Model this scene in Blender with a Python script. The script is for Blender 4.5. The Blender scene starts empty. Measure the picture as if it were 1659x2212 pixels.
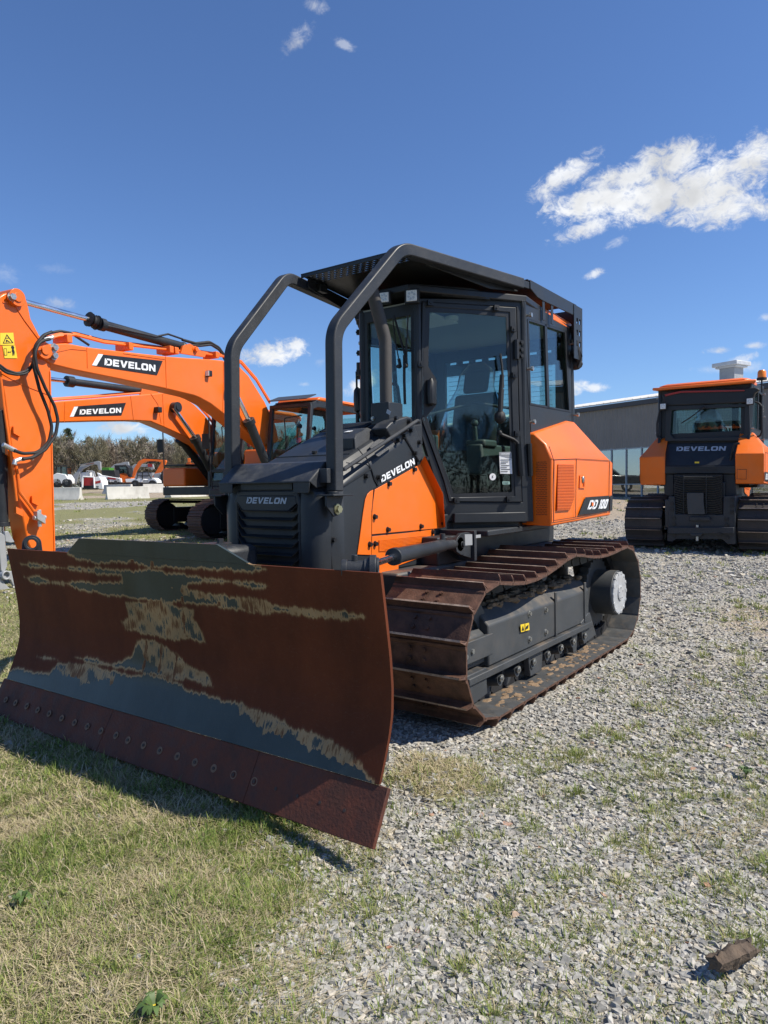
import bpy, math, random
import numpy as np
from mathutils import Vector, Matrix
R_=math.radians
random.seed(7); rng=np.random.default_rng(7)
scene=bpy.context.scene
# ---------------------------------------------------------------- camera, sky, sun, exposure
W0,H0=1659.,2212.
FPX=1510.38; PITCH=R_(2.0535); ROLL=R_(-0.74); YAW=R_(-144.2)
CP=np.array([5.6417,3.4569,1.6])
def _axes():
    F=np.array([math.cos(YAW)*math.cos(PITCH),math.sin(YAW)*math.cos(PITCH),-math.sin(PITCH)])
    Rr=np.array([math.sin(YAW),-math.cos(YAW),0.]); U=np.cross(Rr,F)
    return Rr*math.cos(ROLL)+U*math.sin(ROLL), -Rr*math.sin(ROLL)+U*math.cos(ROLL), F
AR,AU,AF=_axes()
cam=bpy.data.cameras.new('camera'); co=bpy.data.objects.new('camera',cam); scene.collection.objects.link(co)
co.matrix_world=Matrix([[AR[0],AU[0],-AF[0],CP[0]],[AR[1],AU[1],-AF[1],CP[1]],[AR[2],AU[2],-AF[2],CP[2]],[0,0,0,1]])
cam.sensor_fit='VERTICAL'; cam.sensor_height=36; cam.sensor_width=27; cam.lens=36*FPX/H0
cam.clip_start=0.05; cam.clip_end=4000
scene.camera=co
scene.render.resolution_x=768; scene.render.resolution_y=1024
scene.view_settings.view_transform='Standard'; scene.view_settings.look='None'
scene.view_settings.exposure=0.38; scene.view_settings.gamma=1
SUNV=Vector((-.33,.80,1.0)).normalized()      # towards the sun
sl=bpy.data.lights.new('sun','SUN'); sl.energy=4.9; sl.angle=R_(.5); sl.color=(1,.935,.82)
so=bpy.data.objects.new('sun',sl); scene.collection.objects.link(so)
so.rotation_euler=(-SUNV).to_track_quat('-Z','Y').to_euler()
world=bpy.data.worlds.new('World'); scene.world=world; world.use_nodes=True
def Dray(u,v):
    return AF+AR*((u-W0/2)/FPX)-AU*((v-H0/2)/FPX)
def build_world():
    nt=world.node_tree; nt.nodes.clear(); N=nt.nodes.new; L=nt.links.new
    out=N('ShaderNodeOutputWorld'); bg=N('ShaderNodeBackground'); L(bg.outputs[0],out.inputs[0])
    sky=N('ShaderNodeTexSky'); sky.sky_type='NISHITA'; sky.sun_disc=False
    sky.sun_elevation=math.asin(SUNV.z); sky.sun_rotation=math.atan2(SUNV.x,SUNV.y)
    sky.air_density=1.0; sky.dust_density=.15; sky.ozone_density=2.6; sky.altitude=150
    bg.inputs[1].default_value=.080
    tc=N('ShaderNodeTexCoord'); sp=N('ShaderNodeSeparateXYZ'); L(tc.outputs['Generated'],sp.inputs[0])
    def M(op,a,b=None,c=None,clamp=False):
        n=N('ShaderNodeMath'); n.operation=op; n.use_clamp=clamp
        for i,q in enumerate((a,b,c)):
            if q is None: continue
            if isinstance(q,(int,float)): n.inputs[i].default_value=q
            else: L(q,n.inputs[i])
        return n.outputs[0]
    # azimuth measured from the view heading, elevation
    az0=math.atan2(AF[1],AF[0]); ca,sa=math.cos(az0),math.sin(az0)
    fx=M('ADD',M('MULTIPLY',sp.outputs[0],ca),M('MULTIPLY',sp.outputs[1],sa))
    fy=M('ADD',M('MULTIPLY',sp.outputs[0],sa),M('MULTIPLY',sp.outputs[1],-ca))
    az=M('ARCTAN2',fy,fx); el=M('ARCSINE',sp.outputs[2])
    def ae(u,v):
        d=Dray(u,v); d=d/np.linalg.norm(d)
        return math.atan2(d[0]*sa-d[1]*ca,d[0]*ca+d[1]*sa), math.asin(d[2])
    # clouds: (centre px, centre py, half width px, half height px, tilt, density)
    CL=[(1400,430,175,62,-.12,1.0),(1520,405,160,82,-.1,1.0),(1630,345,120,58,-.35,1.),(1290,440,130,52,-.12,1.),(1215,385,95,32,-.42,.85),(1265,495,100,28,-.3,.85),
        (1455,345,100,48,0,.95),(1570,455,120,50,0,.95),(1340,385,100,36,-.1,.9),(1330,525,34,14,-.3,.5),(1287,590,42,13,-.25,.72),(640,85,48,30,-.55,.5),(745,96,27,15,.2,.42),(682,12,30,20,.1,.45),
        (590,765,85,30,-.1,.95),(635,748,42,20,-.2,.8),(1550,757,32,10,0,.62),(1600,775,44,14,-.25,.6),(1632,746,30,11,0,.6),(1290,838,38,12,0,.75),(1240,835,40,20,0,.8),(780,830,50,22,-.5,.85),
        (130,655,48,18,0,.42),(15,592,34,24,0,.26),(120,583,45,14,-.1,.20),(270,925,75,17,0,.85),(450,915,85,16,0,.6),(655,830,18,7,0,.4),(1450,905,200,26,0,.7),(1380,885,60,14,0,.7),(1655,685,22,12,0,.5),(690,785,20,12,-.3,.3),(1580,795,90,14,0,.4)]
    cmb=N('ShaderNodeCombineXYZ'); L(az,cmb.inputs[0]); L(M('MULTIPLY',el,1.35),cmb.inputs[1])
    def noise(scale,det,rough,dist,z=0.):
        mp=N('ShaderNodeMapping'); mp.inputs['Location'].default_value=(z*3.7,z,z); L(cmb.outputs[0],mp.inputs[0])
        n=N('ShaderNodeTexNoise'); n.inputs['Scale'].default_value=scale; n.inputs['Detail'].default_value=det
        n.inputs['Roughness'].default_value=rough; n.inputs['Distortion'].default_value=dist; L(mp.outputs[0],n.inputs['Vector']); return n.outputs[0]
    n1=noise(9,9,.62,.5); n2=noise(38,7,.66,.9,2.1)
    n3=noise(95,6,.65,1.2,4.4); nn=M('ADD',M('ADD',M('MULTIPLY',M('SUBTRACT',n1,.5),1.5),M('MULTIPLY',M('SUBTRACT',n2,.5),2.2)),M('MULTIPLY',M('SUBTRACT',n3,.5),.9))
    acc=None
    for (cx,cy,rx,ry,t,dn) in CL:
        a0,e0=ae(cx,cy); a1,_=ae(cx+rx,cy); _,e1=ae(cx,cy-ry)
        ra=abs(a1-a0); re=abs(e1-e0)
        dx=M('SUBTRACT',az,a0); dy=M('SUBTRACT',el,e0)
        c,s=math.cos(-t),math.sin(-t)
        x=M('DIVIDE',M('ADD',M('MULTIPLY',dx,c),M('MULTIPLY',dy,s)),ra)
        y=M('DIVIDE',M('SUBTRACT',M('MULTIPLY',dy,c),M('MULTIPLY',dx,s)),re)
        r2=M('ADD',M('MULTIPLY',x,x),M('MULTIPLY',y,y))
        f=M('MULTIPLY',M('SUBTRACT',1.0,M('POWER',r2,.75)),1.0)
        g=M('ADD',f,nn)
        g=M('MULTIPLY',M('MULTIPLY',g,1.0,clamp=True),dn)
        acc=g if acc is None else M('MAXIMUM',acc,g)
    sm=N('ShaderNodeMapRange'); sm.interpolation_type='SMOOTHSTEP'; L(acc,sm.inputs[0]); sm.inputs[1].default_value=.02; sm.inputs[2].default_value=1.0
    cs=noise(14,5,.55,.3,5.)
    cr=N('ShaderNodeMapRange'); L(cs,cr.inputs[0]); cr.inputs[1].default_value=.35; cr.inputs[2].default_value=.62; cr.inputs[3].default_value=6.8; cr.inputs[4].default_value=9.6
    cc=N('ShaderNodeVectorMath'); cc.operation='SCALE'; cc.inputs[0].default_value=(.97,.99,1.02); L(cr.outputs[0],cc.inputs['Scale'])
    tint=N('ShaderNodeMix'); tint.data_type='RGBA'; tint.blend_type='MULTIPLY'; tint.inputs[0].default_value=1
    L(sky.outputs[0],tint.inputs[6]); tint.inputs[7].default_value=(.87,1.08,1.42,1)
    mx=N('ShaderNodeMix'); mx.data_type='RGBA'; L(sm.outputs[0],mx.inputs[0]); L(tint.outputs[2],mx.inputs[6]); L(cc.outputs[0],mx.inputs[7])
    L(mx.outputs[2],bg.inputs[0])
build_world()
# ---------------------------------------------------------------- helpers
ZC={'Z1':(800,950,.5425),'Z2':(1550,950,.5726),'Z3':(0,1100,.6028),'Z4':(2200,1400,.5256),'Z5':(1400,2000,.7535),'Z6':(0,2100,.9644),'Y2':(850,1750,.6028),
    'G':(860,1800,.3255),'T':(1180,960,.3255),'L':(1300,2100,.4219),'R':(1600,950,.4822),'S':(0,0,1),'D':(0,0,1.8519),'K':(550,1700,.27125),'M':(0,2100,.18083),
    'E':(1000,1500,.3014),'H':(1300,1650,.3315),'W':(1430,1150,.27125),'Y1':(150,1650,.5124)}
def ray(z,x,y):
    a=ZC[z]; return Dray((a[0]+x*a[2])/1.8519,(a[1]+y*a[2])/1.8519)
def bp(z,x,y,ax,val):
    """where the line of sight of a measured point meets the real plane axis=val"""
    d=ray(z,x,y); i='xyz'.index(ax); return CP+d*((val-CP[i])/d[i])
def bpl(z,x,y,p0,n):
    d=ray(z,x,y); p0=np.asarray(p0,float); n=np.asarray(n,float); return CP+d*(((p0-CP)@n)/(d@n))
def many(z,pts,ax,val): return [bp(z,a,b,ax,val) for a,b in pts]
def manyl(z,pts,p0,n): return [bpl(z,a,b,p0,n) for a,b in pts]
Fh=np.array([math.cos(YAW),math.sin(YAW),0]); Rh=np.array([math.sin(YAW),-math.cos(YAW),0])
def LD(l,d,z=0.): p=CP*np.array([1,1,0])+Rh*l+Fh*d; p[2]=z; return p
def sstep(a,b,x):
    t=np.clip((np.asarray(x,float)-a)/(b-a),0,1); return t*t*(3-2*t)
def groundz(x,y):
    dx=np.asarray(x,float)-CP[0]; dy=np.asarray(y,float)-CP[1]
    d=dx*Fh[0]+dy*Fh[1]; l=dx*Rh[0]+dy*Rh[1]
    g=np.interp(d,[-50,6.3,7.5,12.7,20,45,63,150,400,4000],[0,0,.03,.25,.45,1.03,1.33,2.0,3.0,3.0])
    return g*(1-.32*sstep(.0,.4,l/np.maximum(d,1))*sstep(15,40,d))
def link(o,parent=None):
    scene.collection.objects.link(o)
    if parent is not None: o.parent=parent
    return o
def thing(name,label,cat,loc=(0,0,0),group=None,rz=0.):
    o=bpy.data.objects.new(name,None); o.empty_display_size=.2; link(o); o.location=loc; o.rotation_euler=(0,0,rz)
    o['label']=label; o['category']=cat
    if group: o['group']=group
    return o
def tag(o,label,cat,group=None):
    o['label']=label; o['category']=cat
    if group: o['group']=group
    return o
def root_of(o):
    while o.parent is not None: o=o.parent
    return o
def nrm(v): v=np.asarray(v,float); return v/(np.linalg.norm(v)+1e-12)
class MB:
    def __init__(s): s.v=[]; s.f=[]; s.n=0
    def add(s,vs,fs):
        b=len(s.v); s.v.extend([tuple(map(float,q)) for q in vs]); s.f.extend([tuple(i+b for i in f) for f in fs]); return s
    def box(s,c,d,X=(1,0,0),Y=(0,1,0),Z=(0,0,1)):
        c=np.array(c,float); X=nrm(X)*d[0]/2; Y=nrm(Y)*d[1]/2; Z=nrm(Z)*d[2]/2
        vs=[c+a*X+b*Y+e*Z for e in(-1,1) for b in(-1,1) for a in(-1,1)]
        return s.add(vs,[(0,2,3,1),(4,5,7,6),(0,1,5,4),(2,6,7,3),(0,4,6,2),(1,3,7,5)])
    def bb(s,x0,x1,y0,y1,z0,z1): return s.box(((x0+x1)/2,(y0+y1)/2,(z0+z1)/2),(abs(x1-x0),abs(y1-y0),abs(z1-z0)))
    def ext(s,poly,vec):
        n=len(poly); vec=np.array(vec,float); P=[np.array(p,float) for p in poly]; Q=[p+vec for p in P]
        return s.add(P+Q,[tuple(range(n))[::-1],tuple(range(n,2*n))]+[(i,(i+1)%n,n+(i+1)%n,n+i) for i in range(n)])
    def ring(s,outer,inner,vec):
        n=len(outer); vec=np.array(vec,float); O=[np.array(p,float) for p in outer]; I=[np.array(p,float) for p in inner]
        V=O+I+[p+vec for p in O]+[p+vec for p in I]; f=[]
        for i in range(n):
            j=(i+1)%n
            f+=[(i,n+i,n+j,j),(2*n+i,2*n+j,3*n+j,3*n+i),(i,j,2*n+j,2*n+i),(n+i,3*n+i,3*n+j,n+j)]
        return s.add(V,f)
    def tube(s,path,r,n=10,closed=False,cap=True):
        P=[np.array(p,float) for p in path]; m=len(P); rs=r if hasattr(r,'__len__') else [r]*m
        t=[nrm((P[(i+1)%m] if closed or i<m-1 else P[i])-(P[i-1] if closed or i>0 else P[i])) for i in range(m)]
        a=np.array([0,0,1.]) if abs(t[0][2])<.9 else np.array([1.,0,0]); u=nrm(np.cross(t[0],a)); V=[]
        for i in range(m):
            u=nrm(u-t[i]*(u@t[i])); w=np.cross(t[i],u)
            V+=[P[i]+rs[i]*(math.cos(k*2*math.pi/n)*u+math.sin(k*2*math.pi/n)*w) for k in range(n)]
        f=[]
        for i in range(m if closed else m-1):
            j=(i+1)%m; f+=[(i*n+k,i*n+(k+1)%n,j*n+(k+1)%n,j*n+k) for k in range(n)]
        if cap and not closed: f+=[tuple(range(n))[::-1],tuple((m-1)*n+k for k in range(n))]
        return s.add(V,f)
    def rtube(s,path,w,h,side):
        """rectangular bar: w across 'side', h along the normal in the bending plane"""
        P=[np.array(p,float) for p in path]; m=len(P); V=[]; sd=nrm(side)
        for i in range(m):
            t0=nrm(P[i]-P[i-1]) if i>0 else nrm(P[1]-P[0]); t1=nrm(P[i+1]-P[i]) if i<m-1 else t0
            t=nrm(t0+t1); sk=nrm(sd-t*(sd@t)); nn=np.cross(t,sk); k=1/max(.5,t@t0)
            for a,b in((-1,-1),(1,-1),(1,1),(-1,1)): V.append(P[i]+sk*a*w/2+nn*b*h/2*k)
        f=[(0,3,2,1),tuple((m-1)*4+k for k in range(4))]
        for i in range(m-1): f+=[(i*4+k,i*4+(k+1)%4,(i+1)*4+(k+1)%4,(i+1)*4+k) for k in range(4)]
        return s.add(V,f)
    def cyl(s,a,b,r,r2=None,n=20): return s.tube([a,b],[r,r if r2 is None else r2],n)
    def pipe(s,a,b,ro,ri,n=24):
        a=np.array(a,float); b=np.array(b,float); t=nrm(b-a); q=np.array([0,0,1.]) if abs(t[2])<.9 else np.array([1.,0,0]); u=nrm(np.cross(t,q)); w=np.cross(t,u)
        c=lambda p,r:[p+r*(math.cos(k*2*math.pi/n)*u+math.sin(k*2*math.pi/n)*w) for k in range(n)]
        return s.ring(c(a,ro),c(a,ri),b-a)
    def hexb(s,p,nv,r=.016,h=.016):
        nv=nrm(nv); p=np.array(p,float); s.tube([p,p+nv*.004],r*1.35,14); return s.tube([p+nv*.004,p+nv*h],r,6)
    def blob(s,c,r,n=10,m=6,j=.0):
        c=np.array(c,float); r=np.array(r,float)*np.ones(3); V=[c+r*(0,0,-1)]
        for i in range(1,m):
            a=-math.pi/2+math.pi*i/m
            for k in range(n):
                q=1+random.uniform(-j,j); V.append(c+r*q*np.array([math.cos(a)*math.cos(2*math.pi*k/n),math.cos(a)*math.sin(2*math.pi*k/n),math.sin(a)]))
        V.append(c+r*(0,0,1)); f=[(0,1+(k+1)%n,1+k) for k in range(n)]
        for i in range(m-2): f+=[(1+i*n+k,1+i*n+(k+1)%n,1+(i+1)*n+(k+1)%n,1+(i+1)*n+k) for k in range(n)]
        l=len(V)-1; f+=[(1+(m-2)*n+k,1+(m-2)*n+(k+1)%n,l) for k in range(n)]
        return s.add(V,f)
    def mirror(s):
        """also the mirrored copy across the machine's middle plane"""
        n=len(s.v); s.v+= [(a,-b,c) for a,b,c in s.v[:n]]; s.f+=[tuple(i+n for i in f)[::-1] for f in s.f[:]]; return s
    def mesh(s,name,off=(0,0,0)):
        me=bpy.data.meshes.new(name); V=np.array(s.v,float)-np.array(off)
        me.from_pydata(V.tolist(),[],s.f); return me
SPLIT={'roller_bolts':'roller_bolt','panel_bolts':'panel_bolt','door_hinges':'hinge','cab_bolts':'cab_bolt','track_rollers':'track_roller','edge_bolts':'edge_bolt','bolt_heads':'bolt_head','corner_fairing':'corner_fairing','roof_side_guard':'roof_side_guard','led_cells':'led_cell','base_bolts':'base_bolt','guard_bracket':'guard_bracket','frame_bolts':'frame_bolt','mesh_vent':'mesh_vent','hood_cowl':'hood_cowl','blade_back_rib':'back_rib','orange_side_panel':'orange_side_panel','pivot_boss':'pivot_boss','pin_bolt':'pin_bolt','pipe_clamp':'pipe_clamp','serial_plate':'serial_plate','frame_guard':'frame_guard','grab_rail':'grab_rail','hydraulic_hose':'hydraulic_hose','hydraulic_pipe':'hydraulic_pipe','hand_rail':'hand_rail','stick_pipe':'stick_pipe','warning_sign':'warning_sign','window_frame':'window_frame','cylinder_lug':'cylinder_lug','hose_fitting':'hose_fitting','panel_seams':'panel_seam'}
def pieces(mb):
    n=len(mb.v); pa=list(range(n))
    def fd(a):
        while pa[a]!=a: pa[a]=pa[pa[a]]; a=pa[a]
        return a
    for f in mb.f:
        r=fd(f[0])
        for i in f[1:]: pa[fd(i)]=r
    g={}
    for i in range(n): g.setdefault(fd(i),[]).append(i)
    V=np.array(mb.v); bx=[[ids,V[ids].min(0)-.0015,V[ids].max(0)+.0015] for ids in g.values()]
    ch=True
    while ch:
        ch=False; out=[]
        for b in bx:
            for o in out:
                if (b[1]<=o[2]).all() and (o[1]<=b[2]).all(): o[0]=o[0]+b[0]; o[1]=np.minimum(o[1],b[1]); o[2]=np.maximum(o[2],b[2]); ch=True; break
            else: out.append(b)
        bx=out
    res=[]
    for ids,_,_ in bx:
        ids=sorted(ids); mp={a:k for k,a in enumerate(ids)}; q=MB(); q.v=[mb.v[a] for a in ids]; q.f=[tuple(mp[i] for i in f) for f in mb.f if f[0] in mp]; res.append(q)
    return res
def part(mb,name,m,parent=None,bevel=0.,smooth=35,fix=True):
    if name in SPLIT:
        ps=pieces(mb); o=None
        for q in ps: o=part1(q,SPLIT[name],m,parent,bevel,smooth,fix)
        return o
    return part1(mb,name,m,parent,bevel,smooth,fix)
def part1(mb,name,m,parent=None,bevel=0.,smooth=35,fix=True):
    off=tuple(root_of(parent).location) if parent is not None else (0,0,0)
    me=mb.mesh(name,off)
    if fix:
        import bmesh
        b=bmesh.new(); b.from_mesh(me); bmesh.ops.recalc_face_normals(b,faces=b.faces); b.to_mesh(me); b.free()
    me.materials.append(m)
    if smooth: 
        me.polygons.foreach_set('use_smooth',[True]*len(me.polygons)); me.set_sharp_from_angle(angle=R_(smooth))
    o=bpy.data.objects.new(name,me); link(o,parent)
    if bevel:
        md=o.modifiers.new('bevel','BEVEL'); md.width=bevel; md.segments=2; md.limit_method='ANGLE'; md.angle_limit=R_(40); md.harden_normals=False
    return o
def copy_tree(o,parent=None):
    c=o.copy(); link(c,parent)
    for ch in [q for q in o.children]: copy_tree(ch,c)
    return c
def filletpath(pts,r,n=6):
    P=[np.array(p,float) for p in pts]; out=[P[0]]
    for i in range(1,len(P)-1):
        a=nrm(P[i-1]-P[i]); b=nrm(P[i+1]-P[i]); th=math.acos(np.clip(a@b,-1,1)); rr=r[i] if hasattr(r,'__len__') else r
        d=min(rr/math.tan(th/2),.48*np.linalg.norm(P[i-1]-P[i]),.48*np.linalg.norm(P[i+1]-P[i])); p0=P[i]+a*d; p1=P[i]+b*d
        for k in range(n+1):
            t=k/n; out.append((1-t)**2*p0+2*t*(1-t)*P[i]+t*t*p1)
    out.append(P[-1]); return out
def textmesh(txt,quad,name,m,parent,depth=.003,bold=.03,push=None,italic=0.):
    """lettering laid into the quad bl,br,tr,tl (3-D corners)"""
    cu=bpy.data.curves.new('lettering','FONT'); cu.body=txt; cu.offset=bold; cu.resolution_u=3; cu.extrude=0
    to=bpy.data.objects.new('lettering_tmp',cu); me=bpy.data.meshes.new_from_object(to); bpy.data.objects.remove(to)
    n=len(me.vertices); V=np.empty(n*3); me.vertices.foreach_get('co',V); V=V.reshape(-1,3)
    x0,x1,y0,y1=V[:,0].min(),V[:,0].max(),V[:,1].min(),V[:,1].max(); u=(V[:,0]-x0)/(x1-x0); v=(V[:,1]-y0)/(y1-y0)
    u=u*(1-italic)+italic*v
    q=[np.array(p,float) for p in quad]; nv=nrm(np.cross(q[1]-q[0],q[3]-q[0])); 
    if push is not None and nv@np.array(push)<0: nv=-nv
    P=((1-u)*(1-v))[:,None]*q[0]+(u*(1-v))[:,None]*q[1]+(u*v)[:,None]*q[2]+((1-u)*v)[:,None]*q[3]+nv*depth
    off=np.array(root_of(parent).location); P=P-off
    me.vertices.foreach_set('co',P.ravel()); me.update(); me.materials.clear(); me.materials.append(m)
    o=bpy.data.objects.new(name,me); me.name=name; link(o,parent); return o
def _g(L_):
    # block letters on a 0..w by 0..1 cell, made of straight-cut strokes: (width, [polygons or (outer,inner) rings])
    t=.24; c=.10
    def ringo(w,k): return ([(k,0),(w-k,0),(w,k),(w,1-k),(w-k,1),(k,1),(0,1-k),(0,k)],[(k+t*.55,t),(w-k-t*.55,t),(w-t*1.1,k+t*.55),(w-t*1.1,1-k-t*.55),(w-k-t*.55,1-t),(k+t*.55,1-t),(t*1.1,1-k-t*.55),(t*1.1,k+t*.55)])
    if L_=='E': return .80,[[(0,0),(t*1.1,0),(t*1.1,1),(0,1)],[(t*1.1,0),(.80,0),(.80,.22),(t*1.1,.22)],[(t*1.1,.39),(.74,.39),(.74,.61),(t*1.1,.61)],[(t*1.1,.78),(.80,.78),(.80,1),(t*1.1,1)]]
    if L_=='L': return .76,[[(0,0),(t*1.1,0),(t*1.1,1),(0,1)],[(t*1.1,0),(.76,0),(.76,.23),(t*1.1,.23)]]
    if L_=='V': return 1.0,[[(.36,0),(.64,0),(.50,.30)],[(0,1),(.29,1),(.50,.30),(.36,0)],[(1,1),(.71,1),(.50,.30),(.64,0)]]
    if L_=='O': return .98,[ringo(.98,.17)]
    if L_=='0': return .74,[ringo(.74,.10)]
    if L_=='1': return .30,[[(.06,0),(.30,0),(.30,1),(.06,1)],[(-.06,.78),(.06,.78),(.06,1),(.02,1)]]
    if L_=='N': return .94,[[(0,0),(t*1.05,0),(t*1.05,1),(0,1)],[(.69,0),(.94,0),(.94,1),(.69,1)],[(t*1.05,1),(t*1.05,.62),(.69,0),(.69,.38)]]
    if L_=='D': return .96,[[(0,0),(.10,0),(.38,.50),(.10,1),(0,1)],[(.20,1),(.66,1),(.66,.77),(.33,.77)],[(.20,0),(.33,.23),(.66,.23),(.66,0)],[(.66,1),(.84,.92),(.96,.74),(.70,.66),(.66,.77)],[(.96,.74),(.96,.26),(.70,.34),(.70,.66)],[(.66,0),(.84,.08),(.96,.26),(.70,.34),(.66,.23)]]
    return .35,[]
def blocktext(txt,quad,name,m,parent,depth=.003,push=None,italic=0.,gap=.13):
    q=[np.array(p,float) for p in quad]; nv=nrm(np.cross(q[1]-q[0],q[3]-q[0]))
    if push is not None and nv@np.array(push)<0: nv=-nv
    W=sum(_g(c)[0]+gap for c in txt)-gap; mb=MB(); x=0
    def P(a,b):
        u=(x+a)/W; u=u*(1-italic)+italic*b; return (1-u)*(1-b)*q[0]+u*(1-b)*q[1]+u*b*q[2]+(1-u)*b*q[3]+nv*depth
    for c in txt:
        w,pl=_g(c)
        for p in pl:
            if isinstance(p,tuple):
                o,i=p; n=len(o); mb.add([P(*k) for k in o+i],[(k,(k+1)%n,n+(k+1)%n,n+k) for k in range(n)])
            else: mb.add([P(*k) for k in p],[tuple(range(len(p)))])
        x+=w+gap
    me=mb.mesh(name,tuple(root_of(parent).location)); me.materials.append(m); o=bpy.data.objects.new(name,me); link(o,parent); return o
# ---------------------------------------------------------------- materials
def mat(name,col,rough=.5,metal=0.,spec=.5,var=.12,vscale=3.,bump=0.,bscale=60.,dirt=None,dirtamt=.0,dscale=2.,dtop=False,coat=0.,streak=1.,rvar=.15,scratch=0.):
    m=bpy.data.materials.new(name); m.use_nodes=True; nt=m.node_tree; N=nt.nodes.new; L=nt.links.new; b=nt.nodes['Principled BSDF']
    b.inputs['Metallic'].default_value=metal; b.inputs['Specular IOR Level'].default_value=spec; b.inputs['Coat Weight'].default_value=coat; b.inputs['Coat Roughness'].default_value=.12
    tc=N('ShaderNodeTexCoord'); mp=N('ShaderNodeMapping'); L(tc.outputs['Object'],mp.inputs[0]); mp.inputs['Scale'].default_value=(1,1,1/streak)
    n=N('ShaderNodeTexNoise'); n.inputs['Scale'].default_value=vscale; n.inputs['Detail'].default_value=8; n.inputs['Roughness'].default_value=.62; L(mp.outputs[0],n.inputs[0])
    mr=N('ShaderNodeMapRange'); L(n.outputs[0],mr.inputs[0]); mr.inputs[1].default_value=.3; mr.inputs[2].default_value=.7; mr.inputs[3].default_value=1-var; mr.inputs[4].default_value=1+var
    sc=N('ShaderNodeVectorMath'); sc.operation='SCALE'; sc.inputs[0].default_value=col[:3]; L(mr.outputs[0],sc.inputs['Scale'])
    c=sc.outputs[0]
    rr=N('ShaderNodeMapRange'); L(n.outputs[0],rr.inputs[0]); rr.inputs[1].default_value=.3; rr.inputs[2].default_value=.7; rr.inputs[3].default_value=max(.02,rough-rvar*rough); rr.inputs[4].default_value=min(1,rough+rvar)
    ro=rr.outputs[0]
    if dirt is not None:
        d=N('ShaderNodeTexNoise'); d.inputs['Scale'].default_value=dscale; d.inputs['Detail'].default_value=10; d.inputs['Roughness'].default_value=.7; L(mp.outputs[0],d.inputs[0])
        dm=N('ShaderNodeMapRange'); L(d.outputs[0],dm.inputs[0]); dm.inputs[1].default_value=.48; dm.inputs[2].default_value=.72; dm.inputs[4].default_value=dirtamt
        dv=dm.outputs[0]
        if dtop:
            ge=N('ShaderNodeNewGeometry'); s3=N('ShaderNodeSeparateXYZ'); L(ge.outputs['Normal'],s3.inputs[0]); q=N('ShaderNodeMapRange'); L(s3.outputs[2],q.inputs[0]); q.inputs[1].default_value=.3; q.inputs[2].default_value=.9
            q.inputs[3].default_value=.15
            mm=N('ShaderNodeMath'); mm.operation='MULTIPLY'; L(dv,mm.inputs[0]); L(q.outputs[0],mm.inputs[1]); dv=mm.outputs[0]
        mx=N('ShaderNodeMix'); mx.data_type='RGBA'; L(dv,mx.inputs[0]); L(c,mx.inputs[6]); mx.inputs[7].default_value=(*dirt,1); c=mx.outputs[2]
        m2=N('ShaderNodeMix'); L(dv,m2.inputs[0]); L(ro,m2.inputs[2]); m2.inputs[3].default_value=.9; ro=m2.outputs[0]
    if scratch:
        w=N('ShaderNodeTexNoise'); w.inputs['Scale'].default_value=7; w.inputs['Detail'].default_value=3; w.inputs['Distortion'].default_value=2.5
        m3=N('ShaderNodeMapping'); m3.inputs['Scale'].default_value=(1,3.,9); m3.inputs['Rotation'].default_value=(.5,.4,.3); L(tc.outputs['Object'],m3.inputs[0]); L(m3.outputs[0],w.inputs[0])
        a=N('ShaderNodeMath'); a.operation='SUBTRACT'; L(w.outputs[0],a.inputs[0]); a.inputs[1].default_value=.5
        a2=N('ShaderNodeMath'); a2.operation='ABSOLUTE'; L(a.outputs[0],a2.inputs[0])
        a3=N('ShaderNodeMapRange'); L(a2.outputs[0],a3.inputs[0]); a3.inputs[1].default_value=.0; a3.inputs[2].default_value=.004; a3.inputs[3].default_value=scratch; a3.inputs[4].default_value=0
        mx=N('ShaderNodeMix'); mx.data_type='RGBA'; L(a3.outputs[0],mx.inputs[0]); L(c,mx.inputs[6]); mx.inputs[7].default_value=(.22,.22,.21,1); c=mx.outputs[2]
    L(c,b.inputs['Base Color']); L(ro,b.inputs['Roughness'])
    if bump:
        bn=N('ShaderNodeTexNoise'); bn.inputs['Scale'].default_value=bscale; bn.inputs['Detail'].default_value=6; L(tc.outputs['Object'],bn.inputs[0])
        bu=N('ShaderNodeBump'); bu.inputs['Strength'].default_value=bump; bu.inputs['Distance'].default_value=.01; L(bn.outputs[0],bu.inputs['Height']); L(bu.outputs[0],b.inputs['Normal'])
    return m
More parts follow.
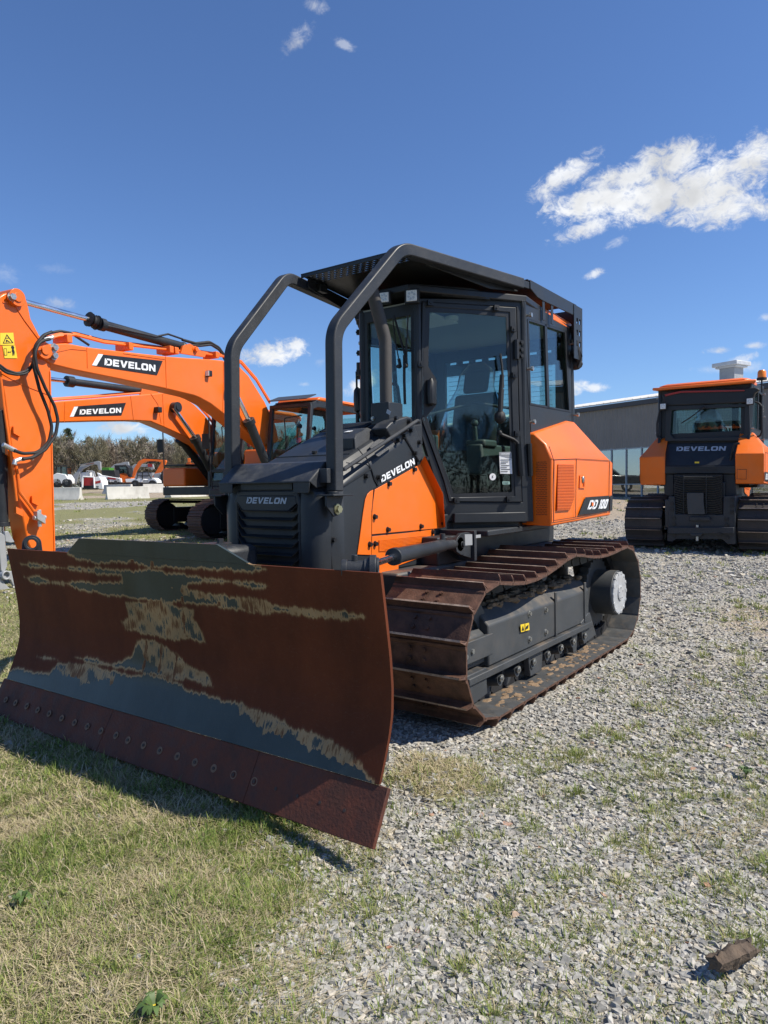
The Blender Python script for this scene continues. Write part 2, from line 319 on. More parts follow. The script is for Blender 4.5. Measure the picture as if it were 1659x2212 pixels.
def glassmat(name,tint=(.42,.60,.60),refl=1.,rough=.0):
    m=bpy.data.materials.new(name); m.use_nodes=True; nt=m.node_tree; nt.nodes.clear(); N=nt.nodes.new; L=nt.links.new
    out=N('ShaderNodeOutputMaterial'); mx=N('ShaderNodeMixShader'); tr=N('ShaderNodeBsdfTransparent'); gl=N('ShaderNodeBsdfGlossy'); lw=N('ShaderNodeLayerWeight'); lw.inputs[0].default_value=.5; pw=N('ShaderNodeMath'); pw.operation='POWER'; pw.inputs[1].default_value=5; L(lw.outputs['Facing'],pw.inputs[0])
    tr.inputs[0].default_value=(*tint,1); gl.inputs[0].default_value=(.92,.96,1,1); gl.inputs['Roughness'].default_value=rough
    mu=N('ShaderNodeMath'); mu.operation='MULTIPLY_ADD'; mu.use_clamp=True; L(pw.outputs[0],mu.inputs[0]); mu.inputs[1].default_value=.9*refl; mu.inputs[2].default_value=.045*refl
    tc=N('ShaderNodeTexCoord'); no=N('ShaderNodeTexNoise'); no.inputs['Scale'].default_value=2.5; L(tc.outputs['Object'],no.inputs[0]); bu=N('ShaderNodeBump'); bu.inputs['Strength'].default_value=.02; bu.inputs['Distance'].default_value=.02; L(no.outputs[0],bu.inputs['Height']); L(bu.outputs[0],gl.inputs['Normal'])
    L(mu.outputs[0],mx.inputs[0]); L(tr.outputs[0],mx.inputs[1]); L(gl.outputs[0],mx.inputs[2]); L(mx.outputs[0],out.inputs[0]); return m
ORANGE=mat('orange paint',(.80,.150,.005),.36,var=.07,vscale=1.2,bump=.03,bscale=300,coat=.12,scratch=.12,dirt=(.45,.22,.1),dirtamt=.18,dscale=3)
ORANGE2=mat('orange paint of the excavators',(.78,.140,.005),.38,var=.08,vscale=.7,coat=.12,dirt=(.4,.2,.1),dirtamt=.2,dscale=1)
DARK=mat('dark grey paint',(.020,.023,.027),.40,spec=.38,var=.14,vscale=2.2,bump=.05,bscale=220,dirt=(.12,.115,.105),dirtamt=.22,dscale=2.5,dtop=True,scratch=.18)
DARKV=mat('dusty dark grey paint',(.024,.027,.032),.46,spec=.4,var=.2,vscale=4,bump=.08,bscale=160,dirt=(.17,.165,.15),dirtamt=.4,dscale=6,dtop=True,scratch=.5)
BLACK=mat('black plastic',(.010,.011,.013),.42,var=.2,vscale=5)
SHAFT=mat('black rubber',(.012,.012,.013),.6,var=.2,vscale=6)
FRAMEM=mat('grey undercarriage paint',(.042,.046,.05),.5,var=.18,vscale=3,bump=.08,bscale=120,dirt=(.30,.22,.14),dirtamt=.55,dscale=3.5,dtop=True)
RUST=mat('rusty steel',(.075,.028,.016),.72,metal=.15,var=.5,vscale=5,bump=.25,bscale=90,dirt=(.020,.018,.018),dirtamt=.75,dscale=2.2,rvar=.25)
RUSTSHOE=mat('worn rusty track steel',(.135,.070,.047),.5,metal=.35,var=.6,vscale=7,bump=.3,bscale=80,dirt=(.022,.021,.022),dirtamt=.75,dscale=2.6,rvar=.4)
RUSTX=mat('rusty crawler shoe steel',(.10,.052,.036),.7,metal=.1,var=.4,vscale=5,bump=.25,bscale=40,dirt=(.03,.026,.024),dirtamt=.7,dscale=2)
CHROME=mat('chrome rod',(.75,.76,.78),.12,metal=1,var=.05)
STEEL=mat('zinc bolt steel',(.42,.42,.40),.35,metal=.9,var=.2,vscale=30)
BOLT=mat('black bolt',(.035,.035,.037),.35,metal=.6,var=.2,vscale=30)
SILVER=mat('silver hub casting',(.46,.47,.48),.5,metal=.3,var=.12,vscale=12,dirt=(.2,.17,.13),dirtamt=.4,dscale=9)
WHITE=mat('white paint',(.78,.78,.77),.4,var=.05)
WHITEL=mat('white lettering',(.74,.76,.78),.45,var=.02)
GREYL=mat('pale grey lettering',(.40,.44,.49),.4,var=.02)
YELLOW=mat('yellow decal',(.78,.55,.03),.45,var=.05)
GLASS=glassmat('tinted cab glass',(.76,.86,.84),.8)
GLASSR=glassmat('dark tinted glass',(.40,.50,.50),2.2)
SEATM=mat('black seat fabric',(.025,.026,.028),.85,var=.2,vscale=20)
PLASTIC=mat('grey interior plastic',(.09,.10,.10),.6,var=.06)
LINER=mat('headliner',(.30,.32,.31),.8,var=.05)
FILM=glassmat('plastic seat cover film',(.88,.9,.9),2.5,.2)
MUD=mat('dried mud',(.20,.135,.08),.95,var=.35,vscale=9,bump=.8,bscale=40)
LENS=mat('work lamp lens',(.75,.76,.75),.25,var=.08,vscale=60)
ALU=mat('cast aluminium',(.55,.55,.54),.4,metal=.7,var=.1)
AMBER=mat('amber lens',(.85,.22,.02),.2,var=.05)
REDL=mat('red trim',(.35,.02,.015),.35,var=.05)
CONC=mat('pale concrete',(.56,.54,.49),.85,var=.12,vscale=2.5,bump=.2,bscale=30,dirt=(.25,.22,.18),dirtamt=.5,dscale=1.3,streak=3)
GREYM=mat('grey machine paint',(.30,.31,.32),.45,var=.1)
# ---------------------------------------------------------------- crawler tracks
SHOEIN=mat('polished inner shoe face',(.075,.078,.08),.5,metal=.2,var=.3,vscale=5,dirt=(.30,.22,.14),dirtamt=.5,dscale=4)
TIPM=mat('worn grouser edge',(.30,.235,.19),.5,metal=.35,var=.5,vscale=14,bump=.3,bscale=90)
def resample(P,n):
    P=np.array(P,float); Q=np.vstack([P,P[:1]]); d=np.r_[0,np.cumsum(np.linalg.norm(np.diff(Q,axis=0),axis=1))]
    t=np.linspace(0,d[-1],n,endpoint=False); return np.c_[np.interp(t,d,Q[:,0]),np.interp(t,d,Q[:,1])],d[-1]
def arc(cx,cz,r,a0,a1,n=16): return [(cx+r*math.cos(R_(a)),cz+r*math.sin(R_(a))) for a in np.linspace(a0,a1,n)]
TOPP=[(1.483,.953),(1.314,.925),(1.12,.9),(.926,.896),(.72,.909),(.52,.939),(.3,.985),(.06,1.012),(-.165,.985),(-.376,.953),(-.575,.94),(-.81,.94),(-1.034,.953),(-1.27,.972)]
LOOP=arc(1.483,.509,.444,-90,88)+TOPP[1:]+arc(-1.335,.5175,.4525,92,270)+[(-1.0,.065),(0,.065),(1.,.065)]
def shoe_mesh(w,pitch,style='dozer'):
    mb=MB(); h=pitch/2
    if style=='dozer':
        pts=[(-h-.012,.0),(-h+.004,.022),(-h+.018,.020),(-h+.03,.012),(h-.03,.012),(h-.022,.03),(h-.018,.066),(h-.004,.066),(h-.002,.03),(h+.004,.010),(h+.010,.0),(h-.02,-.004),(-h+.02,-.004)]
        P=[(a,0,b) for a,b in pts]; mb.ext(P,(0,w,0))
        mb.v=[(a,(b if c<.05 else (b+.018 if b<w/2 else b-.018)),c) for a,b,c in mb.v]
        for sx in(-.045,.02):
            for sy in(-.055,.055): mb.tube([(sx,w/2+sy,.010),(sx,w/2+sy,.028)],.014,6)
    else:
        pts=[(-h,.0),(-h,.012),(-h*.86,.03),(-h*.72,.03),(-h*.66,.008),(-h*.1,.008),(-h*.05,.03),(h*.1,.03),(h*.16,.008),(h*.62,.008),(h*.68,.03),(h*.84,.03),(h*.96,.0)]
        mb.ext([(a,0,b) for a,b in pts],(0,w,0))
        for sy in(-.08,.08): mb.bb(-.012,.012,w/2+sy-.012,w/2+sy+.012,.006,.022)
    return mb
def track(parent,y0,w,loop,n,shoem,chainm,style='dozer',z0=0.,xf=None,name='crawler_track'):
    """chain loop (one part) carrying each shoe as a sub-part; y0 = inner edge, w = shoe width"""
    P,per=resample(loop,n); pitch=per/n; off=np.array(root_of(parent).location)
    mb=MB(); yc=y0+w/2
    for i in range(n):
        a=P[i]; b=P[(i+1)%n]; t=nrm(b-a); nn=np.array([t[1],-t[0]])
        m=(a+b)/2-nn*.052
        for s in(-.075,.075): mb.box((m[0],yc+s,m[1]),(pitch*.86,.038,.085),X=(t[0],0,t[1]),Z=(nn[0],0,nn[1]))
        q=a-nn*.05; mb.cyl((q[0],yc-.1,q[1]),(q[0],yc+.1,q[1]),.026,n=8)
    ch=part(mb,name,chainm,parent) if xf is None else None
    if xf is not None:
        mb.v=[tuple(xf(np.array(v))) for v in mb.v]; ch=part(mb,name,chainm,parent)
    sm=shoe_mesh(w,pitch,style).mesh('track_shoe'); sm.materials.append(shoem); sm.materials.append(SHOEIN); sm.materials.append(TIPM)
    import bmesh
    b_=bmesh.new(); b_.from_mesh(sm); bmesh.ops.recalc_face_normals(b_,faces=b_.faces); b_.to_mesh(sm); b_.free()
    if style=='dozer': sm.polygons.foreach_set('material_index',[1 if p.normal.z<-.8 else 2 if (p.normal.z>.8 and p.center.z>.06) else 0 for p in sm.polygons])
    for i in range(n):
        a=P[i]; b=P[(i+1)%n]; t=nrm(b-a); nn=np.array([t[1],-t[0]]); m=(a+b)/2
        o=bpy.data.objects.new('track_shoe',sm); link(o,ch)
        X=np.array([t[0],0,t[1]]); Y=np.array([0,1.,0]); Z=np.array([nn[0],0,nn[1]])
        if np.cross(X,Y)@Z<0: X=-X
        p=np.array([m[0],y0,m[1]])
        if xf is not None: p0=xf(np.zeros(3)); X=xf(X)-p0; Y=xf(Y)-p0; Z=xf(Z)-p0; p=xf(p)
        p=p-off; o.matrix_local=Matrix([[X[0],Y[0],Z[0],p[0]],[X[1],Y[1],Z[1],p[1]],[X[2],Y[2],Z[2],p[2]],[0,0,0,1]])
    return ch
def my(pts): return [(a,-b,c) for a,b,c in pts]
PDa=np.array([.745,.30,2.2]); PDb=np.array([-.03,.89,2.2]); PDd=nrm(PDb-PDa); PDn=np.array([-PDd[1],PDd[0],0]); PDn=PDn if PDn[1]>0 else -PDn
PSa=np.array([-.03,.89,2.2]); PSb=np.array([-1.33,.83,2.2]); PSd=nrm(PSb-PSa); PSn=np.array([PSd[1],-PSd[0],0]); PSn=PSn if PSn[1]>0 else -PSn
def PD(z,pts,o=0.): return manyl(z,pts,PDa+PDn*o,PDn)
def PS(z,pts,o=0.): return manyl(z,pts,PSa+PSn*o,PSn)
def undercarriage(T):
    for sd in(1,-1):
        y0=.67 if sd>0 else -1.38
        track(T,y0,.71,LOOP,42,RUSTSHOE,SHAFT)
        def Y(v): return v*sd
        mb=MB(); prof=[(1.30,.33),(1.30,.62),(1.22,.70),(-.70,.70),(-.78,.62),(-.78,.33)]
        sec=[(.86,.33),(.86,.66),(.92,.72),(1.10,.72),(1.20,.62),(1.20,.33)]
        mb.ext([(1.28,Y(a),b) for a,b in sec],(-2.02,0,0))
        mb.ext([(1.70,Y(a),b) for a,b in [(.88,.36),(.88,.58),(1.12,.60),(1.17,.56),(1.17,.36)]],(-.42,0,0))
        fr=part(mb,'track_frame',FRAMEM,T,.012)
        mb=MB(); mb.bb(1.62,-.74,Y(1.16),Y(1.235),.275,.325); mb.bb(1.66,1.22,Y(1.17),Y(1.205),.41,.56)
        mb.ext([(1.68,Y(1.12),.345),(1.66,Y(1.12),.20),(1.60,Y(1.12),.13),(1.34,Y(1.12),.16),(1.36,Y(1.12),.345)],(0,Y(.10),0))
        for x0,x1 in((.62,.36),(-.30,-.42)):
            mb.ext([(x0,Y(1.15),.28),(x0-.04,Y(1.15),.10),(x1,Y(1.15),.10),(x1-.03,Y(1.15),.28)],(0,Y(.05),0))
        mb.ext([(-.52,Y(1.17),.34),(-.70,Y(1.17),.40),(-.76,Y(1.17),.40),(-.93,Y(1.17),.16),(-.60,Y(1.17),.13),(-.55,Y(1.17),.20)],(0,Y(.035),0))
        mb.bb(.05,.09,Y(1.195),Y(1.212),.33,.70); mb.bb(-.60,-.64,Y(1.195),Y(1.212),.33,.70)
        part(mb,'frame_guard',FRAMEM,fr,.006)
        mb=MB()
        for k in range(7):
            x=1.12-k*.285; mb.cyl((x,Y(.86),.17),(x,Y(1.12),.17),.085,n=18); mb.cyl((x,Y(1.12),.185),(x,Y(1.205),.20),.04,n=16)
        part(mb,'track_rollers',FRAMEM,T)
        mb=MB()
        for k in range(7): x=1.12-k*.285; mb.cyl((x,Y(1.213),.215),(x,Y(1.224),.215),.028,n=16); mb.hexb((x,Y(1.222),.215),(0,sd,0),.012,.012)
        for x,z in((.60,.60),(.28,.58),(.60,.40),(.28,.40),(1.62,.47),(1.53,.49)): mb.hexb((x,Y(1.20),z),(0,sd,0),.018,.018)
        part(mb,'roller_bolts',STEEL,T)
        mb=MB(); mb.pipe((1.483,Y(.93),.509),(1.483,Y(1.13),.509),.335,.20,32); mb.cyl((1.483,Y(.96),.509),(1.483,Y(1.10),.509),.23,n=24)
        part(mb,'idler_wheel',FRAMEM,T)
        mb=MB(); N=27; pts=[]
        for k in range(N*2):
            r=.36 if k%2 else .325; a=k*math.pi/N; pts.append((-1.335+r*math.cos(a),Y(.98),.5175+r*math.sin(a)))
        mb.ext(pts,(0,Y(.10),0)); mb.cyl((-1.335,Y(.9),.5175),(-1.335,Y(1.285),.5175),.222,n=40)
        sp=part(mb,'drive_sprocket',FRAMEM,T,.006)
        mb=MB(); c=(-1.335,Y(1.285),.5175); mb.cyl(c,(-1.335,Y(1.305),.5175),.205,n=44)
        for k in range(14): a=k*2*math.pi/14; mb.box((c[0]+.197*math.cos(a),Y(1.298),c[2]+.197*math.sin(a)),(.03,.022,.032),X=(math.cos(a),0,math.sin(a)),Z=(-math.sin(a),0,math.cos(a)))
        mb.cyl((c[0],Y(1.305),c[2]),(c[0],Y(1.316),c[2]),.075,n=28)
        for k in range(5): a=k*2*math.pi/5+.3; mb.hexb((c[0]+.055*math.cos(a),Y(1.314),c[2]+.055*math.sin(a)),(0,sd,0),.008,.008)
        part(mb,'hub_cover',SILVER,sp,.003)
        mb=MB()
        for k in range(150):
            x=random.uniform(-.72,1.1); y=random.uniform(.90,1.13); r=random.uniform(.018,.055); mb.blob((x,Y(y),.715+random.uniform(-.01,.02)),(r*1.5,r,r*.6),7,4,.3)
        for k in range(110):
            x=random.uniform(-1.0,1.3); r=random.uniform(.012,.035); mb.blob((x,Y(random.uniform(1.12,1.33)),.068),(r*1.3*random.uniform(.5,1.6),r*.8,r*.22),8,4,.45)
        mu=part(mb,'dried_mud',MUD,T); mu['kind']='stuff'
        mb=MB()
        mb.cyl((.06,Y(.84),.86),(.06,Y(1.1),.86),.075,n=18); mb.bb(.0,.12,Y(.86),Y(.92),.68,.86); part(mb,'carrier_roller',FRAMEM,T)
    mb=MB(); mb.bb(-1.75,1.55,-.62,.62,.42,.98); mb.bb(-.95,-.65,-.9,.9,.42,.66); mb.bb(.3,.6,-.9,.9,.42,.62); part(mb,'chassis',FRAMEM,T,.02)
    mb=MB(); mb.ext([(-1.75,-.45,.98),(-1.75,-.45,1.3),(-1.2,-.45,1.45),(.9,-.45,1.35),(1.2,-.45,.98)],(0,.9,0)); mb.bb(1.0,-.35,.45,.62,.98,1.20)
    mb.bb(.62,-.6,-.86,.86,1.19,1.24); part(mb,'platform_base',DARK,T,.01)
def cab(T,guard=True):
    mb=MB()
    # door surround, B pillar, rear side surround: closed plates on their own planes
    o1=PD('Z2',[(205,425),(940,432),(1000,1365),(1022,1985),(425,1985),(395,1900),(196,1240),(212,800)])
    i1=PD('Z2',[(240,448),(903,487),(925,1365),(945,1850),(428,1848),(420,1780),(222,1240),(240,800)])
    mb.ring(o1,i1,-PDn*.06)
    o2=PS('Z2',[(945,434),(1296,628),(1312,1292),(1004,1366)]); i2=PS('Z2',[(980,568),(1250,650),(1282,1222),(996,1168)])
    mb.ring(o2,i2,-PSn*.05)
    o3=PS('Z2',[(1004,1366),(1312,1292),(1330,1500),(1022,1985)]); mb.ext(o3,-PSn*.05)
    # windscreen surround between the two front corners
    zt,zb=3.12,2.05; XF=.75; F1=[(XF,-.29,zb),(XF,.29,zb),(XF,.29,zt),(XF,-.29,zt)]; F2=[(XF,-.225,zb+.13),(XF,.225,zb+.13),(XF,.225,zt-.10),(XF,-.225,zt-.10)]
    mb.ring(F1,F2,(-.05,0,0)); mb.bb(.68,XF,-.28,.28,1.3,2.05)
    # the same plates on the other side
    for a,b,v in((o1,i1,-PDn*.06),(o2,i2,-PSn*.05)): mb.ring(my(a),my(b),(v[0],-v[1],v[2]))
    mb.ext(my(o3),(-PSn[0]*.05,PSn[1]*.05,0))
    # rear wall
    xr=-1.335; mb.ring([(xr,-.82,1.35),(xr,.82,1.35),(xr,.82,3.18),(xr,-.82,3.18)],[(xr,-.66,2.28),(xr,.66,2.28),(xr,.66,3.0),(xr,-.66,3.0)],(.05,0,0))
    # corner posts
    for s in(1,-1):
        mb.tube([(.735,s*.285,1.95),(.735,s*.285,3.12)],.032,10); mb.tube([(-.05,s*.86,1.27),(-.03,s*.875,3.19)],.03,10); mb.tube([(-1.31,s*.80,1.3),(-1.31,s*.81,3.18)],.035,10)
    sh=part(mb,'cab_shell',DARK,T,.006)
    mb=MB(); mb.ext([(.70,-.27,1.24),(-.03,-.82,1.24),(-1.3,-.8,1.24),(-1.3,.8,1.24),(-.03,.82,1.24),(.70,.27,1.24)],(0,0,.1)); part(mb,'cab_floor',BLACK,T)
    mb=MB(); mb.ext([(.74,-.28,3.12),(-.03,-.87,3.12),(-1.33,-.82,3.12),(-1.33,.82,3.12),(-.03,.87,3.12),(.74,.28,3.12)],(0,0,.015)); part(mb,'headliner',LINER,T)
    for sd in(1,-1):
        f=(lambda P:P) if sd>0 else my; S=np.array([1,sd,1])
        mb=MB(); od=f(PD('Z2',[(245,448),(900,489),(918,1240),(942,1848),(432,1845),(392,1690),(228,1240),(238,800)],.012)); idr=f(PD('Z2',[(265,482),(853,521),(872,1240),(893,1808),(447,1817),(408,1680),(248,1240),(254,800)],.012))
        mb.ring(od,idr,-PDn*S*.04)
        door=part(mb,'cab_door',DARK,T,.005)
        mb=MB(); A=f(PD('Z2',[(265,482),(853,521),(872,1240),(893,1808),(447,1817),(408,1680),(248,1240),(254,800)],.0)); mb.ext(A,-PDn*S*.006); part(mb,'door_glass',GLASS,door,smooth=0)
        # printed black border of the glass with its bulge behind the handle
        bo=[(265,482),(560,501),(853,521),(866,800),(878,1240),(893,1808),(670,1812),(447,1817),(408,1680),(300,1380),(248,1240),(250,1060),(252,930),(256,700)]
        bi=[(296,520),(560,532),(830,555),(835,800),(850,1240),(868,1778),(670,1784),(462,1790),(428,1690),(322,1400),(276,1250),(338,1180),(340,990),(285,900)]
        mb=MB(); mb.ring(f(PD('Z2',bo,.004)),f(PD('Z2',bi,.004)),-PDn*S*.002); part(mb,'glass_border',BLACK,door)
        mb=MB(); hp=f(PD('Z2',[(306,1005),(318,1160)],.035)); mb.tube(f(PD('Z2',[(306,985),(304,1010),(302,1080),(306,1160),(312,1175)],.04)),[.012,.03,.034,.03,.012],10); mb.tube(f(PD('Z2',[(306,1000),(306,1165)],.012)),.045,12)
        part(mb,'door_handle',BLACK,door)
        mb=MB()
        for q in((298,457),(760,492),(233,885),(880,640),(888,962),(905,1370),(848,1828),(482,1836)):
            p=f(PD('Z2',[q],.03))[0]; mb.box(p,(.045,.03,.045),X=PDd*S,Y=PDn*S); mb.cyl(p,p+PDn*S*.022,.01,n=8)
        for q in(735,785,830):
            p=f(PD('Z2',[(935,q)],.02))[0]; mb.hexb(p,PDn*S,.016,.025)
        mb.tube(f(PD('Z2',[(900,715),(902,850)],.03)),.022,8); mb.tube(f(PD('Z2',[(925,1440),(940,1665)],.04)),.03,8); mb.tube(f(PS('Z2',[(990,1440),(998,1665)],.03)),.025,8)
        part(mb,'door_hinges',BLACK,door)
        # wiper
        mb=MB(); mb.tube(f(PD('Z2',[(788,812),(800,900),(808,1050)],.05)),.011,6); mb.tube(f(PD('Z2',[(800,960),(790,1100),(783,1275)],.045)),.02,8); mb.tube(f(PD('Z2',[(806,1060),(800,1180),(790,1265)],.05)),.012,6)
        mb.blob(f(PD('Z2',[(786,1255)],.03))[0],(.05,.05,.06),10,6); mb.tube(f(PD('Z2',[(785,1365),(800,1378),(880,1410),(905,1430),(915,1470)],.03)),.014,8); mb.blob(f(PD('Z2',[(785,1365)],.03))[0],.022,8,5)
        part(mb,'door_wiper',SHAFT,door)
        mb=MB(); mb.ext(f(PS('Z2',[(980,568),(1250,650),(1282,1222),(996,1168)],-.02)),-PSn*S*.006); wg=part(mb,'side_window',GLASS,T,smooth=0)
        mb=MB(); w=f(PS('Z2',[(980,568),(1250,650),(1282,1222),(996,1168)],.004)); wi=f(PS('Z2',[(990,582),(1240,664),(1270,1208),(1004,1156)],.004)); mb.ring(w,wi,-PSn*S*.012)
        mb.ext(f(PS('Z2',[(1100,604),(1115,609),(1134,1195),(1118,1191)],.004)),-PSn*S*.02); part(mb,'window_frame',BLACK,wg)
        mb=MB()
        for q in((968,547),(978,920),(992,1290),(1302,1240),(1277,744)): p=f(PS('Z2',[q],.0))[0]; mb.cyl(p,p+PSn*S*.05,.011,n=8); mb.cyl(p+PSn*S*.035,p+PSn*S*.055,.02,n=12)
        part(mb,'cab_bolts',STEEL,T)
    mb=MB(); mb.bb(.715,.722,-.24,.24,2.16,3.04); ws=part(mb,'windscreen',GLASS,T,smooth=0)
    mb=MB(); mb.bb(-1.315,-1.308,-.67,.67,2.27,3.01); rw=part(mb,'rear_window',GLASS,T,smooth=0)
    mb=MB()
    for k in range(13): z=2.33+k*.05; mb.bb(-1.306,-1.304,-.62,.62,z,z+.0035)
    part(mb,'defroster_lines',BLACK,rw)
    # interior
    mb=MB(); mb.bb(-.75,-.25,-.26,.26,1.75,1.92); mb.ext([(-.72,-.25,1.85),(-.62,-.25,1.85),(-.78,-.25,2.55),(-.92,-.25,2.55)],(0,.5,0)); mb.ext([(-.82,-.14,2.55),(-.74,-.14,2.55),(-.80,-.14,2.80),(-.89,-.14,2.80)],(0,.28,0)); mb.bb(-.7,-.3,-.2,.2,1.33,1.75)
    st=part(mb,'driver_seat',SEATM,T,.05)
    mb=MB()
    P=[]; 
    for k,(z,r,x) in enumerate(((1.95,.33,-.62),(2.2,.33,-.68),(2.45,.31,-.74),(2.6,.22,-.79),(2.75,.19,-.82),(2.86,.10,-.84))):
        P.append([(x+r*.62*math.cos(a)*(1+random.uniform(-.12,.12)),r*math.sin(a)*(1+random.uniform(-.1,.1)),z) for a in np.linspace(0,2*math.pi,18,endpoint=False)])
    V=[q for p in P for q in p]; mb.add(V,[(i*18+k,i*18+(k+1)%18,(i+1)*18+(k+1)%18,(i+1)*18+k) for i in range(5) for k in range(18)]); part(mb,'seat_cover',FILM,st,fix=False,smooth=60)
    mb=MB(); mb.bb(-.7,.0,.32,.48,1.7,1.98); mb.bb(-.7,.0,-.48,-.32,1.7,1.98); mb.bb(.35,.68,-.25,.25,1.35,2.05); mb.cyl((-.05,.40,1.98),(-.02,.40,2.15),.02); mb.blob((-.02,.40,2.17),.035)
    mb.bb(-.28,-.02,.30,.50,1.95,2.02); part(mb,'control_console',PLASTIC,T,.03)
    mb=MB(); mb.bb(.45,.0,-.25,.25,3.085,3.10); mb.cyl((.2,.3,3.07),(.2,.3,3.1),.06); part(mb,'ceiling_light',WHITE,T)
    mb=MB(); mb.tube(filletpath([(.55,.20,2.2),(.15,.50,2.33),(-.6,.55,2.33)],.1),.014,8); mb.tube(filletpath([(.6,-.22,2.2),(.6,-.12,2.5),(.6,-.02,2.5),(.6,.02,2.22)],.06),.014,8); part(mb,'grab_bar',SHAFT,T)
    # fuel tank and battery boxes beside the cab
    for sd in(1,-1):
        f=(lambda P:P) if sd>0 else my
        Y=lambda v:v*sd
        B=lambda x,y,z:(x,Y(y),z)
        mb=MB()
        V=[B(-.12,.93,2.055),B(-.12,1.04,1.955),B(-.12,1.10,1.815),B(-.12,1.085,1.24),B(-.12,.93,1.245),
           B(-1.10,.86,2.235),B(-1.28,.86,2.235),B(-1.36,1.05,1.96),B(-1.46,1.05,1.955),B(-1.76,1.1,1.82),B(-1.76,1.09,1.36),B(-1.70,1.09,1.27),B(-1.70,.86,1.27),B(-1.76,.80,1.82),B(-.12,.80,2.06),B(-.12,.80,1.245),B(-1.10,.74,2.235),B(-1.32,.64,2.235),B(-1.7,.62,1.27),B(-1.76,.62,1.82)]
        mb.add(V,[(0,1,2,3,4),(14,0,4,15),(0,5,7,1),(5,6,8,7),(1,7,8,9,2),(2,9,10,11,3),(6,13,9,8),(13,12,11,10,9),(3,11,12,4),(14,16,5,0),(16,17,6,5),(17,19,13,6),(19,18,12,13),(15,4,12,18),(14,15,18,19,17,16)])
        tk=part(mb,'side_tank',ORANGE,T,.014)
        # louvres, mesh, lock, badge
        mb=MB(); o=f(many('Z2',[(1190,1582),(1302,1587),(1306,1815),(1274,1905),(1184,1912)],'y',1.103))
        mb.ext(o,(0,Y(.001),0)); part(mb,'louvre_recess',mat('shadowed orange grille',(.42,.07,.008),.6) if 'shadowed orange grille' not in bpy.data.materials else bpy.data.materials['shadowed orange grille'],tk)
        mb=MB(); n=30
        for k in range(n):
            y=1590+k*(1908-1590)/n; xr_=1302 if y<1815 else 1306-(y-1815)*.36
            a,b=f(many('Z2',[(1190-(y-1582)*.016,y),(xr_,y+1)],'y',1.104)); mb.rtube([a,b],.010,.0055,(0,Y(1),0))
        part(mb,'louvre_slats',ORANGE,tk)
        mb=MB(); xs=-.1185
        for i in range(9):
            for j in range(30):
                y=.955+.0135*i+(.0068 if j%2 else 0); z=1.34+.0158*j
                if y>1.055: continue
                mb.add([(xs+.002,Y(y+.0045*math.cos(a)),z+.0045*math.sin(a)) for a in np.linspace(0,2*math.pi,6,endpoint=False)],[(0,1,2,3,4,5)])
        part(mb,'vent_holes',BLACK,tk,smooth=0,fix=False)
        mb=MB()
        def seam(z,pts,yy=1.1025,w=.005):
            P=f(many(z,pts,'y',yy)); mb.rtube(P,.004,w,(0,1,0))
        seam('Z2',[(1130,1460),(1163,1560),(1160,1990)]); seam('Z2',[(1165,1560),(1162,1978),(1310,1955),(1546,1908),(1552,1560),(1320,1546),(1165,1552)]); seam('Z2',[(1320,1546),(1314,1955)])
        P=[B(-.16,1.062,1.93),B(-.65,1.062,1.93),B(-1.40,1.066,1.925)]; 
        part(mb,'panel_seams',BLACK,tk)
        mb=MB(); mb.ring(f(many('Z2',[(1346,1660),(1386,1662),(1384,1752),(1344,1750)],'y',1.106)),f(many('Z2',[(1354,1672),(1378,1673),(1376,1742),(1352,1741)],'y',1.106)),(0,Y(-.004),0)); part(mb,'lock_frame',ORANGE,tk)
        mb=MB(); p=f(many('Z2',[(1366,1690)],'y',1.10))[0]; mb.blob(p,(.022,.014,.035)); part(mb,'lock_handle',STEEL,tk)
        mb=MB(); mb.ext(f(many('Z2',[(1383,1815),(1551,1803),(1546,1912),(1335,1940)],'y',1.103)),(0,Y(.0015),0)); mb.ext(f(many('Z2',[(1556,1803),(1573,1802),(1570,1908),(1552,1912)],'y',1.103)),(0,Y(.0015),0)); bd=part(mb,'badge_plate',BLACK,tk,smooth=0)
        if sd>0:
            q=many('Z2',[(1396,1900),(1540,1892),(1546,1828),(1402,1836)],'y',1.106)
            q2=[q[0]]+[q[1],q[2],q[3]]
            bmx=mat('badge outline',(.02,.02,.022),.4); blocktext('DD 100',q2,'badge_lettering',WHITEL,bd,.001,push=(0,1,0),italic=.10,gap=.10)
            mb=MB(); c=many('Z2',[(1428,1850),(1440,1852),(1440,1876),(1428,1876)],'y',1.111); mb.ext(c,(0,.001,0)); part(mb,'badge_accent',ORANGE,bd)
        else:
            q=[(-1.6,-1.106,1.34),(-.95,-1.106,1.34),(-.95,-1.106,1.45),(-1.6,-1.106,1.45)]
            blocktext('DD 100',q,'badge_lettering',WHITEL,bd,.001,push=(0,-1,0),italic=.10,gap=.10)
    # step under the door
    for sd in(1,-1):
        f=(lambda P:P) if sd>0 else my
        mb=MB(); P=f(PD('Z2',[(470,1928),(967,1918),(969,1986),(466,1996)],.05)); mb.ext(P,-PDn*np.array([1,sd,1])*.17); stp=part(mb,'door_step',DARK,T,.006)
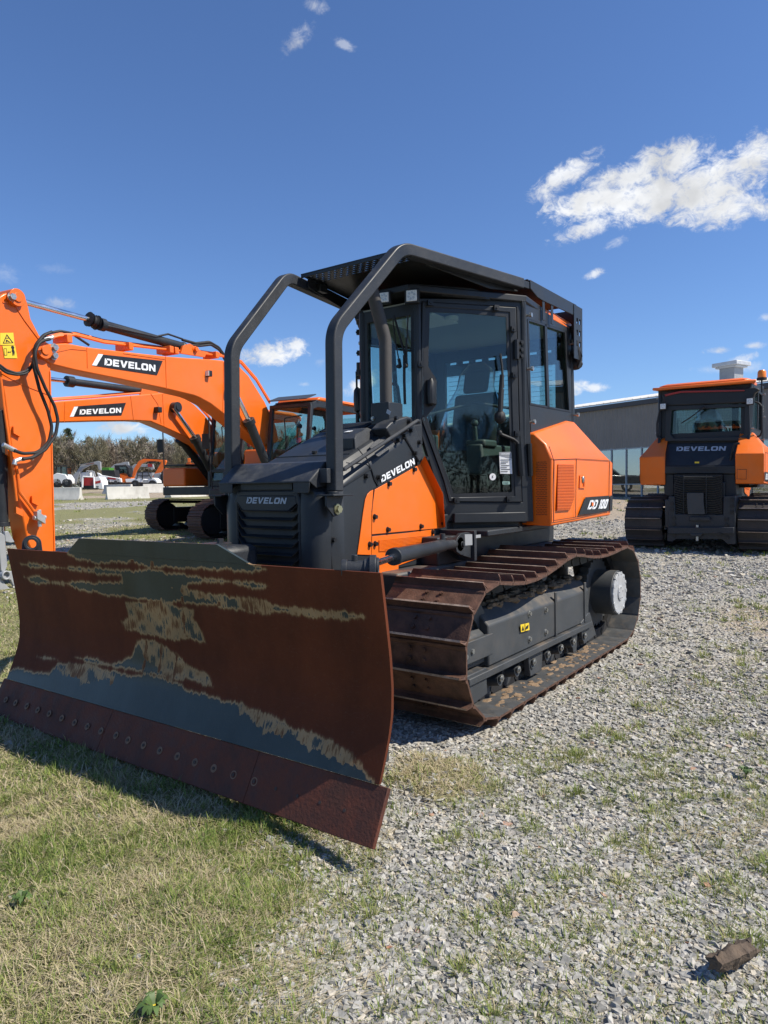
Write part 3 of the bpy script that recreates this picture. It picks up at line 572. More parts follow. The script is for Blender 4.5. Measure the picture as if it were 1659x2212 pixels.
def worklight(T,p,nv,up=(0,0,1),s=.085):
    nv=nrm(nv); X=nrm(np.cross(up,nv)); U=np.cross(nv,X); p=np.array(p,float)
    mb=MB(); mb.box(p,(s*1.35,s*1.35,.05),X=X,Y=U,Z=nv); b=part(mb,'work_light',BLACK,T,.006)
    mb=MB(); mb.box(p+nv*.026,(s,s,.012),X=X,Y=U,Z=nv); part(mb,'lens',LENS,b,.004)
    mb=MB()
    for k in range(6):
        a=k*math.pi/3+.3; q=p+nv*.034+X*math.cos(a)*s*.28+U*math.sin(a)*s*.28; mb.cyl(q-nv*.002,q+nv*.002,s*.11,n=10)
    part(mb,'led_cells',ALU,b)
    return b
def hood(T):
    zt=lambda x:1.806+.432*(1.823-x)
    xs=[2.20,2.12,1.95,1.7,1.4,1.17,1.05]; V=[];m=len(xs)
    for x in xs:
        z=zt(x) if x<2.12 else zt(2.12)-.03; w=.46 if x<2.15 else .40; zs=z-.115-.02*(x>1.9)
        if x>2.15: z=1.64; zs=1.58; w=.42
        V+=[(x,w,.98),(x,w,zs),(x,.365 if x<2.15 else .33,z),(x,-.365 if x<2.15 else -.33,z),(x,-w,zs),(x,-w,.98)]
    mb=MB(); f=[(i*6+k,i*6+(k+1)%6,(i+1)*6+(k+1)%6,(i+1)*6+k) for i in range(m-1) for k in range(6)]; f+=[tuple(range(6)),tuple((m-1)*6+k for k in range(6))]
    mb.add(V,f); h=part(mb,'engine_hood',DARK,T,.014)
    # rear cowl
    mb=MB()
    c=[(1.22,.51,1.90),(1.22,.40,2.03),(1.22,.0,2.05)]
    mb.ext(many('H',[(735,190),(800,120),(870,85),(1000,45),(1045,60),(1140,300),(1205,520),(1140,602),(985,330),(975,300),(835,375)],'y',.472),(0,-.14,0)); mb.ext([(a,-b,c) for a,b,c in many('H',[(975,300),(1045,200),(1140,300),(1205,520),(1140,602),(985,330)],'y',.472)],(0,.14,0))
    mb.ext([(1.30,-.34,1.98),(1.28,-.34,2.045),(.80,-.34,2.11),(.80,-.34,1.9)],(0,.70,0)); part(mb,'hood_cowl',DARKV,h,.01)
    mb=MB(); mb.rtube([(1.755,-.36,1.837),(1.755,.36,1.837)],.006,.006,(1,0,0)); mb.tube([(1.70,-.02,1.86),(1.70,-.02,1.875)],.02,10); 
    part(mb,'hood_seam',BLACK,h)
    mb=MB()
    for k in range(26):
        y=-.30+k*.0175; mb.box((1.24,y,2.083),(.16,.006,.012),X=(1,0,-.40),Z=(.4,0,1))
    part(mb,'top_vent',BLACK,h)
    # intake hood box
    B=many('H',[(230,275),(350,275),(520,185),(580,265),(390,330),(385,385),(225,400)],'y',.30)
    mb=MB(); mb.ext([(1.66,.335,1.87),(1.66,.335,1.955),(1.60,.30,1.99),(1.46,.30,2.045),(1.42,.335,2.02),(1.40,.335,1.98)],(0,-.26,0)); bx=part(mb,'intake_box',DARKV,h,.006)
    mb=MB(); mb.bb(1.662,1.667,.09,.32,1.885,1.945); part(mb,'intake_opening',BLACK,bx)
    mb=MB(); mb.box((1.54,.18,2.018),(.05,.05,.002),X=(1,0,-.26),Z=(.26,0,1)); part(mb,'box_sticker',WHITE,bx)
    mb=MB(); mb.box((1.33,.27,2.030),(.06,.08,.002),X=(1,0,-.43),Z=(.43,0,1)); part(mb,'warning_sticker',YELLOW,h)
    # side panels, both sides
    for sd in(1,-1):
        f=(lambda P:P) if sd>0 else my; Y=.468
        mb=MB(); mb.ext(f(many('Y2',[(962,777),(975,690),(1000,500),(1015,410),(1030,375),(1048,357),(1068,347),(1056,500),(1054,780)],'y',Y)),(0,-.004*sd,0))
        mb.ext(f(many('Y2',[(1074,348),(1230,262),(1380,176),(1452,312),(1528,498),(1530,600),(1058,643),(1060,500)],'y',Y)),(0,-.004*sd,0))
        mb.ext(f(many('Y2',[(1060,656),(1300,632),(1470,610),(1475,740),(1400,790),(1235,850),(1235,905),(1195,925),(1115,925),(1056,782)],'y',Y)),(0,-.004*sd,0))
        a=many('Y2',[(1380,172),(1410,122),(1528,370),(1545,595),(1530,600),(1528,498),(1452,312)],'y',Y); 
        for i in(1,2,3): a[i]=bpl('Y2',*[(1410,122),(1530,375),(1546,595)][i-1],(1,Y+.06,0),(0,1,0))
        mb.ext(f(a),(0,-.004*sd,0))
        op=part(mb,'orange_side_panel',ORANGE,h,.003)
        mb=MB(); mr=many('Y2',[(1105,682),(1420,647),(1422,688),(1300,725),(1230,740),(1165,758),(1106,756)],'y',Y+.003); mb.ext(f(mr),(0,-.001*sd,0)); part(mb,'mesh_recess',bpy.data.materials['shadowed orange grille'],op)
        mb=MB()
        for k in range(48):
            x=1108+k*6.55; a,b=f(many('Y2',[(x,682-k*.73),(x-1,757 if k<10 else 757-(k-10)*1.75)],'y',Y+.004)); mb.rtube([a,b],.004,.0055,(0,1,0))
        for k in range(9):
            y=684+k*8.6; xe=1421 if k<5 else 1421-(k-4)*70; a,b=f(many('Y2',[(1106,y),(xe,y-.11*(xe-1106))],'y',Y+.005)); mb.rtube([a,b],.004,.0055,(0,1,0))
        part(mb,'mesh_wires',ORANGE,op)
        mb=MB()
        for q in((1102,265),(1168,308),(1335,213),(1020,257),(1073,527),(1160,612),(1380,590),(1525,568),(1040,710),(1076,706),(798,680),(1458,628),(1465,278),(1412,140)): mb.hexb(f(many('Y2',[q],'y',.465))[0],(0,sd,0),.0165,.024)
        for q in((1008,105),(1038,218),(955,282),(882,335),(1135,360),(1088,492),(848,70)): mb.hexb(f(many('H',[q],'y',.475))[0],(0,sd,0),.015,.022)
        part(mb,'panel_bolts',BOLT,h)
        mb=MB()
        for P in([(232,888),(400,782),(562,676)],[(500,547),(650,885),(596,925),(560,1200)],[(560,676),(596,800),(640,885)],[(980,330),(1140,602)],[(395,432),(452,505),(500,548)]):
            mb.rtube(f(many('H',P,'y',.466)),.005,.006,(0,1,0))
        mb.rtube(f(many('Y2',[(765,440),(780,620),(795,875)],'y',.462)),.005,.006,(0,1,0)); part(mb,'panel_seams',BLACK,h)
        mb=MB(); 
        for P in([(543,402),(600,350),(740,273),(765,285),(775,302),(562,442),(548,430)],[(596,492),(800,338),(832,365),(840,392),(650,532),(628,525)]):
            pl=[bpl('H',a,b,(1.45,.45,1.93),nrm((.432*.72,.62,.72))) for a,b in P]; mb.ext(f(pl),(0,.001,.001))
        part(mb,'mesh_vent',mat('woven black mesh',(.06,.062,.066),.5,var=.9,vscale=130,bump=.6,bscale=200) if 'woven black mesh' not in bpy.data.materials else bpy.data.materials['woven black mesh'],h,fix=False)
        if sd<0: continue
        mb=MB(); mb.tube(filletpath(f([bp('H',238,705,'y',.53),bp('H',235,682,'y',.53),bp('H',1112,100,'y',.53),bp('H',1135,108,'y',.52)]),.03),.014,10)
        for q in((490,520),(1000,200)): p=f([bp('H',*q,'y',.53)])[0]; mb.tube([p,p+np.array([0,-.09*sd,-.05])],.010,8)
        part(mb,'hand_rail',DARKV,h)
        blocktext('DEVELON',f(many('H',[(685,845),(1085,622),(1070,545),(668,768)],'y',.4705)) if sd>0 else [(a,-b,c) for a,b,c in many('H',[(1085,622),(685,845),(668,768),(1070,545)],'y',.4705)],'side_lettering',WHITEL,h,.0015,push=(0,sd,0))
    blocktext('DEVELON',[(a,-b,c) for a,b,c in many('H',[(1085,622),(685,845),(668,768),(1070,545)],'y',.4705)],'side_lettering',WHITEL,h,.0015,push=(0,-1,0))
    return h
def grille(T,h):
    X=2.222
    mb=MB(); mb.ext([(2.16,-.33,1.0),(2.16,-.36,1.50),(2.16,-.30,1.585),(2.16,.30,1.585),(2.16,.36,1.50),(2.16,.33,1.0)],(.02,0,0)); core=part(mb,'radiator_grille',BLACK,T)
    mb=MB(); o=[(X,-.345,1.0),(X,-.375,1.5),(X,-.32,1.585),(X,.285,1.585),(X,.30,1.5),(X,.312,1.0)]; i=[(X,-.29,1.02),(X,-.29,1.49),(X,-.255,1.545),(X,.245,1.545),(X,.275,1.49),(X,.285,1.02)]
    o=[(X,-.315,1.0),(X,-.335,1.5),(X,-.29,1.585),(X,.29,1.585),(X,.305,1.5),(X,.315,1.0)]
    mb.ring(o,i,(-.05,0,0)); part(mb,'grille_frame',DARK,core,.012)
    # rounded corner fairings
    mb=MB(); 
    for s in(1,-1):
        V=[]; 
        for z,k in((1.0,0),(1.48,0),(1.57,-.02)):
            for x,y in((2.222,.312),(2.228,.345),(2.222,.385),(2.20,.43),(2.165,.462),(2.10,.468)): V.append((x+k*.8,s*(y+k*.6),z))
        mb.add(V,[(j*6+k,j*6+k+1,(j+1)*6+k+1,(j+1)*6+k) for j in range(2) for k in range(5)])
    part(mb,'corner_fairing',DARK,core,smooth=60)
    mb=MB()
    for k in range(8):
        z0=1.452-k*.0605
        mb.rtube([(X-.012,-.285,z0+.055),(X-.004,-.235,z0),(X-.004,.232,z0),(X-.012,.283,z0+.04)],.035,.007,(.85,0,-.5))
    part(mb,'grille_slats',BLACK,core)
    mb=MB(); mb.ext([(X+.004,a,b) for a,b in[(-.292,1.525),(-.275,1.552),(.268,1.548),(.278,1.495),(.200,1.445),(-.235,1.445),(-.288,1.49)]],(-.02,0,0)); pl=part(mb,'name_plate',DARK,core,.005)
    blocktext('DEVELON',[(X+.005,-.196,1.497),(X+.005,.193,1.494),(X+.005,.197,1.536),(X+.005,-.193,1.541)],'front_lettering',GREYL,pl,.002,push=(1,0,0),italic=.03)
    # brush visor over the grille
    mb=MB(); prof=[(2.00,1.785),(2.11,1.770),(2.265,1.645),(2.265,1.633),(2.10,1.758),(2.00,1.773)]
    V=[];n=6
    for y,w in((-.44,1),(.43,1)): V+=[(a,y,b) for a,b in prof]
    mb.add(V,[tuple(range(6)),tuple(range(6,12))]+[(k,(k+1)%6,6+(k+1)%6,6+k) for k in range(6)])
    mb.ext([(2.262,.285,1.64),(2.262,.43,1.64),(2.262,.42,1.566),(2.262,.285,1.566)],(-.008,0,0)); mb.ext([(2.262,-.30,1.64),(2.262,-.44,1.64),(2.262,-.43,1.57),(2.262,-.30,1.57)],(-.008,0,0))
    mb.ext([(2.00,.425,1.78),(2.11,.425,1.768),(2.262,.425,1.64),(2.20,.425,1.60),(2.0,.425,1.62)],(0,.008,0)); mb.ext([(2.00,-.435,1.78),(2.11,-.435,1.768),(2.262,-.435,1.64),(2.20,-.435,1.60),(2.0,-.435,1.62)],(0,-.008,0))
    mb.bb(2.08,2.17,.432,.50,1.63,1.725); mb.bb(2.08,2.17,-.50,-.443,1.63,1.725); part(mb,'hood_visor',DARKV,T,.006)
    mb=MB(); mb.bb(2.20,2.225,-.25,.24,1.592,1.635); part(mb,'visor_bracket',DARK,T)
    # exhaust stack
    mb=MB(); P=filletpath([(1.19,.28,2.15),(1.19,.28,2.74),(1.30,.24,3.10)],.25); mb.tube(P,.049,24,cap=False); mb.tube(P[:],.044,24,cap=False); ex=part(mb,'exhaust_pipe',mat('brown grey exhaust coating',(.052,.047,.044),.62,var=.2,vscale=9,dirt=(.12,.10,.085),dirtamt=.3,dscale=5),T,fix=False)
    mb=MB(); mb.box((1.18,.28,2.165),(.19,.17,.17)); bs=part(mb,'exhaust_base',DARK,ex,.006)
    mb=MB(); mb.ext(many('W',[(440,1795),(498,1830),(472,1880),(424,1850)],'x',1.278),(.001,0,0)); part(mb,'base_sticker',GREYL,bs)
    mb=MB(); mb.hexb((1.276,.215,2.13),(1,0,0),.012,.015); mb.hexb((1.19,.366,2.13),(0,1,0),.012,.015); part(mb,'base_bolts',STEEL,bs)
    # windscreen wipers hanging from above
    mb=MB()
    W=lambda *p:many('W',p,'x',.79)
    mb.tube(W((520,450),(560,800),(610,1060)),.006,6); mb.tube(W((610,1055),(635,1175)),.015,6); mb.tube(W((540,420),(640,780),(700,1000),(735,1150)),.010,6); mb.tube(W((745,400),(735,720),(700,1000),(690,1150)),.007,6)
    mb.tube(W((690,1000),(690,1190),(690,1370),(700,1720)),.013,6); mb.tube(W((720,740),(730,1170)),.008,6)
    for q in((625,1170),(725,1160)): mb.cyl(W(q)[0],W(q)[0]+np.array([.03,0,0]),.016,n=10)
    part(mb,'front_wiper',SHAFT,T)
def roof(T,guard):
    mb=MB(); O=[(-.35,.70),(-.42,.85),(-.80,.86),(-1.33,.83),(-1.42,.74),(-1.42,-.74),(-1.33,-.83),(-.80,-.86),(-.42,-.85),(-.35,-.70)]
    n=len(O); V=[(a,b,3.165) for a,b in O]+[(a*.99,b*.99,3.24) for a,b in O]+[(a*.93,b*.9,3.275) for a,b in O]
    mb.add(V,[tuple(range(n)),tuple(range(2*n,3*n))]+[(j*n+k,j*n+(k+1)%n,(j+1)*n+(k+1)%n,(j+1)*n+k) for j in(0,1) for k in range(n)])
    rf=part(mb,'cab_roof',ORANGE,T,.01)
    mb=MB()
    mb.ext([(.90,-.31,3.175),(.90,.31,3.175),(.76,.40,3.175),(-.03,.91,3.175),(-.6,.85,3.175),(-.6,-.85,3.175),(-.03,-.91,3.175),(.76,-.40,3.175)],(0,0,.06)); part(mb,'front_visor',BLACK,T,.01)
    mb=MB(); P=[bpl('R',a,b,PDa+PDn*.045,PDn) for a,b in((120,430),(265,425),(345,482),(690,508),(755,517),(700,455),(600,420),(300,395),(100,380))]; mb.ext(P,-PDn*.03); mb.mirror(); part(mb,'roof_side_guard',DARK,T,.004)
    return rf
def forestry(T):
    for s,nm in((1,'roll_bar'),(-1,'roll_bar')):
        mb=MB(); P=filletpath([(2.083,s*.493,1.575),(2.067,s*.49,2.635),(1.40,s*.568,3.325),(-.05,s*.848,3.345)],[.0,.24,.24,0] if False else .24,8)
        mb.rtube(P,.082,.088,(0,1,0)); rb=part(mb,nm,DARKV,T,.009)
        mb=MB(); mb.cyl((2.11,s*.50,1.575),(2.11,s*.50,1.55),.04,n=14); mb.bb(2.02,2.225,s*.46,s*.60,1.545,1.557)
        mb.ext([(2.225,s*.525,1.545),(2.225,s*.525,1.48),(2.15,s*.525,1.41),(2.10,s*.525,1.42),(2.05,s*.525,1.545)],(0,s*.014,0)); part(mb,'bar_bracket',DARK,rb,.003)
        mb=MB(); p=np.array(bp('G',1503,728,'y',.54)); p[1]*=s; mb.cyl(p,p+np.array([0,.005*s,0]),.036,n=20); mb.hexb(p+np.array([0,.004*s,0]),(0,s,0),.025,.022); part(mb,'bracket_bolt',mat('yellow zinc bolt',(.42,.40,.25),.3,metal=.8) if 'yellow zinc bolt' not in bpy.data.materials else bpy.data.materials['yellow zinc bolt'],rb)
    mb=MB()
    # roof plate with slotted front part
    zt=3.372
    x0,x1=1.185,.99; ny=15; nx=5
    yl=lambda x:.545+.16*(1.25-x)
    mb.ext([(1.255,-.53,zt),(1.255,.53,zt),(x0+.003,yl(x0),zt),(x0+.003,-yl(x0),zt)],(0,0,.008)); 
    mb.ext([(x1,-yl(x1),zt),(x1,yl(x1),zt),(-.10,.80,zt+.01),(-.12,.88,zt+.02),(-1.25,.90,zt+.02),(-1.25,-.90,zt+.02),(-.12,-.88,zt+.02),(-.10,-.80,zt+.01)],(0,0,.008))
    W=.50*2; 
    for j in range(nx):
        for i in range(ny+1):
            dx=(x0-x1)/nx; xc=x0-dx*(j+.5); dy=W/ny; yc=-.5+dy*(i+(.5 if j%2 else 0)); 
            if yc+dy/2>.54: continue
            hx,hy=dx/2,dy/2
            o=[(xc-hx,yc-hy),(xc-hx,yc),(xc-hx,yc+hy),(xc,yc+hy),(xc+hx,yc+hy),(xc+hx,yc),(xc+hx,yc-hy),(xc,yc-hy)]
            q=[(xc-hx*.60,yc-hy*.40),(xc-hx*.64,yc),(xc-hx*.60,yc+hy*.40),(xc,yc+hy*.80),(xc+hx*.60,yc+hy*.40),(xc+hx*.64,yc),(xc+hx*.60,yc-hy*.40),(xc,yc-hy*.80)]
            mb.ring([(a,b,zt) for a,b in o],[(a,b,zt) for a,b in q],(0,0,.008))
    for s in(1,-1): mb.ext([(x0,s*.5,zt),(x0,s*yl(x0),zt),(x1,s*yl(x1),zt),(x1,s*.5,zt)] ,(0,0,.008))
    cp=part(mb,'canopy_plate',DARK,T,0)
    mb=MB()
    for s in(1,-1):
        mb.rtube([(-.02,s*.86,3.345),(-.13,s*.885,3.345)],.02,.06,(0,1,0))
        mb.ext([(-.14,s*.90,3.395),(-1.17,s*.90,3.40),(-1.17,s*.90,3.285),(-.42,s*.90,3.27),(-.30,s*.90,3.275),(-.14,s*.90,3.32)],(0,-s*.012,0))
        mb.ext([(1.14,s*.56,3.37),(1.14,s*.56,3.30),(.30,s*.73,3.25),(-.1,s*.80,3.30),(-.1,s*.80,3.37)],(0,-s*.01,0))
        mb.bb(.90,1.0,s*.54,s*.60,3.30,3.37)
    mb.bb(1.245,1.255,-.53,.53,3.345,3.372)
    part(mb,'canopy_rail',DARK,cp,.004)
    mb=MB()
    # rear guard: side plate with slots turning round to the back
    for s in(1,-1):
        ox=-1.17
        zs=[3.39,3.27,3.215,3.155,3.10,3.045,2.99,2.935,2.86]
        xs=[ox,-1.235,-1.275,-1.31,-1.35,-1.40]
        for i in range(5):
            for j in range(8):
                X0,X1=xs[i],xs[i+1]; Z1,Z0=zs[j],zs[j+1]
                if i in(1,3) and j in(1,3,5,7) and j<7 : continue
                mb.bb(X0,X1,s*.898,s*.906,Z0,Z1)
        for j in range(8):
            for i in range(22):
                y0=-.9+i*1.8/22; y1=y0+1.8/22
                if i%2 and j in(1,3,5) : continue
                if s>0: mb.bb(-1.40,-1.408,y0,y1,zs[j+1],zs[j])
    part(mb,'rear_guard',DARK,cp,0,fix=False)
    mb=MB()
    for x in(-.42,-.62):
        for s in(1,-1): mb.ext([(x,s*.885,3.28),(x-.05,s*.885,3.28),(x-.05,s*.885,3.10),(x,s*.885,3.10)],(0,s*.008,0))
    part(mb,'guard_bracket',DARK,cp,.003)
    mb=MB(); mb.tube(filletpath([(-1.25,.86,3.2),(-1.30,.89,2.95),(-1.36,.88,2.80)],.1),.03,8); mb.blob((-1.37,.84,2.83),(.06,.08,.06)); mb.tube([(-1.25,.87,3.1),(-1.34,.92,2.9),(-1.30,.9,2.78)],.01,6); part(mb,'cable_bundle',SHAFT,T)
    worklight(T,bp('T',1110,715,'x',.93),(1,.25,0),s=.078); worklight(T,bp('T',1443,695,'x',.86),(1,.35,0),s=.088)
PROFB=[(3.175,1.21),(3.14,1.0),(3.112,.82),(3.10,.68),(3.105,.56),(3.13,.46),(3.165,.37),(3.205,.275)]
def bx(z): return float(np.interp(z,[p[1] for p in PROFB][::-1],[p[0] for p in PROFB][::-1]))
def bproj(q):
    z=.6
    for _ in range(6): p=bp('Z6',q[0],q[1],'x',bx(z)); z=p[2]-.0085*p[1]
    return p[1],z
def sdpoly(px,py,poly):
    P=np.array(poly); n=len(P); d=np.full(px.shape,1e9); ins=np.zeros(px.shape,bool)
    for i in range(n):
        a=P[i]; b=P[(i+1)%n]; e=b-a; wx=px-a[0]; wy=py-a[1]; t=np.clip((wx*e[0]+wy*e[1])/(e@e+1e-12),0,1)
        d=np.minimum(d,np.hypot(wx-e[0]*t,wy-e[1]*t)); c=((a[1]>py)!=(b[1]>py))&(px<(b[0]-a[0])*(py-a[1])/(b[1]-a[1]+1e-12)+a[0]); ins^=c
    return np.where(ins,d,-d)
def blade(T):
    ys=np.linspace(-1.653,1.653,620); zs=np.r_[np.linspace(1.208,.275,150)]
    # smooth profile
    prx=np.interp(zs,[p[1] for p in PROFB][::-1],[p[0] for p in PROFB][::-1]); k=np.ones(9)/9; prs=np.convolve(np.pad(prx,4,mode='edge'),k,'valid'); prs[:3]=prx[:3]; prs[-3:]=prx[-3:]
    YY,ZZ=np.meshgrid(ys,zs,indexing='ij'); XX=np.tile(prs,(len(ys),1))
    guard=[(-.865,1.208),(-.70,1.305),(.60,1.305),(.835,1.208)]
    polys=[[(318,54),(905,80),(1035,165),(1110,180),(1110,190),(900,190),(800,186),(700,178),(560,165),(470,158),(430,160),(330,146),(272,115)],
     [(330,180),(560,182),(700,195),(860,215),(1000,238),(1115,252),(1080,262),(950,240),(800,246),(760,258),(830,275),(960,297),(1100,318),(1300,350),(1500,372),(1512,382),(1480,390),(1340,386),(1200,375),(1000,354),(850,335),(700,322),(560,310),(430,290),(300,258),(230,240),(255,232),(420,240),(500,232),(500,215),(430,205),(350,195)],
     [(80,158),(230,170),(440,182),(330,190),(200,180),(90,168)],[(100,215),(160,215),(205,232),(240,232),(300,258),(200,243),(130,240)],
     [(515,315),(680,325),(760,338),(805,352),(800,385),(840,440),(855,492),(790,482),(700,470),(590,450),(520,435),(505,400),(530,380)],
     [(570,475),(640,480),(700,520),(760,560),(870,625),(880,672),(780,650),(700,635),(560,605),(440,590),(310,548),(480,572),(545,540)],
     [(-400,590),(0,600),(60,598),(130,606),(200,612),(240,570),(350,580),(470,600),(550,625),(620,618),(700,640),(780,672),(870,706),(930,733),(1000,742),(1050,758),(1150,800),(1250,850),(1350,890),(1450,945),(1530,1015),(1562,1062),(1570,1130),(1300,1040),(0,680),(-400,560)],
     [(155,545),(235,552),(240,562),(160,553)],[(480,150),(560,152),(560,160),(490,160)]]
    tans=[polys[4],[(225,560),(480,600),(470,660),(380,650),(250,620)],[(985,735),(1150,795),(1350,885),(1460,950),(1570,1060),(1500,1020),(1400,965),(1250,905),(1100,862),(1020,810)],[(545,470),(640,470),(880,620),(880,690),(700,640),(600,540)],[(700,255),(960,290),(1250,345),(1515,372),(1515,395),(1200,372),(900,330),(760,290)]]
    sc=1.0
    pb=[[bproj(q) for q in p] for p in polys]; tb=[[bproj(q) for q in p] for p in tans]
    pb[0]=[(-.70,1.36),(.60,1.36)]+pb[0][2:-1]+[(-.865,1.2)]
    def fieldf(y,z):
        rs=np.random.default_rng(3)
        # vertical dribbles and fine ragged edge
        g=np.zeros(y.shape)
        for fr,am in((9,.010),(23,.007),(60,.006),(140,.004)):
            ph=rs.uniform(0,6.28,4); g+=am*(np.sin(y*fr+ph[0]+2*np.sin(z*fr*.15+ph[1]))+.6*np.sin(y*fr*1.7+ph[2]+z*fr*.3))
        f=np.max([sdpoly(y,z,p) for p in pb],axis=0)+g*.55
        t=np.max([sdpoly(y,z,p) for p in tb],axis=0)+g*1.2
        pat=np.zeros(y.shape)
        for fr in(11,19,37): ph=rs.uniform(0,6.28,3); pat+=np.sin(y*fr+ph[0])*np.sin(z*fr*1.3+ph[1]+y*3)/2
        f=np.where(t>0,np.minimum(f,.007+.011*np.clip(pat,-.8,1.4)),f)
        # dark vertical scars
        for yc,z0,z1 in((-.17,.50,.70),(-.02,.52,.72),(.12,.48,.66),(.22,.78,1.0),(-.17,1.15,1.19),(.02,1.15,1.19),(.55,.97,.99)):
            s=(np.abs(y-yc-(z-z0)*.12)<.010+.006*np.sin(z*60))&(z>z0)&(z<z1); f=np.where(s,np.minimum(f,-.004),f)
        return f
    F=fieldf(YY,ZZ); n1,n2=YY.shape; V=np.stack([XX,YY,ZZ+.0085*YY],-1).reshape(-1,3)
    idx=np.arange(n1*n2).reshape(n1,n2); f=np.stack([idx[:-1,:-1],idx[:-1,1:],idx[1:,1:],idx[1:,:-1]],-1).reshape(-1,4)
    # back skin 18 mm behind
    Vb=V-np.array([.018,0,0]); nV=len(V); fb=f[:,::-1]+nV
    rim=[]
    e=list(idx[:,0])+list(idx[-1,1:])+list(idx[::-1,-1][1:])+list(idx[0,::-1][1:-1])
    for i in range(len(e)): a,b=e[i],e[(i+1)%len(e)]; rim.append((a,b,b+nV,a+nV))
    me=bpy.data.meshes.new('moldboard'); me.from_pydata(np.vstack([V,Vb]).tolist(),[],f.tolist()+fb.tolist()+rim)
    at=me.attributes.new('wear','FLOAT','POINT'); at.data.foreach_set('value',np.r_[F.ravel(),F.ravel()])
    me.materials.append(BLADEM); me.polygons.foreach_set('use_smooth',[True]*len(me.polygons)); me.set_sharp_from_angle(angle=R_(40))
    o=bpy.data.objects.new('moldboard',me); link(o,T)
    # raised spill guard
    gy=np.linspace(-.865,.835,200); V=[];fF=[]; 
    for y in gy:
        zt=float(np.interp(y,[p[0] for p in guard],[p[1] for p in guard]))
        for k in range(8): z=1.209+(max(zt,1.2095)-1.209)*k/7; V.append((3.175+.014*(z-1.209)/.1,y,z+.0085*y))
    V=np.array(V); I=np.arange(len(V)).reshape(200,8); ff=np.stack([I[:-1,:-1],I[:-1,1:],I[1:,1:],I[1:,:-1]],-1).reshape(-1,4)
    nV=len(V); e=list(I[:,0])+list(I[-1,1:])+list(I[::-1,-1][1:])+list(I[0,::-1][1:-1]); rim=[(e[i],e[(i+1)%len(e)],e[(i+1)%len(e)]+nV,e[i]+nV) for i in range(len(e))]
    me=bpy.data.meshes.new('spill_guard'); me.from_pydata(np.vstack([V,V-np.array([.016,0,0])]).tolist(),[],ff.tolist()+(ff[:,::-1]+nV).tolist()+rim)
    F2=fieldf(V[:,1],V[:,2]); F2=np.maximum(F2,.03*(V[:,2]>1.225)); at=me.attributes.new('wear','FLOAT','POINT'); at.data.foreach_set('value',np.r_[F2,F2]); me.materials.append(BLADEM)
    link(bpy.data.objects.new('spill_guard',me),o)
    # bolted cutting edge in three lengths
    a=np.array([3.200,0,.272]); b=np.array([3.322,0,.052]); nv=nrm((.22,0,.122)); P0=(3.2,0,.272)
    mb=MB()
    for y0,y1 in((-1.70,-.352),(-.350,.905),(.907,1.70)):
        t=np.array([0,0,.0085])
        q=[a+(0,y0,y0*.0085),a+(0,y1,y1*.0085),b+(0,y1,y1*.0085),b+(0,y0,y0*.0085)]; mb.ext(q,-nv*.025)
    ce=part(mb,'cutting_edge',mat('rusty cutting edge',(.115,.030,.015),.7,metal=.1,var=.35,vscale=14,bump=.3,bscale=70,dirt=(.05,.028,.022),dirtamt=.7,dscale=2.5),T,.003)
    mb=MB(); mh=MB()
    for q in [(25,725),(65,738),(112,752),(157,768),(205,783),(257,802),(310,820),(363,836),(420,855),(482,873),(532,893),(597,914),(664,936),(737,960),(810,985),(888,1010),(970,1037),(1056,1065),(1147,1095),(1237,1125),(1330,1152),(1432,1185)]:
        p=bpl('Z6',*q,P0,nv); mb.pipe(p,p+nv*.004,.021,.0155,18); mb.tube([p,p+nv*.003],.0155,18); mh.tube([p+nv*.003,p+nv*.0075],.009,6)
    part(mb,'edge_bolts',mat('rust ringed bolt',(.20,.115,.07),.7,var=.3,vscale=20),ce)
    part(mh,'bolt_heads',mat('dark bolt recess',(.05,.03,.022),.6),ce)
    # back structure
    mb=MB()
    mb.bb(3.00,3.13,-1.5,1.5,1.02,1.10); mb.bb(2.98,3.10,-1.55,1.55,.30,.42)
    for y in(-1.45,-1.1,-.55,0,.55,1.1,1.45): mb.ext([(3.13,y-.008,1.15),(2.98,y-.008,1.0),(2.96,y-.008,.4),(3.1,y-.008,.33),(3.06,y-.008,.7)],(0,.016,0))
    part(mb,'blade_back_rib',FRAMEM,T,.004)
    L=np.array([3.05,1.54,1.225]); nl=nrm((.55,-.835,0))
    for s in(1,-1):
        S=np.array([1,s,1]); mb=MB(); c=L*S; n_=nl*S; u=nrm(np.cross((0,0,1),n_)); R=.062
        ou=[];inn=[]
        for k in range(24):
            a_=k*2*math.pi/24; r=R
            pt=c+u*r*math.cos(a_)+np.array([0,0,1])*r*math.sin(a_)
            if math.sin(a_)<-.2: pt=c+u*(R*1.25*math.copysign(1,math.cos(a_)) if abs(math.cos(a_))>.3 else R*math.cos(a_)*3)+np.array([0,0,-.17])
            ou.append(pt); inn.append(c+u*.031*math.cos(a_)+np.array([0,0,.031*math.sin(a_)]))
        mb.ring(ou,inn,n_*.03); mb.pipe(c-n_*.012,c+n_*.042,.05,.031)
        lug=part(mb,'cylinder_lug',DARKV,T,.003)
        if s>0:
            P1=np.array([.87,.70,1.145]); pl=np.array([L[0],L[1]-.1,1.2]); dd=nrm(P1-pl); pn=nrm(np.cross(dd,(0,0,1)))
            g=lambda x,y:bpl('L',x,y,pl,pn)
            e0=g(330,350); mb=MB(); q0=L+(0,0,-.005); mb.cyl(q0+nl*.03,q0+nl*.155,.042,n=24); mb.cyl(q0+nl*.035,q0+nl*.055,.050,n=24); mb.cyl(q0+nl*.135,q0+nl*.16,.047,n=24); mb.cyl(q0+nl*.10+(0,0,.03),q0+nl*.10+(0,0,.068),.015,n=12)
            part(mb,'rod_eye',DARKV,lug,.002)
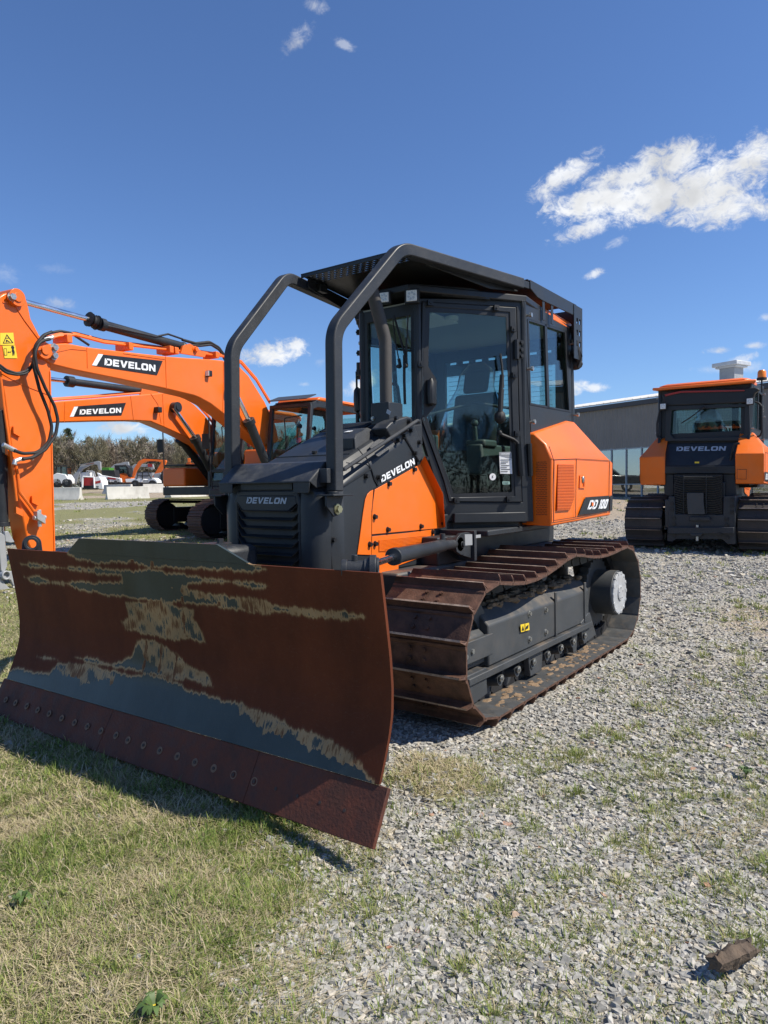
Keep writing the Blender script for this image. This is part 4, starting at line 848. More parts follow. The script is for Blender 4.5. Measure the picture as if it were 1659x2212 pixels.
        A=g(470,338)*S; B=g(665,298)*S; C=g(1115,195)*S; E=P1*S
        if s<0: A=A-(0,0,.33); B=B-(0,0,.24); C=C-(0,0,.05)
        mb=MB(); mb.cyl(L*S+nl*S*.08-((0,0,.30) if s<0 else (0,0,0)),B,.019,n=20); tc=part(mb,'blade_cylinder',CHROME,T)
        mb=MB(); mb.cyl(B,C,.044,n=32); mb.cyl(B-(C-B)*.03,B+(C-B)*.02,.049,n=32); part(mb,'cylinder_barrel',DARK,tc,.004)
        mb=MB(); mb.blob(C,(.05,.045,.045),12,8); mb.cyl(C,E,.036,n=16); mb.cyl((E[0],E[1]-.06*s,E[2]),(E[0],E[1]+.05*s,E[2]),.055,n=20); mb.cyl(C+(0,0,.03),C+(0,0,.085),.02,n=10); part(mb,'cylinder_base_eye',DARKV,tc)
        mb=MB(); yy=.72*s
        mb.ext([(.93,yy,1.09),(.95,yy,1.15),(.92,yy,1.20),(.86,yy,1.23),(.74,yy,1.23),(.70,yy,1.22),(.70,yy,1.02),(.86,yy,1.06)],(0,.03*s,0)); mb.hexb((.84,yy+.03*s,1.14),(0,s,0),.02,.02)
        mb.bb(.70,.66,.45*s,.78*s,1.0,1.24); part(mb,'cylinder_bracket',DARKV,T,.004)
    mb=MB()
    for s in(1,-1): mb.rtube([(.9,s*.50,.46),(2.5,s*.50,.42),(3.0,s*.35,.45)],.12,.18,(0,1,0))
    mb.bb(2.85,3.05,-.45,.45,.35,.55); mb.ext([(3.0,-.2,.5),(2.6,-.2,.5),(2.5,-.2,.95),(2.75,-.2,1.05),(2.95,-.2,1.0)],(0,.4,0)); part(mb,'push_frame',FRAMEM,T,.01)
    mb=MB(); mb.bb(2.32,2.62,-.33,.02,1.04,1.225); bx_=part(mb,'lift_tower',DARKV,T,.04)
    mb=MB(); mb.cyl((2.50,-.20,1.225),(2.50,-.20,1.238),.10,n=24); mb.hexb((2.50,-.16,1.238),(0,0,1),.022,.03); part(mb,'tower_cap',DARKV,bx_)
def blademat():
    m=bpy.data.materials.new('rust eaten blade paint'); m.use_nodes=True; nt=m.node_tree; N=nt.nodes.new; L=nt.links.new; b=nt.nodes['Principled BSDF']
    at=N('ShaderNodeAttribute'); at.attribute_name='wear'; tc=N('ShaderNodeTexCoord')
    def noise(sc,det,rough,scl):
        mp=N('ShaderNodeMapping'); mp.inputs['Scale'].default_value=scl; L(tc.outputs['Object'],mp.inputs[0]); n=N('ShaderNodeTexNoise'); n.inputs['Scale'].default_value=sc; n.inputs['Detail'].default_value=det; n.inputs['Roughness'].default_value=rough; L(mp.outputs[0],n.inputs[0]); return n.outputs[0]
    def M(op,a,c,d=None):
        n=N('ShaderNodeMath'); n.operation=op
        for i,q in enumerate((a,c,d)):
            if q is None: continue
            if isinstance(q,(int,float)): n.inputs[i].default_value=q
            else: L(q,n.inputs[i])
        return n.outputs[0]
    st=noise(14,8,.7,(1,6,1.0)); fi=noise(60,6,.7,(1,1.5,.6)); big=noise(2.2,8,.65,(1,1,.6))
    v=M('ADD',at.outputs['Fac'],M('MULTIPLY',M('SUBTRACT',st,.5),.045)); v=M('ADD',v,M('MULTIPLY',M('SUBTRACT',fi,.5),.012))
    mr=N('ShaderNodeMapRange'); L(v,mr.inputs[0]); mr.inputs[1].default_value=-.02; mr.inputs[2].default_value=.03
    cr=N('ShaderNodeValToRGB'); L(mr.outputs[0],cr.inputs[0]); e=cr.color_ramp.elements
    e[0].position=0; e[0].color=(.098,.023,.0075,1); e[1].position=1; e[1].color=(.034,.046,.047,1)
    for p,c in((.24,(.098,.023,.008,1)),(.40,(.17,.085,.035,1)),(.47,(.33,.205,.10,1)),(.62,(.30,.20,.105,1)),(.66,(.038,.050,.050,1))):
        q=e.new(p); q.color=c
    va=N('ShaderNodeMapRange'); L(big,va.inputs[0]); va.inputs[1].default_value=.3; va.inputs[2].default_value=.7; va.inputs[3].default_value=.65; va.inputs[4].default_value=1.4
    sc=N('ShaderNodeVectorMath'); sc.operation='SCALE'; L(cr.outputs[0],sc.inputs[0]); L(va.outputs[0],sc.inputs['Scale']); L(sc.outputs[0],b.inputs['Base Color'])
    wv=noise(5,3,.5,(1,2.2,7)); sa_=M('ABSOLUTE',M('SUBTRACT',wv,.5),0); sm_=N('ShaderNodeMapRange'); L(sa_,sm_.inputs[0]); sm_.inputs[1].default_value=0; sm_.inputs[2].default_value=.0035; sm_.inputs[3].default_value=.35; sm_.inputs[4].default_value=0
    sx_=N('ShaderNodeMix'); sx_.data_type='RGBA'; L(sm_.outputs[0],sx_.inputs[0]); L(sc.outputs[0],sx_.inputs[6]); sx_.inputs[7].default_value=(.16,.10,.065,1); L(sx_.outputs[2],b.inputs['Base Color'])
    rr=N('ShaderNodeMapRange'); L(mr.outputs[0],rr.inputs[0]); rr.inputs[3].default_value=.8; rr.inputs[4].default_value=.34; b.inputs['Specular IOR Level'].default_value=.28; L(rr.outputs[0],b.inputs['Roughness'])
    bu=N('ShaderNodeBump'); bu.inputs['Strength'].default_value=.25; bu.inputs['Distance'].default_value=.004; L(fi,bu.inputs['Height']); L(bu.outputs[0],b.inputs['Normal'])
    return m
BLADEM=blademat()
D1=thing('bulldozer','large orange and dark grey bulldozer with wide rusty blade, front roll bars and a cab, in the foreground','bulldozer')
undercarriage(D1); cab(D1)
COMMON=list(D1.children)
h1=hood(D1)
rf=roof(D1,True)
COMMON+= [h1,rf]+[o for o in D1.children if o.name.startswith(('front_visor','roof_side_guard'))]
grille(D1,h1); forestry(D1); blade(D1)
# door stickers
dr=[o for o in D1.children if o.name.startswith('cab_door')][0]
mb=MB(); mb.ext(PD('Z2',[(780,1500),(865,1497),(872,1652),(787,1650)],.016),PDn*.001); stk=part(mb,'label_sheet',WHITE,dr,smooth=0)
mb=MB(); mb.ext(PD('Z2',[(780,1500),(865,1497),(867,1545),(782,1522)],.0185),PDn*.001); part(mb,'label_header',GREYM,stk,smooth=0)
textmesh('DOOSAN',PD('Z2',[(796,1518),(853,1517),(853,1506),(797,1507)],.021),'label_lettering',WHITEL,stk,.001,.03,push=PDn)
mb=MB()
for k,y in enumerate((1552,1566,1578,1592,1606,1618,1634)):
    mb.ext(PD('Z2',[(790+k%2*4,y),(862-(k*17)%40,y-1),(862-(k*17)%40,y+3),(790+k%2*4,y+4)],.0185),PDn*.001)
part(mb,'label_print',BLACK,stk,smooth=0)
mb=MB(); c=PD('Z2',[(735,1672)],.016)[0]; mb.cyl(c,c+PDn*.001,.030,n=28); ks=part(mb,'round_sticker',WHITE,dr)
textmesh('K',PD('Z2',[(728,1681),(742,1681),(743,1663),(729,1663)],.0175),'round_lettering',BLACK,ks,.001,.03,push=PDn,italic=.15)
mb=MB(); mb.ext(PD('Z2',[(803,1705),(853,1705),(854,1725),(804,1725)],.016),PDn*.001); ps=part(mb,'pass_sticker',mat('pale green sticker',(.35,.55,.48),.5),dr,smooth=0)
textmesh('PASS',PD('Z2',[(810,1721),(846,1721),(846,1709),(810,1709)],.0175),'pass_lettering',BLACK,ps,.001,.02,push=PDn)
mb=MB(); q=many('Z5',[(905,662),(950,652),(953,690),(908,702)],'y',1.213); mb.ext(q,(0,.001,0)); ys_=part(mb,'warning_decal',YELLOW,D1,smooth=0)
mb=MB(); mb.ext(many('Z5',[(912,694),(918,668),(925,692)],'y',1.2155),(0,.001,0)); mb.ext(many('Z5',[(932,688),(935,672),(948,662),(945,682)],'y',1.2155),(0,.001,0)); mb.ext(many('Z5',[(928,657),(930,657),(931,697),(929,697)],'y',1.2155),(0,.001,0)); part(mb,'decal_symbols',BLACK,ys_,smooth=0)
mb=MB(); mb.ext(many('L',[(1325,88),(1395,88),(1397,190),(1330,195)],'y',.875),(0,.001,0)); mb.ext(many('L',[(1430,95),(1475,90),(1476,120),(1430,125)],'y',.875),(0,.001,0)); part(mb,'serial_plate',GREYM,D1,smooth=0)
# ---------------------------------------------------------------- ground, gravel, grass
def ldof(x,y):
    dx=x-CP[0]; dy=y-CP[1]; return dx*Rh[0]+dy*Rh[1], dx*Fh[0]+dy*Fh[1]
def vnoise(x,y,seed=0):
    xi=np.floor(x).astype(np.int64); yi=np.floor(y).astype(np.int64); fx=x-xi; fy=y-yi; fx=fx*fx*(3-2*fx); fy=fy*fy*(3-2*fy)
    def h(a,b):
        n=(a*374761393+b*668265263+seed*1442695041)&0x7fffffff; n=((n^(n>>13))*1274126177)&0x7fffffff; return ((n^(n>>16))&0xffff)/65535.
    return (h(xi,yi)*(1-fx)+h(xi+1,yi)*fx)*(1-fy)+(h(xi,yi+1)*(1-fx)+h(xi+1,yi+1)*fx)*fy
def fbm(x,y,s,seed=0,o=4):
    v=0;a=.5;t=0
    for k in range(o): v=v+a*vnoise(x*s,y*s,seed+k*7); t+=a; a*=.55; s*=2.03
    return v/t
def gmask(x,y):
    l,d=ldof(x,y); n=fbm(x,y,1.3,3)-.5; n2=fbm(x,y,.28,9)-.5
    lb=np.interp(d,[0,2.2,3.0,3.6,4.5,6,10,16,20,60],[-.25,-.16,-.16,-.45,-1.1,-2.2,-3.3,-3.6,-3.0,-3.0])
    m=sstep(-.12,.38,lb-l+.9*n)
    far=sstep(22,26,d+5*n2); mid=sstep(9,13,d)
    patch=sstep(.50,.62,fbm(x,y,.16,21)+.30*sstep(38,42,d)*(1-sstep(45,48,d)))
    m=m*(1-mid*.62*sstep(.42,.62,fbm(x,y,.55,91)))
    m=m*(1-far)+far*patch*sstep(2,0,l/np.maximum(d,1)*8)
    # tuft beside the blade's end
    e=np.exp(-(((l-.30)/.30)**2+((d-3.75)/.42)**2)); m=np.maximum(m,.9*sstep(.40,.95,e+.9*n+.5*(fbm(x,y,6.,8)-.5)))
    e=np.exp(-(((x-(-5.5))/3.)**2+((y-4.6)/1.0)**2)); m=np.maximum(m,.7*sstep(.5,.8,e*(fbm(x,y,2.,5)*2)))
    return m
def dmask(x,y):
    l,d=ldof(x,y); n=fbm(x,y,.5,31)-.5
    m=sstep(45,48,d+3*n)
    e=np.exp(-(((x+3.2)/1.3)**2+((y-2.6)/1.1)**2)); m=np.maximum(m,.75*sstep(.35,.8,e+.4*n))
    e=sstep(19,24,d+6*n)*sstep(.15,.3,l/np.maximum(d,1)); m=np.maximum(m,e*.9)
    return np.clip(m,0,1)
def bumpz(x,y):
    l,d=ldof(x,y)
    g=gmask(x,y); dep=-.06*np.exp(-(((x-3.45)/.45)**2+((y-1.35)/.55)**2))
    return (fbm(x,y,1.1,51)-.5)*.07*sstep(-.2,.6,np.hypot(np.maximum(np.abs(x)-1.8,0),np.maximum(np.abs(y)-1.5,0)))+.03*g+dep-.004
def gz(x,y): return groundz(x,y)+bumpz(x,y)
def fastmesh(name,V,F,k,attrs=None,mt=None,smooth=False):
    me=bpy.data.meshes.new(name); nv=len(V); nf=len(F)
    me.vertices.add(nv); me.vertices.foreach_set('co',np.asarray(V,np.float32).ravel())
    me.loops.add(nf*k); me.loops.foreach_set('vertex_index',np.asarray(F,np.int32).ravel())
    me.polygons.add(nf); me.polygons.foreach_set('loop_start',np.arange(0,nf*k,k,dtype=np.int32)); me.polygons.foreach_set('loop_total',np.full(nf,k,np.int32))
    me.update(calc_edges=True)
    for n,v in (attrs or {}).items(): a=me.attributes.new(n,'FLOAT','POINT'); a.data.foreach_set('value',np.asarray(v,np.float32).ravel())
    me.polygons.foreach_set('use_smooth',[bool(smooth)]*nf)
    if mt: me.materials.append(mt)
    o=bpy.data.objects.new(name,me); link(o); return o
def groundmat():
    m=bpy.data.materials.new('gravel and turf'); m.use_nodes=True; nt=m.node_tree; N=nt.nodes.new; L=nt.links.new; b=nt.nodes['Principled BSDF']; b.inputs['Roughness'].default_value=.95; b.inputs['Specular IOR Level'].default_value=.2
    tc=N('ShaderNodeTexCoord'); P=tc.outputs['Object']
    def tex(kind,sc,**k):
        n=N(kind); L(P,n.inputs['Vector']); n.inputs['Scale'].default_value=sc
        for a,v in k.items(): n.inputs[a].default_value=v
        return n
    def mix(f,a,b_,bt='MIX'):
        n=N('ShaderNodeMix'); n.data_type='RGBA'; n.blend_type=bt
        for i,q in((0,f),(6,a),(7,b_)):
            if isinstance(q,tuple): n.inputs[i].default_value=(*q,1)
            elif isinstance(q,(int,float)): n.inputs[i].default_value=q
            else: L(q,n.inputs[i])
        return n.outputs[2]
    def mr(a,x0,x1,y0=0.,y1=1.):
        n=N('ShaderNodeMapRange'); L(a,n.inputs[0]); n.inputs[1].default_value=x0; n.inputs[2].default_value=x1; n.inputs[3].default_value=y0; n.inputs[4].default_value=y1; return n.outputs[0]
    v1=tex('ShaderNodeTexVoronoi',34.); v2=tex('ShaderNodeTexVoronoi',11.); v3=tex('ShaderNodeTexVoronoi',70.)
    n1=tex('ShaderNodeTexNoise',1.1,Detail=8,Roughness=.65); n2=tex('ShaderNodeTexNoise',14.,Detail=8,Roughness=.7); n3=tex('ShaderNodeTexNoise',.22,Detail=6,Roughness=.6)
    cr=N('ShaderNodeValToRGB'); sx=N('ShaderNodeSeparateColor'); L(v1.outputs['Color'],sx.inputs[0]); L(sx.outputs[0],cr.inputs[0]); e=cr.color_ramp.elements
    e[0].color=(.23,.22,.195,1); e[1].color=(.47,.45,.40,1); q=e.new(.5); q.color=(.34,.33,.30,1); q=e.new(.8); q.color=(.42,.37,.29,1)
    sy=N('ShaderNodeSeparateColor'); L(v2.outputs['Color'],sy.inputs[0])
    g=mix(mr(sy.outputs[0],.3,.7,.0,.35),cr.outputs[0],(.42,.42,.40))
    g=mix(mr(n1.outputs[0],.42,.68,0,.55),g,(.43,.38,.29))
    at=N('ShaderNodeAttribute'); at.attribute_name='grass'; ad=N('ShaderNodeAttribute'); ad.attribute_name='dirt'
    gc=mix(mr(n2.outputs[0],.35,.65),(.15,.155,.06),(.33,.29,.17)); gc=mix(mr(n3.outputs[0],.35,.65,0,.6),gc,(.26,.27,.11))
    dc=mix(mr(n2.outputs[0],.3,.7),(.36,.28,.20),(.46,.39,.30))
    sp=N('ShaderNodeMath'); sp.operation='ADD'; L(at.outputs['Fac'],sp.inputs[0]); L(mr(n2.outputs[0],.3,.7,-.25,.25),sp.inputs[1])
    c=mix(mr(ad.outputs['Fac'],.2,.9),g,dc); c=mix(mr(sp.outputs[0],.3,.7),c,gc)
    L(c,b.inputs['Base Color'])
    ad_=N('ShaderNodeMath'); ad_.operation='MULTIPLY_ADD'; L(v1.outputs['Distance'],ad_.inputs[0]); ad_.inputs[1].default_value=-1.; L(n2.outputs[0],ad_.inputs[2])
    bu=N('ShaderNodeBump'); bu.inputs['Strength'].default_value=.9; bu.inputs['Distance'].default_value=.035; L(ad_.outputs[0],bu.inputs['Height']); L(bu.outputs[0],b.inputs['Normal'])
    return m
GM=groundmat()
def build_ground():
    t=np.linspace(-1,1,420); sx=np.sinh(t*6.6)/np.sinh(6.6)*900
    xs=sx+3.0; ys=sx+1.5; X,Y=np.meshgrid(xs,ys,indexing='ij'); Z=gz(X,Y); n=len(t); I=np.arange(n*n).reshape(n,n)
    F=np.stack([I[:-1,:-1],I[1:,:-1],I[1:,1:],I[:-1,1:]],-1).reshape(-1,4)
    o=fastmesh('ground',np.stack([X,Y,Z],-1).reshape(-1,3),F,4,{'grass':gmask(X,Y),'dirt':dmask(X,Y)},GM,True); o['kind']='structure'
build_ground()
def attrmat(name,attr,ramp,rough=.85,bump=0.,bs=60,transl=0.):
    m=bpy.data.materials.new(name); m.use_nodes=True; nt=m.node_tree; N=nt.nodes.new; L=nt.links.new; b=nt.nodes['Principled BSDF']; b.inputs['Roughness'].default_value=rough; b.inputs['Specular IOR Level'].default_value=.3
    a=N('ShaderNodeAttribute'); a.attribute_name=attr; cr=N('ShaderNodeValToRGB'); L(a.outputs['Fac'],cr.inputs[0]); e=cr.color_ramp.elements
    e[0].position=ramp[0][0]; e[0].color=(*ramp[0][1],1); e[1].position=ramp[-1][0]; e[1].color=(*ramp[-1][1],1)
    for p,c in ramp[1:-1]: q=e.new(p); q.color=(*c,1)
    tc=N('ShaderNodeTexCoord'); n=N('ShaderNodeTexNoise'); n.inputs['Scale'].default_value=bs; n.inputs['Detail'].default_value=5; L(tc.outputs['Object'],n.inputs[0])
    mr=N('ShaderNodeMapRange'); L(n.outputs[0],mr.inputs[0]); mr.inputs[1].default_value=.3; mr.inputs[2].default_value=.7; mr.inputs[3].default_value=.8; mr.inputs[4].default_value=1.2
    s=N('ShaderNodeVectorMath'); s.operation='SCALE'; L(cr.outputs[0],s.inputs[0]); L(mr.outputs[0],s.inputs['Scale']); L(s.outputs[0],b.inputs['Base Color'])
    if bump: bu=N('ShaderNodeBump'); bu.inputs['Strength'].default_value=bump; bu.inputs['Distance'].default_value=.004; L(n.outputs[0],bu.inputs['Height']); L(bu.outputs[0],b.inputs['Normal'])
    if transl:
        out=nt.nodes['Material Output']; t=N('ShaderNodeBsdfTranslucent'); L(s.outputs[0],t.inputs[0]); mx=N('ShaderNodeMixShader'); mx.inputs[0].default_value=transl; L(b.outputs[0],mx.inputs[1]); L(t.outputs[0],mx.inputs[2]); L(mx.outputs[0],out.inputs[0])
    return m
def sample_ld(n,d0,d1,pw=1.,l0=-.74,l1=.82,mg=.15):
    d=(d0**pw+(d1**pw-d0**pw)*rng.random(n))**(1/pw) if pw else d0*(d1/d0)**rng.random(n)
    l=(l0*d-mg)+rng.random(n)*((l1-l0)*d+2*mg); return l,d
def toxy(l,d): return CP[0]+Rh[0]*l+Fh[0]*d, CP[1]+Rh[1]*l+Fh[1]*d
def stones():
    iv=np.array([(-1,-1,-1),(1,-1,-1),(1,1,-1),(-1,1,-1),(-.85,-.8,1),(.8,-.9,1),(.9,.75,1),(-.8,.85,1)])*.78
    fi=np.array([(0,3,2),(0,2,1),(4,5,6),(4,6,7),(0,1,5),(0,5,4),(1,2,6),(1,6,5),(2,3,7),(2,7,6),(3,0,4),(3,4,7)])
    L_,D_,S_=[],[],[]
    for n,d0,d1,s0,s1 in((85000,1.85,3.4,.002,.0155),(85000,3.2,6.0,.003,.018),(40000,5.5,12.,.008,.028),(28000,10,22,.012,.04),(14000,20,42,.02,.055)):
        l,d=sample_ld(n,d0,d1,2.); L_.append(l); D_.append(d); S_.append(s0+(s1-s0)*rng.random(n)**2.2)
    l=np.concatenate(L_); d=np.concatenate(D_); s=np.concatenate(S_); x,y=toxy(l,d)
    m=gmask(x,y); dm=dmask(x,y); keep=(rng.random(len(x))>m*.985)&(rng.random(len(x))>dm*.7)&(fbm(x,y,2.2,77)+.6*rng.random(len(x))+.10*(s>.012)>.60)
    # nothing inside the parked machine's shoes
    keep&=~((np.abs(y)>.62)&(np.abs(y)<1.42)&(x>-1.6)&(x<1.7))
    x,y,s=x[keep],y[keep],s[keep]; n=len(x); print('stones',n)
    sc=s[:,None]*rng.uniform(.5,1.5,(n,3)); sc[:,2]*=.5
    V=(iv[None]+rng.uniform(-.46,.46,(n,8,3)))*sc[:,None,:]
    a=rng.uniform(0,6.28,n); b=rng.uniform(-.42,.42,n); ca,sa=np.cos(a)[:,None],np.sin(a)[:,None]; cb,sb=np.cos(b)[:,None],np.sin(b)[:,None]
    X=V[:,:,0]*cb-V[:,:,2]*sb; Z=V[:,:,0]*sb+V[:,:,2]*cb; Y=V[:,:,1]; X2=X*ca-Y*sa; Y2=X*sa+Y*ca
    V=np.stack([X2+x[:,None],Y2+y[:,None],Z+(gz(x,y)+s*.25)[:,None]],-1)
    F=fi[None]+(np.arange(n)*8)[:,None,None]; t=np.repeat(rng.random(n)**1.0,8)
    mt=attrmat('crushed limestone','tone',[(0,(.16,.155,.14)),(.15,(.25,.242,.22)),(.5,(.355,.342,.308)),(.78,(.46,.442,.40)),(.92,(.47,.42,.34)),(.994,(.42,.38,.31)),(1.,(.36,.17,.10))],.85,.4,90)
    o=fastmesh('gravel',V.reshape(-1,3),F.reshape(-1,3),3,{'tone':t},mt); o['kind']='stuff'; tag(o,'loose pale grey crushed stone spread over the yard','gravel')
stones()
GRM=attrmat('grass blade','tint',[(0,(.52,.44,.31)),(.30,(.48,.41,.24)),(.45,(.29,.32,.09)),(.75,(.18,.25,.055)),(1,(.10,.17,.035))],.7,0,40,.25)
def blades(x,y,h,w,lean,tint,name=None,az=None):
    n=len(x); a=rng.uniform(0,6.28,n) if az is None else az; z=gz(x,y)-.004; dx,dy=np.cos(a),np.sin(a); px,py=-np.sin(a+rng.uniform(-.6,.6,n)),np.cos(a)
    V=np.zeros((n,5,3)); cl=np.cos(lean); slh=np.sin(lean)
    for k,(t,ww) in enumerate(((0,1),(0,-1),(.55,.8),(.55,-.8),(1.,0))):
        bend=slh*(t*t*.8+t*.35); V[:,k,0]=x+dx*h*bend+px*w*ww*.5; V[:,k,1]=y+dy*h*bend+py*w*ww*.5; V[:,k,2]=z+h*t*cl*(1-.25*t*slh)
    F=np.array([(0,1,3),(0,3,2),(2,3,4)])[None]+(np.arange(n)*5)[:,None,None]
    return V.reshape(-1,3),F.reshape(-1,3),np.repeat(tint,5)
def grass():
    VV,FF,TT=[],[],[]; base=0
    def push(v,f,t):
        nonlocal base
        VV.append(v); FF.append(f+base); TT.append(t); base+=len(v)
    for n,d0,d1,w,hs in((118000,1.85,3.3,.0034,1.25),(112000,3.2,5.2,.0046,1.25),(52000,5.,9,.0075,1.2),(76000,8.5,24,.016,1.3)):
        l,d=sample_ld(n,d0,d1,2.,l1=.15 if d0<5 else .6); x,y=toxy(l,d); m=gmask(x,y); dens=sstep(.25,.62,fbm(x,y,7.,15)); k=(rng.random(n)<m*(.45+.55*dens))
        k&=~((x>-2)&(x<2.2)&(np.abs(y)<1.42)); x,y=x[k],y[k]; n=len(x)
        q=fbm(x,y,1.7,61)+.35*(fbm(x,y,9.,63)-.5); straw=rng.random(n)<np.clip(.56+1.7*(q-.52),.2,.92)
        clump=sstep(.5,.72,fbm(x,y,5.,17)); h=hs*np.where(straw,rng.uniform(.025,.07,n),rng.uniform(.016,.045,n)*(1+.9*clump))
        lean=np.where(straw,rng.uniform(.7,1.5,n),rng.uniform(.25,1.25,n)); tint=np.where(straw,rng.uniform(0,.36,n),rng.uniform(.40,1,n)-.2*(q-.4))
        push(*blades(x,y,h,w*rng.uniform(.7,1.3,n),lean,np.clip(tint,0,1)))
    for n,d0,d1,w in((150000,1.85,4.2,.0032),(110000,4,9,.0055),(38000,8.5,17,.012)):
        l,d=sample_ld(n,d0,d1,2.); x,y=toxy(l,d); m=gmask(x,y); f=sstep(.40,.60,fbm(x,y,1.35,101))*sstep(.38,.54,fbm(x,y,7.5,103))*1.7+.10; k=(rng.random(n)<(1-m)*f*.85)&~((x>-2)&(x<2.2)&(np.abs(y)<1.42)); x,y=x[k],y[k]; n=len(x)
        straw=rng.random(n)<.38; push(*blades(x,y,np.where(straw,rng.uniform(.02,.06,n),rng.uniform(.015,.045,n)),w*rng.uniform(.7,1.2,n),np.where(straw,rng.uniform(.9,1.5,n),rng.uniform(.2,1.1,n)),np.where(straw,rng.uniform(0,.35,n),rng.uniform(.38,.75,n))))
    # tufts standing in the gravel
    for (cnt,d0,d1,k0,k1,w) in((900,1.9,4.6,14,70,.0034),(900,4.2,9,12,50,.006),(560,8,18,10,26,.012),(500,17,45,8,16,.03)):
        l,d=sample_ld(cnt,d0,d1,1.6); x,y=toxy(l,d); cl=fbm(x,y,.9,41)
        for i in range(cnt):
            if cl[i]<.40+.12*rng.random() : continue
            if -2<x[i]<2.0 and abs(y[i])<1.45: continue
            k=int(rng.integers(k0,k1)); r=rng.uniform(.015,.055)*(1+.25*(d[i]-2)/3); a=rng.uniform(0,6.28,k); rr=r*np.sqrt(rng.random(k)); g=rng.random()
            push(*blades(x[i]+rr*np.cos(a),y[i]+rr*np.sin(a),rng.uniform(.025,.065,k)*(1+.06*d[i]),w*rng.uniform(.7,1.2,k),rng.uniform(.2,1.15,k),np.clip(rng.normal(.42+.22*g,.16,k),0,1),az=a+rng.normal(0,.5,k)))
    # dead straw lying at the right edge and under the dry patches
    for (cx,cz_,n,rx,rd) in((3060,3310,900,.55,.16),(2750,3400,260,.5,.2),(1000,3950,500,.3,.2),(2300,3630,160,.3,.15)):
        p=bp('S',cx,cz_,'z',0); l0,d0=ldof(p[0],p[1]); l=l0+rng.normal(0,rx*.5,n); d=d0+rng.normal(0,rd*.6,n); x,y=toxy(l,d)
        push(*blades(x,y,rng.uniform(.06,.16,n),.0035*np.ones(n),rng.uniform(1.3,1.52,n),rng.uniform(0,.25,n),az=rng.normal(2.4,.6,n)))
    o=fastmesh('grass',np.vstack(VV),np.vstack(FF),3,{'tint':np.concatenate(TT)},GRM); o['kind']='stuff'; tag(o,'short green and straw coloured grass growing over the yard','grass'); print('blade verts',base)
grass()
# small plants, a broken piece of wood
LEAFM=mat('weed leaf',(.075,.125,.028),.55,var=.25,vscale=30); FLOW=mat('yellow petals',(.85,.62,.02),.6,var=.05); WOODM=mat('weathered wood',(.10,.072,.05),.9,var=.5,vscale=12,bump=1.,bscale=45,dirt=(.035,.025,.018),dirtamt=.8,dscale=9)
def dandelion(px,py,label,nfl,r=.09):
    p=bp('S',px,py,'z',.03); z=float(gz(p[0],p[1])); T=thing('flowering_weed',label,'weed',(p[0],p[1],z),'flowering weeds in the turf'); mb=MB()
    for k in range(15):
        a=k*2.4+random.uniform(-.3,.3); L_=r*random.uniform(.6,1.1); u=np.array([math.cos(a),math.sin(a),0]); w=np.array([-u[1],u[0],0]); c=np.array([p[0],p[1],z])
        P=[c+u*L_*t+(0,0,.012+.045*math.sin(t*2.4)) for t in(0,.35,.6,.8,1)]; W=[r*.03,r*.12,r*.17,r*.14,.001]
        V=[q for i in range(5) for q in(P[i]-w*W[i],P[i]+w*W[i])]; mb.add(V,[(2*i,2*i+1,2*i+3,2*i+2) for i in range(4)])
    part(mb,'leaf_rosette',LEAFM,T,fix=False)
    for k in range(nfl):
        q=np.array([p[0]+random.uniform(-.02,.02),p[1]+random.uniform(-.02,.02),z+.035]); mb=MB()
        for j in range(8): a=j*.785; mb.add([q,q+(.006*math.cos(a-.3),.006*math.sin(a-.3),.004),q+(.008*math.cos(a),.008*math.sin(a),.006),q+(.006*math.cos(a+.3),.006*math.sin(a+.3),.004)],[(0,1,2,3)])
        mb.tube([q-(0,0,.04),q],.001,5); part(mb,'flower',FLOW,T,fix=False)
dandelion(88,3625,'leafy weed with a yellow flower in the grass at the left edge',1,.045)
dandelion(620,4055,'low weed with a yellow flower at the bottom edge of the grass',1,.055)
dandelion(2985,3090,'small bright green weed among the grey stones on the right',0,.05)
p0=bp('S',2935,3835,'z',.03); mb=MB()
ax=nrm(Rh*.88+Fh*.45); pr=np.cross(ax,(0,0,1)); V=[]
for i in range(13):
    t=i/12-.5; k=1-.25*abs(t)*2
    for j in range(12):
        a=j*math.pi/6; rr=random.uniform(.70,1.15)*k*(1+.18*math.sin(j*2.6)); V.append(np.array(p0)+ax*(t*.185+random.uniform(-.006,.006)*(1+3*(i in(0,12))))+pr*.036*rr*math.cos(a)+np.array([0,0,1])*(.032*rr*math.sin(a)+.012))
mb.add(V,[(i*12+k,i*12+(k+1)%12,(i+1)*12+(k+1)%12,(i+1)*12+k) for i in range(12) for k in range(12)]+[tuple(range(12)),tuple(144+k for k in range(12))])
tag(part(mb,'wood_chunk',WOODM,smooth=25),'broken dark chunk of weathered wood lying on the gravel at lower right','wood')
